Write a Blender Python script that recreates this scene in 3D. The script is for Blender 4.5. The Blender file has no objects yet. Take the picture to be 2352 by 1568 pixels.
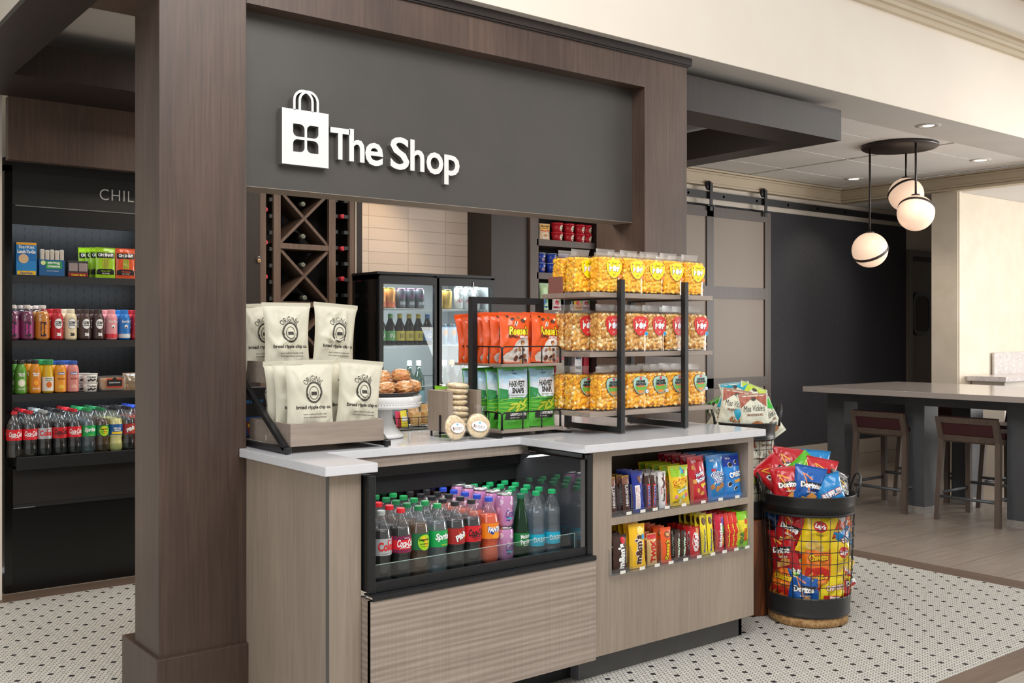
import bpy, bmesh, math, random
from mathutils import Vector, Matrix, noise
PI = math.pi
S_ = bpy.context.scene
COL = S_.collection
# ------------------------------------------------------------------ camera
cd = bpy.data.cameras.new('camera'); cam = bpy.data.objects.new('camera', cd); COL.objects.link(cam)
cam.location = (0, 0, 1.334); cam.rotation_euler = (PI/2, 0, math.radians(-38.1))
cd.sensor_width = 36; cd.lens = 2330/2352*36; cd.shift_y = -18/2352; cd.clip_end = 60
S_.camera = cam
# ------------------------------------------------------------------ light and exposure
W = bpy.data.worlds.new('world'); S_.world = W; W.use_nodes = True
bg = W.node_tree.nodes['Background']; bg.inputs[0].default_value = (1.0, .985, .965, 1); bg.inputs[1].default_value = .54
def area(name, loc, rot, size, power, color=(1, .96, .9), sy=None, spread=PI):
    l = bpy.data.lights.new(name, 'AREA'); l.energy = power; l.color = color; l.size = size; l.spread = spread
    if sy: l.shape = 'RECTANGLE'; l.size_y = sy
    o = bpy.data.objects.new(name, l); COL.objects.link(o); o.location = loc; o.rotation_euler = rot; return o
def spot(name, loc, power, color=(1, .88, .72), ang=80, blend=.6, r=.04):
    l = bpy.data.lights.new(name, 'SPOT'); l.energy = power; l.color = color; l.spot_size = math.radians(ang); l.spot_blend = blend
    l.shadow_soft_size = r
    o = bpy.data.objects.new(name, l); COL.objects.link(o); o.location = loc; return o
area('lobby_light', (1.5, .9, 3.9), (math.radians(28), 0, math.radians(-20)), 3.4, 152, (1, .985, .97), 2.0)
area('lobby_window_light', (-3.2, 1.0, 2.6), (math.radians(80), 0, math.radians(-75)), 3.0, 36, (.92, .96, 1), 2.0)
area('dining_ceiling_light', (9.0, 1.2, 3.4), (math.radians(12), 0, 0), 3.4, 90, (1, .95, .89), 2.0)
area('kitchen_ceiling_light', (2.9, 4.6, 2.70), (0, 0, 0), 1.8, 52, (1, .88, .76), .8)
area('dining_fill_light', (11.2, 1.2, 1.5), (math.radians(106), 0, math.radians(80)), 3.0, 230, (1, .98, .95), 1.6)  # added fill from the right for ceiling and stools, no window known there
area('dining_up_fill', (7.3, 1.0, 1.0), (math.radians(125), 0, 0), 2.0, 40, (1, .97, .93), 1.0)  # added low fill aimed upward at soffit and ceiling, no fixture here
S_.view_settings.view_transform = 'Standard'; S_.view_settings.look = 'None'
S_.view_settings.gamma = 1; S_.view_settings.use_curve_mapping = False
S_.view_settings.exposure = 0.0
S_.cycles.transparent_max_bounces = 40
# ------------------------------------------------------------------ materials
def lin(h):
    if isinstance(h, (tuple, list)): return tuple(h[:3]) + (1,)
    v = [((h >> s) & 255)/255 for s in (16, 8, 0)]
    return tuple(x/12.92 if x <= .04045 else ((x+.055)/1.055)**2.4 for x in v) + (1,)
MC = {}
def mat(name, col=0x808080, rough=.5, metal=0, emit=0, spec=.5, coat=0):
    k = name
    if k in MC: return MC[k]
    m = bpy.data.materials.new(name); m.use_nodes = True
    b = m.node_tree.nodes['Principled BSDF']
    b.inputs['Base Color'].default_value = lin(col); b.inputs['Roughness'].default_value = rough
    b.inputs['Metallic'].default_value = metal; b.inputs['Specular IOR Level'].default_value = spec
    b.inputs['Coat Weight'].default_value = coat
    if emit: b.inputs['Emission Color'].default_value = lin(col); b.inputs['Emission Strength'].default_value = emit
    MC[k] = m; return m
def C(h, rough=.5, metal=0, coat=0):
    return mat('c%06x_%d_%d_%d' % (h, rough*100, metal*100, coat*100), h, rough, metal, coat=coat)
class NT:
    """small node-tree helper"""
    def __init__(s, m): s.m = m; s.t = m.node_tree; s.b = s.t.nodes['Principled BSDF']
    def n(s, typ, ins=None, **kw):
        x = s.t.nodes.new(typ)
        for k, v in kw.items(): setattr(x, k, v)
        for k, v in (ins or {}).items():
            if hasattr(v, 'bl_idname') or hasattr(v, 'is_linked'): s.t.links.new(v, x.inputs[k])
            else: x.inputs[k].default_value = v
        return x
    def l(s, a, b): s.t.links.new(a, b)
    def ma(s, op, a, b=0.0, c=None):
        x = s.n('ShaderNodeMath', operation=op)
        for i, v in enumerate((a, b) if c is None else (a, b, c)):
            if isinstance(v, (int, float)): x.inputs[i].default_value = v
            else: s.t.links.new(v, x.inputs[i])
        return x.outputs[0]
    def ramp(s, fac, stops):
        r = s.n('ShaderNodeValToRGB'); s.l(fac, r.inputs[0]); e = r.color_ramp.elements
        while len(e) < len(stops): e.new(.5)
        for q, (p, c) in zip(e, stops): q.position = p; q.color = lin(c)
        return r.outputs[0]
    def coord(s, scale=(1, 1, 1), out='Object', rot=(0, 0, 0)):
        c = s.n('ShaderNodeTexCoord'); mp = s.n('ShaderNodeMapping', {'Scale': scale, 'Rotation': rot}); s.l(c.outputs[out], mp.inputs[0]); return mp.outputs[0]
    def noise(s, vec, scale, detail=4, rough=.55, dist=0):
        x = s.n('ShaderNodeTexNoise', {'Scale': scale, 'Detail': detail, 'Roughness': rough, 'Distortion': dist}); s.l(vec, x.inputs['Vector']); return x.outputs[0]
    def mix(s, f, a, b):
        x = s.n('ShaderNodeMix', data_type='RGBA')
        for i, v in ((0, f), (6, a), (7, b)):
            if isinstance(v, (int, float)) and i == 0: x.inputs[i].default_value = v
            elif isinstance(v, (int, tuple)): x.inputs[i].default_value = lin(v)
            else: s.l(v, x.inputs[i])
        return x.outputs[2]
    def bump(s, h, strength=.3, dist=.01):
        x = s.n('ShaderNodeBump', {'Strength': strength, 'Distance': dist}); s.l(h, x.inputs['Height']); s.l(x.outputs[0], s.b.inputs['Normal'])
    def color(s, c): s.l(c, s.b.inputs['Base Color'])
def nm(name, rough=.5, **kw): return NT(mat(name, 0x808080, rough, **kw))
def wood(name, dark, mid, light, grain=(28, 28, 1.1), rough=.42, fine=9, blotch=1.6, bump=.06, wscale=(1.3, 1.3, .5)):
    q = nm(name, rough); v = q.coord(grain)
    a = q.noise(v, 1.0*fine/3, 6, .6, .6); b = q.noise(q.coord(wscale), blotch, 3, .5, .4)
    f = q.ma('ADD', q.ma('MULTIPLY', a, .5), q.ma('MULTIPLY', b, .5))
    q.color(q.ramp(f, [(.34, dark), (.5, mid), (.66, light)])); q.bump(a, bump, .004); return q.m
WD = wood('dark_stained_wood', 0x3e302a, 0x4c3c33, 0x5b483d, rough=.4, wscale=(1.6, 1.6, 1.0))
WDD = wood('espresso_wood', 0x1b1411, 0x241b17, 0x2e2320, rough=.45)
WT = wood('taupe_wood', 0x8b7d70, 0x998a7b, 0xa79786, rough=.48)
WTH = wood('taupe_wood_shelf', 0x84766d, 0x95877b, 0xa5978a, grain=(1.4, 20, 24), rough=.5, wscale=(.7, 3, 3))
def linen_wood():
    q = nm('sawn_grain_laminate', .5); v = q.coord((1.1, 30, 30)); a = q.noise(v, 1.6, 5, .6, .9)
    w = q.n('ShaderNodeTexWave', {'Scale': 1.0, 'Distortion': 9.0, 'Detail': 3.0, 'Detail Scale': .5}, bands_direction='Z'); q.l(q.coord((.5, .5, 15)), w.inputs['Vector'])
    c = q.noise(q.coord((330, 330, 2)), 1, 2, .5)
    f = q.ma('ADD', q.ma('ADD', q.ma('MULTIPLY', a, .54), q.ma('MULTIPLY', w.outputs[0], .18)), q.ma('MULTIPLY', c, .30))
    q.color(q.ramp(f, [(.30, 0x87796e), (.5, 0x9a8c80), (.72, 0xb0a296)])); q.bump(f, .25, .003); return q.m
WL = linen_wood()
QZ = 1
def speck(name, a, b, rough, scale=60, bump=0, detail=3):
    q = nm(name, rough); f = q.noise(q.coord(), scale, detail, .6); q.color(q.ramp(f, [(.35, a), (.65, b)]))
    if bump: q.bump(f, bump, .003)
    return q.m
QUARTZ = speck('white_quartz', 0xd6d6d9, 0xdadadd, .12, 30)
QTABLE = speck('grey_quartz', 0x9e958f, 0xa69d97, .15, 260)
PANEL = speck('sign_panel_laminate', 0x43403c, 0x484440, .42, 3)
CREAM = speck('cream_paint', 0xd9cfc1, 0xdcd3c5, .75, 2)
CREAM2 = speck('cream_vinyl_wall', 0xd2c7b4, 0xdacfbd, .55, 5)
TAUPEP = speck('taupe_paint_trim', 0xb5a78f, 0xbaac95, .6, 4)
GREYP = speck('grey_soffit_paint', 0xbcb8b2, 0xc0bcb6, .8, 3)
ACOU = speck('acoustic_board', 0xd0cdc8, 0xe2dfda, .9, 420, .25)
BLK = speck('black_powder_coat', 0x17181a, 0x1d1e20, .38, 40)
BLKG = speck('black_gloss_laminate', 0x08090a, 0x0b0c0d, .14, 10)
BLKM = speck('black_matte_panel', 0x0c0c0d, 0x101011, .55, 20)
CHAR = speck('charcoal_panel', 0x45474a, 0x4a4c50, .5, 12)
TOE = speck('grey_toe_kick', 0x474543, 0x4c4a48, .45, 12)
STEEL = speck('brushed_steel', 0x8a857f, 0x9a958f, .35, 90)
def fabric():
    q = nm('woven_wall_cloth', .85); a = q.noise(q.coord((300, 300, 90)), 1, 3, .7); b = q.noise(q.coord((60, 60, 600)), 1, 2, .6)
    f = q.ma('ADD', q.ma('MULTIPLY', a, .6), q.ma('MULTIPLY', b, .4)); q.color(q.ramp(f, [(.35, 0x25252a), (.5, 0x313136), (.7, 0x424046)])); q.bump(f, .3, .002); return q.m
CLOTH = fabric()
def penny():
    q = nm('penny_mosaic', .35); P = .0200
    tc = q.n('ShaderNodeTexCoord'); sp = q.n('ShaderNodeSeparateXYZ'); q.l(tc.outputs['Object'], sp.inputs[0])
    u = q.ma('DIVIDE', sp.outputs[0], P); v = q.ma('DIVIDE', sp.outputs[1], P); r3 = math.sqrt(3)
    def cell(u, v, cx, cy, ox, oy):
        a = q.ma('MULTIPLY', q.ma('SUBTRACT', q.ma('FRACT', q.ma('DIVIDE', q.ma('ADD', u, ox+400*cx), cx)), .5), cx)
        b = q.ma('MULTIPLY', q.ma('SUBTRACT', q.ma('FRACT', q.ma('DIVIDE', q.ma('ADD', v, oy+400*cy), cy)), .5), cy)
        return q.ma('SQRT', q.ma('ADD', q.ma('MULTIPLY', a, a), q.ma('MULTIPLY', b, b)))
    d = q.ma('MINIMUM', cell(u, v, 1, r3, 0, 0), cell(u, v, 1, r3, .5, r3/2))
    s = q.ma('MINIMUM', cell(u, v, 6, 4*r3, 2.5, 1.5*r3), cell(u, v, 6, 4*r3, 5.5, 3.5*r3))
    isp = q.ma('LESS_THAN', d, .474); black = q.ma('LESS_THAN', s, .60)
    nz = q.noise(q.coord((1, 1, 1)), 48, 0); wh = q.ramp(nz, [(.3, 0xc4c1b9), (.7, 0xd2cfc7)])
    tile = q.mix(black, wh, 0x26262a); q.color(q.mix(isp, 0x201f1e, tile))
    rr = q.ma('MULTIPLY_ADD', isp, -.35, .8); q.l(rr, q.b.inputs['Roughness'])
    q.bump(q.ma('SMOOTH_MIN', q.ma('MULTIPLY', q.ma('SUBTRACT', .5, d), 3), .4, .2), .5, .002); return q.m
PENNY = penny()
def bricks(name, c1, c2, grout, w, h, rough, off=.5, msize=.004, rot=(0, 0, 0), bump=.3, extra=None, squash=1):
    q = nm(name, rough); v = q.coord((1, 1, 1), 'Object', rot)
    x = q.n('ShaderNodeTexBrick', {'Color1': lin(c1), 'Color2': lin(c2), 'Mortar': lin(grout), 'Scale': 1.0, 'Mortar Size': msize, 'Mortar Smooth': .1, 'Brick Width': w, 'Row Height': h}, offset=off)
    q.l(v, x.inputs['Vector']); c = x.outputs[0]
    if extra:
        f = q.noise(q.coord(extra), 1, 4, .6); x2 = q.n('ShaderNodeMix', data_type='RGBA', blend_type='MULTIPLY'); x2.inputs[0].default_value = .5
        q.l(c, x2.inputs[6]); q.l(q.ramp(f, [(.3, 0xb0b0b0), (.7, 0xffffff)]), x2.inputs[7]); c = x2.outputs[2]
    q.color(c)
    if bump:
        bb = q.n('ShaderNodeBump', {'Strength': bump, 'Distance': .002}, invert=True); q.l(x.outputs[1], bb.inputs['Height']); q.l(bb.outputs[0], q.b.inputs['Normal'])
    return q.m
TILEF = bricks('linen_floor_tile', 0xa4978b, 0x9b8e82, 0x7d736a, .91, .302, .35, .33, .003, extra=(3, 60, 60))
TILEL = bricks('lobby_floor_tile', 0xb3aa9f, 0xaaa196, 0x8a8178, .91, .302, .35, .33, .003, extra=(3, 60, 60))
PLANK = bricks('walnut_plank_tile', 0x6f5d50, 0x7c695b, 0x55493f, 1.2, .16, .4, .5, .001, extra=(3, 40, 40))
PLANKY = bricks('walnut_plank_tile_side', 0x6f5d50, 0x7c695b, 0x55493f, 1.2, .16, .4, .5, .001, rot=(0, 0, PI/2), extra=(40, 3, 40))
BTILE = bricks('glazed_wall_tile', 0xc8bbb0, 0xd0c4b9, 0xb0a499, .305, .078, .13, 0, .0025, rot=(PI/2, 0, 0), bump=.6)
def glass(name, tint=0xffffff, refl=.1, rough=.02, haze=0.0):
    if name in MC: return MC[name]
    m = bpy.data.materials.new(name); m.use_nodes = True; t = m.node_tree; t.nodes.clear()
    o = t.nodes.new('ShaderNodeOutputMaterial'); tr = t.nodes.new('ShaderNodeBsdfTransparent'); gl = t.nodes.new('ShaderNodeBsdfGlossy')
    tr.inputs[0].default_value = lin(tint); gl.inputs['Roughness'].default_value = rough; gl.inputs[0].default_value = (.9, .92, .95, 1)
    lw = t.nodes.new('ShaderNodeLayerWeight'); lw.inputs[0].default_value = .5
    pw = t.nodes.new('ShaderNodeMath'); pw.operation = 'POWER'; pw.inputs[1].default_value = 4.0; t.links.new(lw.outputs['Facing'], pw.inputs[0])
    ml = t.nodes.new('ShaderNodeMath'); ml.operation = 'MULTIPLY_ADD'; ml.inputs[1].default_value = .85-refl; ml.inputs[2].default_value = refl
    t.links.new(pw.outputs[0], ml.inputs[0])
    mx = t.nodes.new('ShaderNodeMixShader'); t.links.new(ml.outputs[0], mx.inputs[0]); t.links.new(tr.outputs[0], mx.inputs[1]); t.links.new(gl.outputs[0], mx.inputs[2])
    out = mx.outputs[0]
    if haze:
        df = t.nodes.new('ShaderNodeBsdfDiffuse'); df.inputs[0].default_value = lin(tint); tl = t.nodes.new('ShaderNodeBsdfTranslucent'); tl.inputs[0].default_value = lin(tint)
        a1 = t.nodes.new('ShaderNodeMixShader'); t.links.new(df.outputs[0], a1.inputs[1]); t.links.new(tl.outputs[0], a1.inputs[2])
        a2 = t.nodes.new('ShaderNodeMixShader'); a2.inputs[0].default_value = haze; t.links.new(out, a2.inputs[1]); t.links.new(a1.outputs[0], a2.inputs[2]); out = a2.outputs[0]
    t.links.new(out, o.inputs[0]); MC[name] = m; return m
FILM = glass('clear_film', 0xffffff, .035, .12, .02)
SEAL = glass('crimped_film', 0xfdfdfb, .12, .3, .22)
PET = glass('clear_bottle_plastic', 0xf6f8f8, .07, .05, .04)
GLASS = glass('clear_glass', 0xf2f6f5, .05, .01)
ACRY = glass('clear_acrylic', 0xf4f6f8, .05, .05, .02)
# ------------------------------------------------------------------ mesh builder
class G:
    def __init__(s): s.v = []; s.f = []; s.m = []; s.mats = []; s.sm = []
    def mi(s, m):
        if m not in s.mats: s.mats.append(m)
        return s.mats.index(m)
    def add(s, V, F, m, smooth=False):
        b = len(s.v); s.v.extend(V); i = s.mi(m)
        for f in F: s.f.append(tuple(b+k for k in f)); s.m.append(i); s.sm.append(smooth)
        return s
    def box(s, x0, y0, z0, x1, y1, z1, m, bev=0):
        if x1 < x0: x0, x1 = x1, x0
        if y1 < y0: y0, y1 = y1, y0
        if z1 < z0: z0, z1 = z1, z0
        if bev <= 0:
            V = [(x, y, z) for z in (z0, z1) for y in (y0, y1) for x in (x0, x1)]
            return s.add(V, [(0, 2, 3, 1), (4, 5, 7, 6), (0, 1, 5, 4), (2, 6, 7, 3), (0, 4, 6, 2), (1, 3, 7, 5)], m)
        bm = bmesh.new(); bmesh.ops.create_cube(bm, size=1)
        for v in bm.verts: v.co = Vector(((x0+x1)/2+v.co.x*(x1-x0), (y0+y1)/2+v.co.y*(y1-y0), (z0+z1)/2+v.co.z*(z1-z0)))
        bmesh.ops.bevel(bm, geom=bm.edges[:], offset=bev, segments=2, affect='EDGES', profile=.5)
        s.bm(bm, m); return s
    def bm(s, bm, m, smooth=False):
        bm.verts.index_update(); s.add([tuple(v.co) for v in bm.verts], [tuple(v.index for v in f.verts) for f in bm.faces], m, smooth); bm.free(); return s
    def lathe(s, prof, m, n=24, c=(0, 0, 0), smooth=True, a0=0, a1=2*PI, sx=1, sy=1):
        full = abs(a1-a0-2*PI) < 1e-6; k = n if full else n+1
        V = [(c[0]+sx*r*math.cos(a0+(a1-a0)*i/n), c[1]+sy*r*math.sin(a0+(a1-a0)*i/n), c[2]+z) for r, z in prof for i in range(k)]
        F = []
        for j in range(len(prof)-1):
            for i in range(n):
                a = j*k+i; b = j*k+(i+1) % k; F.append((a, b, b+k, a+k))
        if full:
            if prof[0][0] > 1e-5: F.append(tuple(range(k-1, -1, -1)))
            if prof[-1][0] > 1e-5: F.append(tuple((len(prof)-1)*k+i for i in range(k)))
        return s.add(V, F, m, smooth)
    def tube(s, pts, r, m, n=8, closed=False, caps=True):
        pts = [Vector(p) for p in pts]; N = len(pts); V = []; prev = None
        for i, p in enumerate(pts):
            if closed: t = (pts[(i+1) % N]-pts[i-1])
            else: t = pts[min(i+1, N-1)]-pts[max(i-1, 0)]
            t.normalize()
            if prev is None:
                a = Vector((0, 0, 1)) if abs(t.z) < .9 else Vector((1, 0, 0)); u = t.cross(a).normalized()
            else: u = (prev-t*prev.dot(t)).normalized()
            prev = u; w = t.cross(u)
            rr = r[i] if isinstance(r, (list, tuple)) else r
            for k in range(n): V.append(tuple(p+(u*math.cos(2*PI*k/n)+w*math.sin(2*PI*k/n))*rr))
        F = []
        for i in range(N if closed else N-1):
            for k in range(n):
                a = i*n+k; b = i*n+(k+1) % n; c2 = ((i+1) % N)*n+(k+1) % n; d = ((i+1) % N)*n+k; F.append((a, b, c2, d))
        if not closed and caps: F.append(tuple(range(n-1, -1, -1))); F.append(tuple((N-1)*n+k for k in range(n)))
        return s.add(V, F, m, n > 4)
    def grid(s, fn, nu, nv, m, smooth=True, flip=False):
        V = [fn(i/nu, j/nv) for j in range(nv+1) for i in range(nu+1)]; F = []
        for j in range(nv):
            for i in range(nu):
                a = j*(nu+1)+i; q = (a, a+1, a+nu+2, a+nu+1); F.append(q[::-1] if flip else q)
        return s.add(V, F, m, smooth)
    def prism(s, poly, y0, y1, m, axis='y', smooth=False):
        """extrude a 2-D outline (x,z) along y (or (y,z) along x)"""
        n = len(poly)
        if axis == 'y': V = [(a, y0, b) for a, b in poly]+[(a, y1, b) for a, b in poly]
        elif axis == 'x': V = [(y0, a, b) for a, b in poly]+[(y1, a, b) for a, b in poly]
        else: V = [(a, b, y0) for a, b in poly]+[(a, b, y1) for a, b in poly]
        F = [tuple(range(n)), tuple(range(2*n-1, n-1, -1))]+[(i, i+n, (i+1) % n+n, (i+1) % n) for i in range(n)]
        return s.add(V, F, m, smooth)
    def xf(s, M, start=0):
        for i in range(start, len(s.v)): s.v[i] = tuple(M @ Vector(s.v[i]))
        return s
    def make(s, name, parent=None, loc=None, rot=None):
        me = bpy.data.meshes.new(name); me.from_pydata(s.v, [], s.f)
        for m in s.mats: me.materials.append(m)
        me.polygons.foreach_set('material_index', s.m); me.polygons.foreach_set('use_smooth', s.sm); me.update()
        bm = bmesh.new(); bm.from_mesh(me)
        if len(bm.faces) < 3000 and all(len(f.verts) > 2 for f in bm.faces) and not getattr(s, 'norecalc', False): bmesh.ops.recalc_face_normals(bm, faces=bm.faces[:]); bm.to_mesh(me)
        bm.free()
        o = bpy.data.objects.new(name, me); COL.objects.link(o)
        if parent: o.parent = parent
        if loc: o.location = loc
        if rot: o.rotation_euler = rot
        return o
def tag(o, label, cat, group=None, kind=None):
    o['label'] = label; o['category'] = cat
    if group: o['group'] = group
    if kind: o['kind'] = kind
    return o
def struct(o): o['kind'] = 'structure'; return o
def T(name, label, cat, loc=(0, 0, 0), rz=0, group=None):
    o = bpy.data.objects.new(name, None); COL.objects.link(o); o.location = loc; o.rotation_euler = (0, 0, rz); o.empty_display_size = .05
    return tag(o, label, cat, group)
def dup(root, loc=None, rot=None, label=None, group=None, scale=None):
    r = root.copy(); COL.objects.link(r)
    if loc is not None: r.location = loc
    if rot is not None: r.rotation_euler = rot
    if scale is not None: r.scale = scale
    if label: r['label'] = label
    if group: r['group'] = group
    for ch in list(root.children):
        c = ch.copy(); COL.objects.link(c); c.parent = r
        for g in ch.children:
            d = g.copy(); COL.objects.link(d); d.parent = c
    return r
class Stock:
    """first request returns the prototype itself, later ones return copies"""
    def __init__(s, maker): s.mk = maker; s.p = None
    def put(s, loc, rz=0, label=None, group=None, tilt=(0, 0), scale=None):
        rot = (tilt[0], tilt[1], rz)
        if s.p is None:
            s.p = s.mk(); o = s.p; o.location = loc; o.rotation_euler = rot
            if scale: o.scale = scale
            if label: o['label'] = label
            if group: o['group'] = group
            return o
        return dup(s.p, loc, rot, label, group, scale or (1, 1, 1))
# ------------------------------------------------------------------ lettering and printed shapes
TXC = {}
def text2d(st, w=None, h=None, bold=0.0, shear=0, space=1.0, sx=1.0, rough=False):
    """2-D filled lettering centred on 0,0; w/h give its size in metres. returns (verts2d, faces)"""
    k = (st, bold, shear, space)
    if k not in TXC:
        cu = bpy.data.curves.new('t', 'FONT'); cu.body = st; cu.offset = bold; cu.shear = shear; cu.space_character = space
        cu.resolution_u = 3; cu.fill_mode = 'FRONT'; cu.dimensions = '2D'; cu.space_line = .95; cu.align_x = 'CENTER'
        o = bpy.data.objects.new('t', cu); COL.objects.link(o); bpy.context.view_layer.update()
        me = o.to_mesh(); V = [(v.co.x, v.co.y) for v in me.vertices]; F = [tuple(p.vertices) for p in me.polygons]
        o.to_mesh_clear(); bpy.data.objects.remove(o); bpy.data.curves.remove(cu)
        x0 = min(v[0] for v in V); x1 = max(v[0] for v in V); y0 = min(v[1] for v in V); y1 = max(v[1] for v in V)
        bm = bmesh.new(); vs = [bm.verts.new((x-(x0+x1)/2, y-(y0+y1)/2, 0)) for x, y in V]
        for f in F:
            try: bm.faces.new([vs[i] for i in f])
            except ValueError: pass
        n = max(2, int((x1-x0)/.42))
        for i in range(1, n):
            bmesh.ops.bisect_plane(bm, geom=bm.verts[:]+bm.edges[:]+bm.faces[:], plane_co=(-(x1-x0)/2+(x1-x0)*i/n, 0, 0), plane_no=(1, 0, 0))
        bm.verts.index_update()
        TXC[k] = ([(v.co.x, v.co.y) for v in bm.verts], [tuple(v.index for v in f.verts) for f in bm.faces], x1-x0, y1-y0); bm.free()
    V, F, tw, th = TXC[k]
    if w and h: a, b = w/tw, h/th
    elif w: a = b = w/tw
    else: a = b = h/th
    a *= sx
    return [(x*a, y*b) for x, y in V], F
def arc(shape, R):
    """bend a 2-D shape upwards on a circle of radius R"""
    V, F = shape; return [((R+y)*math.sin(x/R), (R+y)*math.cos(x/R)-R) for x, y in V], F
def wave(shape, amp, length, ph=0):
    V, F = shape; return [(x, y+amp*math.sin(x/length*2*PI+ph)) for x, y in V], F
def blob(pts, rings=3, c=(0, 0)):
    """star-shaped outline (list of x,y) filled with rings"""
    n = len(pts); V = [c]; F = []
    for r in range(1, rings+1):
        for x, y in pts: V.append((c[0]+(x-c[0])*r/rings, c[1]+(y-c[1])*r/rings))
    for i in range(n): F.append((0, 1+i, 1+(i+1) % n))
    for r in range(rings-1):
        for i in range(n):
            a = 1+r*n+i; b = 1+r*n+(i+1) % n; F.append((a, a+n, b+n, b))
    return V, F
def ell(rx, ry, n=28, rings=3, top=0): return blob([(rx*math.cos(2*PI*i/n), ry*math.sin(2*PI*i/n)*(1+top*math.sin(2*PI*i/n))) for i in range(n)], rings)
def rect(w, h, nx=4, ny=4):
    V = [(-w/2+w*i/nx, -h/2+h*j/ny) for j in range(ny+1) for i in range(nx+1)]
    return V, [(j*(nx+1)+i, j*(nx+1)+i+1, (j+1)*(nx+1)+i+1, (j+1)*(nx+1)+i) for j in range(ny) for i in range(nx)]
def ring(rx, ry, t, n=30):
    V = []
    for i in range(n): c, s = math.cos(2*PI*i/n), math.sin(2*PI*i/n); V += [(rx*c, ry*s), ((rx-t)*c, (ry-t)*s)]
    return V, [(2*i, 2*((i+1) % n), 2*((i+1) % n)+1, 2*i+1) for i in range(n)]
def stroke(pts, w, closed=False):
    V = []; n = len(pts)
    for i, p in enumerate(pts):
        a = pts[i-1] if (i or closed) else p; b = pts[(i+1) % n] if (i < n-1 or closed) else p
        dx, dy = b[0]-a[0], b[1]-a[1]; l = math.hypot(dx, dy) or 1; ww = w[min(i, len(w)-1)] if isinstance(w, (list, tuple)) else w*.5; V += [(p[0]-dy/l*ww, p[1]+dx/l*ww), (p[0]+dy/l*ww, p[1]-dx/l*ww)]
    return V, [(2*i, 2*i+1, 2*((i+1) % n)+1, 2*((i+1) % n)) for i in range(n if closed else n-1)]
def put(g, S, shape, m, cx=0, cz=0, lvl=1, rot=0):
    """print a 2-D shape on surface S(x,z,eps); finely split where the surface is crumpled"""
    V, F = shape; c, s = math.cos(rot), math.sin(rot); lim = getattr(S, 'fine', 0); off = getattr(S, 'off', 0)
    P = [(cx+x*c-y*s, cz+x*s+y*c) for x, y in V]
    if lim:
        bm = bmesh.new(); vs = [bm.verts.new((x, z, 0)) for x, z in P]
        for f in F:
            try: bm.faces.new([vs[i] for i in f])
            except ValueError: pass
        for _ in range(3):
            E = [e for e in bm.edges if e.calc_length() > lim]
            if not E: break
            bmesh.ops.triangulate(bm, faces=[f for f in bm.faces if len(f.verts) > 4]); E = [e for e in bm.edges if e.calc_length() > lim]
            bmesh.ops.subdivide_edges(bm, edges=E, cuts=1, use_grid_fill=False)
        bm.verts.index_update(); P = [(v.co.x, v.co.y) for v in bm.verts]; F = [tuple(v.index for v in f.verts) for f in bm.faces]; bm.free()
    g.add([S(x, z, .0005*lvl+off) for x, z in P], F, m, bool(lim)); return g
def flat(y=0, cx=0, cz=0): return lambda x, z, e: (cx+x, y-e, cz+z)
def cyl(R, cx=0, cy=0, a0=0): return lambda x, z, e: (cx+(R+e)*math.sin(x/R+a0), cy-(R+e)*math.cos(x/R+a0), z)
# ------------------------------------------------------------------ room shell
def bx(name, a, b, m, bev=0): return G().box(*a, *b, m, bev).make(name)
def sb(name, a, b, m, bev=0): return struct(bx(name, a, b, m, bev))
sb('floor', (-3, 2.05, -.05), (5.37, 5.51, 0), PENNY)
sb('floor', (-3, 5.67, -.05), (5.37, 6.2, -.0), TILEF)
sb('floor', (5.53, -3, -.05), (14, 7, 0), TILEF)
sb('floor', (-3, -3, -.05), (5.53, 1.91, 0), TILEL)
sb('trim_1', (5.37, 2.05, -.05), (5.53, 6.2, .001), PLANKY)
sb('trim_2', (-3, 1.91, -.05), (5.53, 2.05, .001), PLANK)
sb('trim_3', (-3, 5.51, -.05), (5.37, 5.67, .001), PLANK)
# ceilings and soffits
sb('ceiling', (.85, 3.87, 2.74), (5.36, 5.85, 2.84), GREYP)
g = G()
x = 5.36; k = 0
PX, PY = .61, .61
xs = [5.36+i*.61 for i in range(6)]+[8.6]
ys = [3.87+.30]+[3.87+.30+.61*i for i in range(1, 3)]+[5.79]
ys = [3.87]+ys
for i in range(len(xs)-1):
    for j in range(len(ys)-1):
        dz = .004*((i*7+j*3) % 3-1)
        g.box(xs[i]+.006, ys[j]+.006, 2.742+dz*.6, xs[i+1]-.006, ys[j+1]-.006, 2.76, ACOU)
g.box(5.36, 3.87, 2.748, 8.6, 5.79, 2.84, GREYP)
struct(g.make('ceiling'))
sb('wall_front', (.85, 3.47, 2.74), (14, 3.87, 5.2), CREAM)
sb('trim_4', (.86, 3.472, 2.739), (14, 3.87, 2.741), GREYP)
sb('wall_left', (.85, 3.87, 2.522), (1.0, 4.96, 2.84), CREAM)
sb('wall_left', (.2, 5.575, 0), (1.125, 5.84, 2.9), CREAM)
sb('wall_left', (.2, 3.47, 2.84), (.9, 5.6, 5.2), CREAM)
# high mouldings on the fascia
g = G()
for a, b, y in ((0, .035, .03), (.035, .06, .05), (.06, .10, .035), (.10, .13, .07), (.42, .47, .09), (.47, .50, .13)): g.box(3, 3.47-y, 3.30+a, 14, 3.48, 3.30+b, TAUPEP)
struct(g.make('trim_5'))
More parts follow.
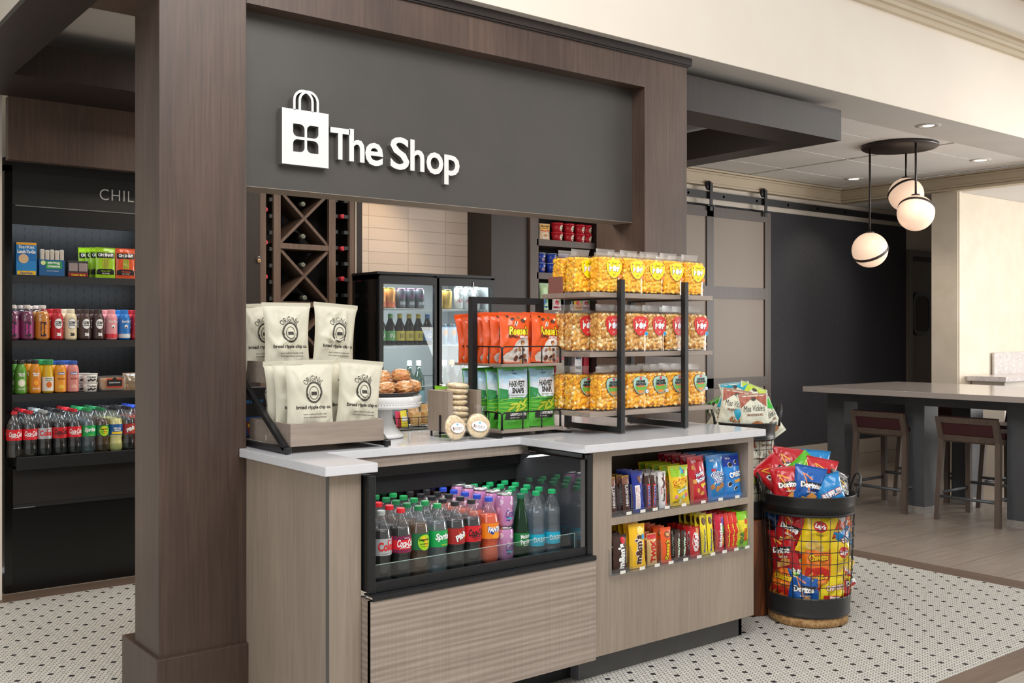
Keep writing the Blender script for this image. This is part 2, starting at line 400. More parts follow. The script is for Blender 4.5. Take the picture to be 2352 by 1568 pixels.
# back wall: cloth, cream header, tile wainscot
sb('wall_back', (2.2, 5.85, 0), (14, 6.0, 2.9), CREAM)
sb('wall_back', (.2, 6.35, 0), (2.3, 6.45, 2.9), CREAM)
sb('wall_back', (5.2, 5.835, .28), (9.84, 5.85, 2.45), CLOTH)
g = G(); 
x = 5.4
while x < 9.8:
    g.box(x+.0015, 5.828, 0, min(x+.607, 9.83), 5.85, .138, C(0xa89c8f, .4)); g.box(x+.0015, 5.828, .141, min(x+.607, 9.83), 5.85, .279, C(0xada193, .4)); x += .61
struct(g.make('baseboard_back'))
# soffit rim with crown moulding round the tile ceiling
g = G(); g.box(5.3, 5.79, 2.60, 8.75, 5.85, 2.74, TAUPEP)
for z, y in ((2.60, .012), (2.625, .006), (2.70, .02), (2.72, .035)): g.box(5.3, 5.79-y, z, 8.6, 5.8, z+.016, TAUPEP)
struct(g.make('trim_6'))
g = G(); g.box(8.6, 3.4, 2.60, 8.75, 5.79, 2.74, TAUPEP)
for z, y in ((2.60, .012), (2.625, .006), (2.70, .02), (2.72, .035)): g.box(8.6-y, 3.4, z, 8.62, 5.79-y, z+.016, TAUPEP)
struct(g.make('trim_7'))
sb('ceiling', (8.64, 1.0, 2.602), (14, 5.85, 2.75), C(0xd6d3d0, .8))
sb('wall_right', (8.7, 4.67, 0), (14, 4.88, 2.6), CREAM2)
g = G(); g.box(8.685, 4.655, 0, 8.72, 4.90, 2.6, CREAM2); g.box(8.70, 4.645, 0, 8.735, 4.68, 2.6, CREAM2); g.make('trim_8'); struct(bpy.data.objects['trim_8'])
sb('baseboard_right', (8.7, 4.655, 0), (14, 4.67, .12), C(0xcdc6ba, .5))
sb('wall_right', (13.9, -3, 0), (14, 4.67, 2.6), CREAM2)
# kitchen alcove: tiled splash wall and dark panels
sb('wall_back', (2.2, 5.80, .0), (4.2, 5.85, 2.74), BTILE)
sb('wall_back', (4.15, 5.52, 0), (4.475, 5.83, 2.74), WDD)
sb('wall_back', (5.104, 5.45, 0), (5.2, 5.85, 2.74), WDD)
# ------------------------------------------------------------------ dark timber portal
g = G(); g.box(1.21, 3.53, 0, 1.53, 3.79, 2.74, WD, .003); col = g.make('wooden_column'); tag(col, 'dark wooden column with a plinth standing left of the snack counter', 'column')
g = G(); g.box(1.197, 3.512, 0, 1.545, 3.90, .205, WD, .003); g.make('plinth', col)
g = G(); g.box(3.60, 3.53, 0, 3.905, 3.88, 2.74, WD, .003); col2 = g.make('wooden_column'); tag(col2, 'dark wooden column behind the right end of the snack counter', 'column')
g = G(); g.box(1.53, 3.53, 2.548, 3.60, 3.78, 2.70, WD); hb = g.make('header_beam'); tag(hb, 'dark wooden header beam spanning above the grey sign panel', 'beam')
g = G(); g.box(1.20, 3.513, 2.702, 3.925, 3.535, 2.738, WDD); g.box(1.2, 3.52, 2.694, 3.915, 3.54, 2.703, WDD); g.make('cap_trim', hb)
sp_ = T('sign_panel', 'long grey panel with white shopping bag logo and raised lettering', 'sign', (1.53, 3.62, 1.89))
G().box(0, 0, 0, 2.07, .14, .66, PANEL).box(-.0, -.0015, -.002, 2.07, .142, .0, C(0x8d8377, .5)).make('panel', sp_)
WHT = mat('sign_white', 0xdddcd9, .4); SGREY = mat('sign_edge', 0x6f6c69, .45)
def raised(shape, y0, y1, face, side, g):
    V, F = shape; bm = bmesh.new(); vs = [bm.verts.new((x, y1, z)) for x, z in V]
    for f in F:
        try: bm.faces.new([vs[i] for i in f])
        except ValueError: pass
    bd = [e for e in bm.edges if len(e.link_faces) == 1]
    es = [((e.verts[0].co.x, e.verts[0].co.z), (e.verts[1].co.x, e.verts[1].co.z)) for e in bd]
    bm.verts.index_update(); g.add([tuple(v.co) for v in bm.verts], [tuple(v.index for v in f.verts) for f in bm.faces], face); bm.free()
    for a, b in es: g.add([(a[0], y1, a[1]), (b[0], y1, b[1]), (b[0], y0, b[1]), (a[0], y0, a[1])], [(0, 1, 2, 3)], side)
# logo: bag with two handles and a four-petal window
lg = G()
def at2(shape, x, z, s=1): return [(x+a*s, z+b*s) for a, b in shape[0]], shape[1]
def petal(sx, sz, s=.062):
    n = 5; r = s*.42; P = []
    def c(cx, cz, a0): return [(cx+r*math.cos(a0+PI/2*i/n), cz+r*math.sin(a0+PI/2*i/n)) for i in range(n+1)]
    # round the two corners next to the centre cross diagonals
    P = [(0, 0)] + [(s, 0)] + [(s, s)] + [(0, s)]
    return P
bw, bh, y0, y1 = .198, .214, 0.0, -.034
# bag front built as a frame around four openings: grid cells minus petals
X0, Z0 = .167, .0935; 
ox, oz, ps, gp = X0+.046, Z0+.051, .0485, .0105
def petal_pts(ix, iz):
    x0 = ox+ix*(ps+gp); z0 = oz+iz*(ps+gp); r = ps*.38; n = 5
    def arcp(cx, cz, a): return [(cx+r*math.cos(a+PI/2*i/n), cz+r*math.sin(a+PI/2*i/n)) for i in range(n+1)]
    bl = [(x0, z0)]; br = [(x0+ps, z0)]; tr = [(x0+ps, z0+ps)]; tl = [(x0, z0+ps)]
    rbl = arcp(x0+r, z0+r, PI); rbr = arcp(x0+ps-r, z0+r, 1.5*PI); rtr = arcp(x0+ps-r, z0+ps-r, 0); rtl = arcp(x0+r, z0+ps-r, PI/2)
    if (ix, iz) in ((0, 1), (1, 0)): return rbl+br+rtr+tl if (ix, iz) == (0, 1) else rbl+br+rtr+tl
    return bl+rbr+tr+rtl
cu = bpy.data.curves.new('bagshape', 'CURVE'); cu.dimensions = '2D'; cu.fill_mode = 'FRONT'
def spl(pts):
    s = cu.splines.new('POLY'); s.points.add(len(pts)-1); s.use_cyclic_u = True
    for p, q in zip(s.points, pts): p.co = (q[0], q[1], 0, 1)
spl([(X0, Z0), (X0+bw, Z0), (X0+bw, Z0+bh), (X0, Z0+bh)])
for ix in (0, 1):
    for iz in (0, 1): spl(petal_pts(ix, iz))
ob = bpy.data.objects.new('t', cu); COL.objects.link(ob); bpy.context.view_layer.update(); me = ob.to_mesh()
shape = ([(v.co.x, v.co.y) for v in me.vertices], [tuple(p.vertices) for p in me.polygons]); ob.to_mesh_clear(); bpy.data.objects.remove(ob)
raised(shape, 0, y1, WHT, SGREY, lg)
def handle(cx, dy):
    n = 12; R, r = .0435, .0335; z = Z0+bh; L = .036; P = []; Q = []
    P = [(cx-R, z-.002)]+[(cx+R*math.cos(PI-PI*i/n), z+L+R*math.sin(PI-PI*i/n)) for i in range(n+1)]+[(cx+R, z-.002)]
    Q = [(cx-r, z-.002)]+[(cx+r*math.cos(PI-PI*i/n), z+L+r*math.sin(PI-PI*i/n)) for i in range(n+1)]+[(cx+r, z-.002)]
    V = P+Q; m = len(P); raised((V, [(i, i+1, m+i+1, m+i) for i in range(m-1)]), dy, y1+dy*.3, WHT, SGREY, lg)
handle(X0+.090, 0); handle(X0+.1125, -.0003)
lg.norecalc = True; lg.make('bag_logo', sp_)
for st, xx, zz, hh, nmx in (('T', .421, .198, .125, 'letter'), ('h', .496, .199, .130, 'letter'), ('e', .576, .173, .094, 'letter'), ('S', .698, .190, .135, 'letter'), ('h', .784, .190, .130, 'letter'), ('o', .872, .167, .094, 'letter'), ('p', .960, .147, .128, 'letter')):
    w_ = {'T': .088, 'h': .070, 'e': .084, 'S': .092, 'o': .086, 'p': .080}[st]
    lg = G(); raised(at2(text2d(st, w_, hh, bold=.018), xx, zz), 0, -.026, WHT, SGREY, lg); lg.norecalc = True; lg.make(nmx, sp_)
# trellis beams
def beam(label, boxes, cap=None):
    g = G()
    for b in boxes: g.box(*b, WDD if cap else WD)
    return tag(g.make('ceiling_beam'), label, 'beam')
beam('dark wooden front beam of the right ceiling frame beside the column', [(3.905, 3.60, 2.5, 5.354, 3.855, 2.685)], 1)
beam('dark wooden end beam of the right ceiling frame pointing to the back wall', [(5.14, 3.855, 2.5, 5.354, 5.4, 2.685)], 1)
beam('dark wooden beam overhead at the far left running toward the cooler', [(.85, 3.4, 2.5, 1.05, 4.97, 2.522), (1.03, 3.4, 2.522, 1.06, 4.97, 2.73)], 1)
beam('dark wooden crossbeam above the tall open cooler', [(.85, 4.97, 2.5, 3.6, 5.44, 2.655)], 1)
beam('dark wooden front beam above the left column', [(1.05, 3.53, 2.5, 1.21, 3.79, 2.73)])
tag(G().box(1.126, 5.44, 2.19, 3.1, 5.50, 2.5, WD).make('fascia_board'), 'dark wooden fascia board between the crossbeam and the tall cooler', 'board')
# ------------------------------------------------------------------ product builders
ORD = ['first', 'second', 'third', 'fourth', 'fifth', 'sixth', 'seventh', 'eighth', 'ninth']
def liq(h, clear=False):
    if clear: return glass('liquid_%06x' % h, h, .04, .03, .22)
    return mat('liquid_%06x' % h, h, .12, spec=.6)
CLEARW = glass('clear_water', 0xdde6ec, .05, .03, .10)
def capm(g, r, z0, z1, m, n=26):
    prof = [(r, 0), (r, (z1-z0)*.82), (r*.9, z1-z0), (0, z1-z0)]; b = len(g.v)
    g.lathe(prof, m, n*2, (0, 0, z0), smooth=False)
    for i in range(b, len(g.v)):
        x, y, z = g.v[i]
        if math.hypot(x, y) > r*.95 and (i-b) % 2 == 0: g.v[i] = (x*.955, y*.955, z)
SODA = [(a*1.065 if b < .2 else a, b) for a, b in [(.012, .002), (.022, 0), (.030, .004), (.0335, .016), (.0335, .034), (.0315, .056), (.0305, .072), (.0335, .084), (.0343, .090), (.0343, .146), (.0335, .150), (.0305, .168), (.0235, .190), (.0155, .206), (.0125, .214), (.0125, .219), (.0145, .2205)]]
WATER = [(.012, .002), (.022, 0), (.030, .005), (.0325, .02), (.0325, .10)]+[(.0325 if k % 2 else .031, .105+.007*k) for k in range(6)]+[(.0325, .150), (.030, .168), (.022, .192), (.0155, .206), (.0125, .214), (.0125, .219), (.0145, .2205)]
def bottle(name, prof, shell, liquid, fill, label, cap, capc, caph=.0155, capr=.0148, label_z=(.090, .146), lr=None, art=None, n=24, sc=1, square=False):
    t = T(name, '', '')
    def mk(g, nm_):
        if sc != 1: g.xf(Matrix.Scale(sc, 4))
        if square:
            for i, (x, y, z) in enumerate(g.v):
                r = math.hypot(x, y)
                if r > .02*sc:
                    a = math.atan2(y, x); k = (abs(math.cos(a))**5+abs(math.sin(a))**5)**(-1/5); g.v[i] = (x*k*.88, y*k*.88, z)
        return g.make(nm_, t)
    top = prof[-1][1]
    mk(G().lathe(prof, shell, n), 'bottle_body')
    if liquid:
        P = [(r-.0012, z) for r, z in prof if z < fill]
        rr = P[-1][0]; nx = [p for p in prof if p[1] >= fill][0]; pv = [p for p in prof if p[1] < fill][-1]
        q = (fill-pv[1])/(nx[1]-pv[1]); rf = pv[0]+(nx[0]-pv[0])*q-.0012
        mk(G().lathe([(0, .003)]+P+[(rf, fill), (0, fill)], liquid, n), 'liquid')
    if label is not None:
        R = (lr or .0366)+.0005; g = G(); g.lathe([(R, label_z[0]), (R, label_z[1])], label, 32)
        g.f = [f for f in g.f if len(f) == 4]; g.m = g.m[:len(g.f)]; g.sm = g.sm[:len(g.f)]
        if art: art(g, cyl(R), (label_z[0]+label_z[1])/2)
        g.norecalc = True; mk(g, 'label')
    g = G(); capm(g, capr, top, top+caph, C(capc, .45)); g.norecalc = True; mk(g, 'cap')
    return t
WH = C(0xf4f4f2, .5); BK = C(0x151515, .5); RED = C(0xd01a22, .45); YEL = C(0xf7e21a, .45)
COLA = liq(0x0c0504)
def t_(g, S, st, w, h, m, x=0, z=0, lvl=2, rot=0, bold=.02, shear=0, **k): return put(g, S, text2d(st, w, h, bold, shear, **k), m, x, z, lvl, rot)
def coke_art(fg, top=None, c2=None, extra=None):
    def a(g, S, zc):
        if c2: put(g, S, rect(.10, .010, 20, 1), c2, 0, zc-.022, 1); put(g, S, rect(.10, .012, 20, 1), c2, 0, zc+.022, 1)
        t_(g, S, 'Coca-Cola', .066, .026, fg, 0, zc+.004, 2, bold=.03, shear=.35)
        put(g, S, stroke([(-.024, -.014), (-.014, -.010), (-.004, -.0125), (.006, -.011), (.016, -.0135)], [.0005, .0018, .0008, .0018, .0004]), fg, 0, zc, 2)
        if top: t_(g, S, top, .018, .0045, fg, .0, zc+.021, 3)
        if extra: t_(g, S, extra, .034, .0035, fg, 0, zc-.0185, 3)
    return a
def diet_art(g, S, zc):
    t_(g, S, 'Coke', .060, .030, C(0xd8202a), 0, zc+.002, 2, bold=.035); t_(g, S, 'Diet', .016, .007, C(0xd8202a), .012, zc+.021, 3); t_(g, S, 'NO SUGAR NO CALORIES', .036, .0025, BK, 0, zc-.022, 2)
def ginger_art(g, S, zc):
    put(g, S, ell(.026, .027, top=-.1), C(0x9fd61a), .002, zc-.001, 1); put(g, S, blob([(.002, -.022), (.016, -.020), (.014, -.006), (.010, .006), (.004, .016), (-.008, .019), (-.010, .012), (.0, .0)], 2, (.006, 0)), C(0xf2c313), 0, zc, 2)
    t_(g, S, "Seagram's", .040, .011, BK, 0, zc+.006, 3, bold=.03); t_(g, S, 'GINGER ALE', .034, .0045, BK, 0, zc-.008, 3)
    t_(g, S, 'CAFFEINE FREE', .030, .0022, BK, 0, zc-.017, 3)
def sprite_art(g, S, zc):
    t_(g, S, 'Sprite', .058, .029, WH, 0, zc+.005, 2, bold=.04, shear=.25); t_(g, S, 'LEMON-LIME', .022, .0035, YEL, .004, zc-.021, 2)
def pibb_art(g, S, zc):
    for i in range(9): a = -2.6+i*.55; put(g, S, stroke([(0, 0), (.03*math.cos(a), .024*math.sin(a))], [.0012, .0002]), C(0xe8742c), -.004, zc, 1)
    t_(g, S, 'Pibb', .045, .021, BK, .0005, zc-.0005, 2, rot=.5, bold=.09, shear=.2); t_(g, S, 'Pibb', .045, .021, WH, 0, zc, 3, rot=.5, bold=.045, shear=.2); t_(g, S, 'XTRA', .016, .006, C(0xf2c313), .018, zc-.004, 4, rot=.5)
def fanta_art(g, S, zc):
    put(g, S, ell(.020, .013), C(0xf7a01c), .006, zc-.015, 1); put(g, S, blob([(-.028, -.006), (-.01, -.018), (.01, -.010), (.030, -.010), (.030, .012), (-.028, .014)], 2), C(0x1c3fa0), 0, zc+.005, 2)
    t_(g, S, 'FANTA', .054, .019, WH, 0, zc+.006, 3, bold=.06, shear=.1)
def dasani_art(g, S, zc): t_(g, S, 'DASANI', .062, .018, WH, 0, zc+.002, 2, bold=.0)
def perrier_art(g, S, zc):
    t_(g, S, 'Maison', .040, .016, WH, 0, zc+.012, 2, rot=.12, bold=.02); t_(g, S, 'Perrier', .040, .019, WH, 0, zc-.008, 2, rot=.12, bold=.03); t_(g, S, 'FRANCE', .018, .003, WH, 0, zc-.022, 2)
def seag(): return bottle('soda_bottle', SODA, PET, liq(0xb98a4a, True), .176, C(0x17693c, .4), 1, 0x1f7d4a, art=ginger_art)
K = {}
K['diet'] = Stock(lambda: bottle('soda_bottle', SODA, PET, COLA, .172, C(0xc3c6c9, .3, .4), 1, 0xa9b0b0, art=diet_art))
K['cherry'] = Stock(lambda: bottle('soda_bottle', SODA, PET, COLA, .172, C(0xd81e2c, .4), 1, 0xdc2430, art=coke_art(WH, 'Cherry', C(0x7c1f4a))))
K['coke'] = Stock(lambda: bottle('soda_bottle', SODA, PET, COLA, .172, C(0xd81e2c, .4), 1, 0xc8202c, art=coke_art(WH)))
K['zero'] = Stock(lambda: bottle('soda_bottle', SODA, PET, COLA, .172, C(0xd3202a, .4), 1, 0x26262a, art=coke_art(BK, extra='ZERO SUGAR')))
K['ginger'] = Stock(seag)
K['sprite'] = Stock(lambda: bottle('soda_bottle', SODA, PET, CLEARW, .176, C(0x12a24e, .4), 1, 0x1f9a55, art=sprite_art))
K['pibb'] = Stock(lambda: bottle('soda_bottle', SODA, PET, COLA, .172, C(0xa32322, .4), 1, 0x242428, art=pibb_art))
K['fanta'] = Stock(lambda: bottle('soda_bottle', SODA, PET, liq(0xe0521a), .176, C(0xf08a1c, .4), 1, 0x2a4fc4, art=fanta_art))
K['lemonade'] = Stock(lambda: bottle('soda_bottle', SODA, PET, liq(0xe4dc8e), .176, C(0x1d5c9c, .4), 1, 0x242428, art=lambda g, S, zc: (t_(g, S, 'Minute', .036, .009, WH, 0, zc+.008, 2), t_(g, S, 'Maid', .030, .009, WH, 0, zc-.003, 2), put(g, S, rect(.06, .012, 12, 2), C(0xf0c818), 0, zc-.018, 1))))
K['dasani'] = Stock(lambda: bottle('water_bottle', WATER, PET, CLEARW, .168, C(0x1fb0cf, .35), 1, 0x12a562, label_z=(.034, .078), lr=.0325, art=dasani_art))
PGREEN = glass('green_glass', 0x3fa85e, .05, .08, .1)
PERR = [(.012, .002), (.024, 0), (.031, .006), (.0325, .03), (.032, .09), (.0285, .125), (.021, .165), (.0145, .195), (.0125, .212), (.0135, .2175)]
K['perrier'] = Stock(lambda: bottle('sparkling_water_bottle', PERR, PGREEN, liq(0x1c7a3e, True), .185, mat('green_printed_glass', 0x167a3c, .15), 1, 0x146a4c, label_z=(.045, .092), lr=.0325, art=perrier_art))
CANP = [(.022, .001), (.026, .0), (.0285, .004), (.0325, .012), (.0328, .103), (.0300, .111), (.0272, .117), (.0272, .119), (.0262, .119), (.0255, .1165), (0, .1165)]
def can(name, body, art=None, h=.122, top=None, r=1.0):
    t = T(name, '', ''); s = h/.1195
    g = G(); P = [(a*r, b*s) for a, b in CANP[:5]]+[(a*r, h-(.1195-b)) for a, b in CANP[5:6]]; g.lathe(P, body, 24)
    g.f = [f for f in g.f if len(f) == 4]; g.m = g.m[:len(g.f)]; g.sm = g.sm[:len(g.f)]
    if art: art(g, cyl(.0328*r), h*.5)
    g.norecalc = True; g.make('can_body', t)
    g = G(); al = C(top or 0xc8c8ca, .25, .9); g.lathe([(a*r, h-(.1195-b)) for a, b in CANP[5:]], al, 24); g.lathe([(.0, .0), (.0055, 0), (.0055, .0008), (0, .0008)], al, 10, (0, -.004, h-.003)); g.make('lid', t)
    return t
def croix_art(g, S, zc):
    nv = C(0x1d2f86, .3)
    for i in range(8): put(g, S, blob([(.006*math.cos(a)*(1+.6*math.sin(3*a+i)), .012*math.sin(a)) for a in [j*PI/6 for j in range(12)]], 2), C([0xe6b8dc, 0xf2dcf0, 0xc774b8][i % 3], .3, .3), -.05+.0135*i, zc+.035*math.sin(i*2.1), 1)
    t_(g, S, 'La', .013, .015, nv, .012, zc+.012, 2, rot=.25, shear=.5, bold=.0); t_(g, S, 'Croix', .046, .028, nv, .002, zc-.010, 2, rot=.12, shear=.45, bold=.0)
    put(g, S, stroke([(-.022, 0), (-.008, .003), (.006, -.001), (.022, .003)], [.001, .003, .003, .001]), C(0x3fb0c0), 0, zc-.030, 2)
    put(g, S, stroke([(-.020, 0), (-.006, -.002), (.02, .001)], [.001, .0022, .001]), nv, 0, zc-.034, 2)
PINKC = mat('pink_can', 0xd496c6, .28, .45)
K['croix'] = Stock(lambda: can('drink_can', PINKC, croix_art))
# ---- pillow bags
def bagS(w, h, t, seed, seal=.07, pinch=.06, side=-1):
    def S(x, z, e):
        u = max(-1, min(1, 2*x/w)); v = max(0, min(1, z/h)); p = (v-seal)/(1-2*seal)
        if p <= 0 or p >= 1: d = .0008; f = 0
        else:
            f = math.sin(PI*p)**.55; d = t/2*f*(max(0, 1-abs(u)**2.6))**.62
        ns = noise.noise(Vector((x*24+seed*3.1, z*17, seed*1.7)))*t*.17+noise.noise(Vector((x*60+seed, z*42+x*30, seed)))*t*.06
        cr = math.sin(x/w*26+seed*2)*t*.05*math.exp(-(1-v)*10)+math.sin(x/w*22+seed)*t*.04*math.exp(-v*10)
        wv = noise.noise(Vector((x*9+seed*5, seed, v*1.2)))*t*.10*(1-f)
        k = f*(1-abs(u)**4)
        return (x*(1-pinch*f), side*(d+(ns+cr+fold(x, z))*k+e)+wv, z)
    fr_ = random.Random(seed*7+side); FL = [(fr_.uniform(-.4, .4)*w, fr_.choice((.08, .92, .86, .15, .5))*h, fr_.uniform(0, PI), fr_.uniform(.10, .35)*h, fr_.uniform(.004, .010), fr_.choice((-1, 1, 1))*fr_.uniform(.07, .17)*t) for _ in range(22 if w > .085 else 7)]
    def fold(x, z):
        q = 0
        for cx, cz, a, L, wd, am in FL:
            dx, dz = x-cx, z-cz; p = dx*math.cos(a)+dz*math.sin(a); r = -dx*math.sin(a)+dz*math.cos(a)
            if abs(p) < L: q += am*math.exp(-(r/wd)**2)*(1-(p/L)**2)
        return q
    if w > .085: S.off = .0006; S.fine = .008
    return S
def bag(w, h, t, base, art=None, seed=1, seal=.07, back=None, nu=14, nv=22, g=None, pinch=.06, zone=None):
    if w > .085: nu, nv = int(w/.0065), int(h/.0075)
    g = g or G(); S = bagS(w, h, t, seed, seal, pinch); B = bagS(w, h, t, seed+11, seal, pinch, 1)
    if zone:
        for (z0, z1, m) in zone:
            n = max(1, int(round((z1-z0)*nv))); g.grid(lambda u, v: S((u-.5)*w, (z0+(z1-z0)*v)*h, 0), nu, n, m)
    else: g.grid(lambda u, v: S((u-.5)*w, v*h, 0), nu, nv, base)
    g.grid(lambda u, v: B((u-.5)*w, v*h, 0), nu, nv, back or base, flip=True)
    # crimped seal strips
    for a, b in ((0, seal*.8), (1-seal*.8, 1)):
        for i in range(3): zz = (a+(b-a)*(i+.5)/3)*h; put(g, S, rect(w*.98, .0009, nu, 1), base if not zone else zone[0][2] if a == 0 else zone[-1][2], 0, zz, 2)
    if art: art(g, S)
    g.norecalc = True; return g
FOIL = lambda h: C(h, .28, 0, .3)
MATTE = lambda h: C(h, .62)
# ------------------------------------------------------------------ snack counter
poly = [(1.50, 2.86), (1.69, 2.86), (1.69, 3.21), (2.558, 3.21), (2.558, 2.82), (3.63, 2.82), (3.63, 3.525), (3.595, 3.525), (3.595, 4.0), (1.535, 4.0), (1.535, 3.525), (1.50, 3.525)]
bm = bmesh.new(); f = bm.faces.new([bm.verts.new((x, y, .885)) for x, y in poly]); r = bmesh.ops.extrude_face_region(bm, geom=[f])
bmesh.ops.translate(bm, verts=[v for v in r['geom'] if isinstance(v, bmesh.types.BMVert)], vec=(0, 0, .03)); bmesh.ops.recalc_face_normals(bm, faces=bm.faces[:])
bmesh.ops.bevel(bm, geom=bm.edges[:], offset=.0015, segments=2, affect='EDGES')
tag(G().bm(bm, QUARTZ).make('worktop'), 'white quartz worktop with a notched front, on the snack counter', 'worktop')
t = T('cabinet', 'narrow taupe wooden cabinet end left of the open drinks case', 'cabinet', (1.53, 2.895, 0))
G().box(0, .02, 0, .02, 1.08, .884, WT).make('side_panel', t); G().box(.002, 0, 0, .118, .02, .884, WT, .0015).box(-.004+.004, .0, 0, .002, .02, .884, C(0x5d5854, .5)).make('front_post', t); G().box(.02, .62, 0, .118, 1.08, .884, WT).make('back_panel', t)
G().box(.118, .015, 0, .1245, .6, .884, BLKM).make('shade_filler', t)  # dark filler strip stands in for the shade between cabinet and drawer
t = T('open_drinks_case', 'black framed open drinks case with a sawn grain drawer front, built in under the worktop', 'cooler', (1.655, 2.86, 0))
X1 = .975
fr = G(); fr.box(0, 0, .4925, .027, .014, .873, BLK, .0015).box(X1-.024, -.002, .4925, X1, .014, .873, BLK, .0015).box(.027, .004, .4925, X1-.024, .02, .524, BLK, .001).box(.0, .014, .50, .004, .79, .86, BLK)
fr.box(X1-.022, .03, .858, X1, .39, .873, BLK).box(0, .03, .858, .03, .39, .873, BLK); fr.make('front_frame', t)
G().box(.0, -.028, .4745, X1-.001, -.023, .490, BLK, .001).box(.0, -.026, .486, X1-.001, .03, .4915, BLK).make('drawer_handle', t)
G().box(-.006, -.024, .095, X1-.001, -.004, .474, WL).box(-.006, -.02, .095, .012, .10, .474, WL).make('drawer_front', t)
G().box(.02, .10, 0, X1-.02, .12, .095, BLKM).make('toe_kick', t)
MIR = nm('gloss_black_mirror_panel', .03).m; MIR.node_tree.nodes['Principled BSDF'].inputs['Base Color'].default_value = (.22, .22, .23, 1); MIR.node_tree.nodes['Principled BSDF'].inputs['Metallic'].default_value = .85
G().box(X1-.052, .006, .50, X1-.028, .80, .855, MIR).make('side_mirror', t)
G().box(.004, .02, .495, .027, .8, .86, BLKM).box(.03, .79, .50, X1-.05, .81, .88, BLKM).make('case_liner', t)
G().box(.03, .03, .488, X1-.052, .80, .503, C(0x3a3c3e, .45)).make('case_deck', t)
G().box(.03, .372, .808, X1-.05, .40, .858, BLKG).box(.03, .40, .74, X1-.05, .42, .858, BLKM).box(.03, .42, .74, X1-.05, .80, .76, BLKM).make('air_canopy', t)
G().box(.02, .36, .846, X1-.02, .372, .884, WL).make('fascia_strip', t)
G().box(.028, .034, .505, X1-.057, .0375, .574, GLASS).box(.028, .034, .574, X1-.057, .0375, .5752, C(0xa9c4bb, .2)).box(X1-.057, .034, .51, X1-.055, .0375, .575, C(0x9fb8b0, .2)).make('glass_lip', t)
t = T('cabinet', 'taupe wooden cabinet with two open candy shelves at the right end of the counter', 'cabinet', (2.636, 2.86, 0))
WI = WT
G().box(0, 0, .095, .098, .02, .884, WT).make('front_panel', t)
G().box(.921, 0, .095, .959, .02, .884, WT).make('front_panel', t)
G().box(.098, 0, .858, .921, .02, .884, WT).make('top_rail', t)
G().box(.098, 0, .095, .921, .02, .398, WT).make('lower_panel', t)
G().box(.098, .02, .590, .921, .42, .617, WTH).box(.098, .0, .590, .921, .02, .617, WT).make('shelf', t)
G().box(.098, .02, .38, .921, .42, .398, WT).make('shelf', t)
G().box(.080, .02, .38, .098, .42, .884, WT).box(.921, .02, .38, .939, .42, .884, WT).box(.08, .42, .38, .939, .44, .884, WT).box(.098, .02, .862, .921, .42, .884, WT).make('shelf_liner', t)
G().box(.94, .02, .095, .959, 1.1, .884, WT).make('side_panel', t)
G().box(-.025, .05, 0, .938, .068, .095, TOE).box(.918, .05, 0, .938, 1.05, .095, TOE).box(-.027, .05, 0, -.025, .5, .095, C(0x77757a, .4)).make('toe_kick', t)
# ---- drinks
LX = [1.762+.0752*i for i in range(11)]
lanes = [('diet', 'silver-capped cola bottle with a silver label in the drinks case'), ('cherry', 'red-capped cola bottle with a red and plum label in the drinks case'),
 ('ginger', 'green-capped ginger ale bottle with a dark green label in the drinks case'), ('sprite', 'green-capped clear lemon-lime bottle in the drinks case'),
 ('pibb', 'black-capped spiced cherry soda bottle in the drinks case'), ('zero', 'black-capped cola bottle with an all-red label in the drinks case'),
 ('fanta', 'blue-capped orange soda bottle in the drinks case'), ('croix', ''), ('perrier', 'slim green glass bottle of sparkling water in the drinks case'),
 ('dasani', 'turquoise-labelled water bottle in the drinks case, left water row'), ('dasani', 'turquoise-labelled water bottle in the drinks case row beside the mirror')]
random.seed(4)
for i, (k, lb) in enumerate(lanes):
    n = 7 if i in (9, 10, 6, 5, 4) else 6
    for j in range(n):
        y = 2.962+j*.0735; x = LX[i]+random.uniform(-.002, .002)
        kk = k
        if i == 0 and j > 0: kk = 'cherry'
        if i == 8 and j > 0: kk = 'dasani'
        if k == 'croix':
            if j > 4: continue
            for s in (0, 1):
                K['croix'].put((x, y, .503+s*.1225), .1, '%s pink and silver seltzer can in the drinks case, %s of its row' % (('lower', 'upper')[s], ORD[j]), 'pink seltzer cans in the drinks case')
            continue
        l2 = lb if kk == k else {'cherry': "red-capped cola bottle in the leftmost drinks case row", 'dasani': 'green-capped water bottle behind the slim green glass bottle'}[kk]
        if j == 0: l3 = l2+', front one'
        else: l3 = l2+', %s back' % ORD[j]
        K[kk].put((x, y, .503), .03 if kk != 'perrier' else -.05, l3, {'soda': 'soda bottles in the drinks case'}.get(kk, 'water and soda bottles in the drinks case'))
# ---- acrylic trays with price stickers
def tray(label, x0, x1, y, z, divs, h):
    t = T('divider_tray', label, 'tray', (0, 0, 0))
    G().box(x0, y, z, x1, y+.30, z+.002, ACRY).box(x0, y-.001, z, x1, y+.002, z+.022, ACRY).make('tray_base', t)
    for d in divs:
        P = [(y+.002, z+.002), (y+.29, z+.002), (y+.29, z+h), (y+.03, z+h), (y+.012, z+h-.006), (y+.002, z+h-.03)]
        G().prism(P, d-.0012, d+.0012, ACRY, 'x').make('divider', t)
    for a, b in zip(divs, divs[1:]):
        m = (a+b)/2; G().box(m-.014, y-.0022, z+.002, m+.014, y-.001, z+.014, C(0xe9e6dc, .6)).make('price_sticker', t)
tray('clear acrylic divider tray on the upper candy shelf', 2.736, 3.552, 2.866, .618, [2.79, 2.875, 2.945, 3.015, 3.085, 3.215, 3.325, 3.435, 3.545], .115)
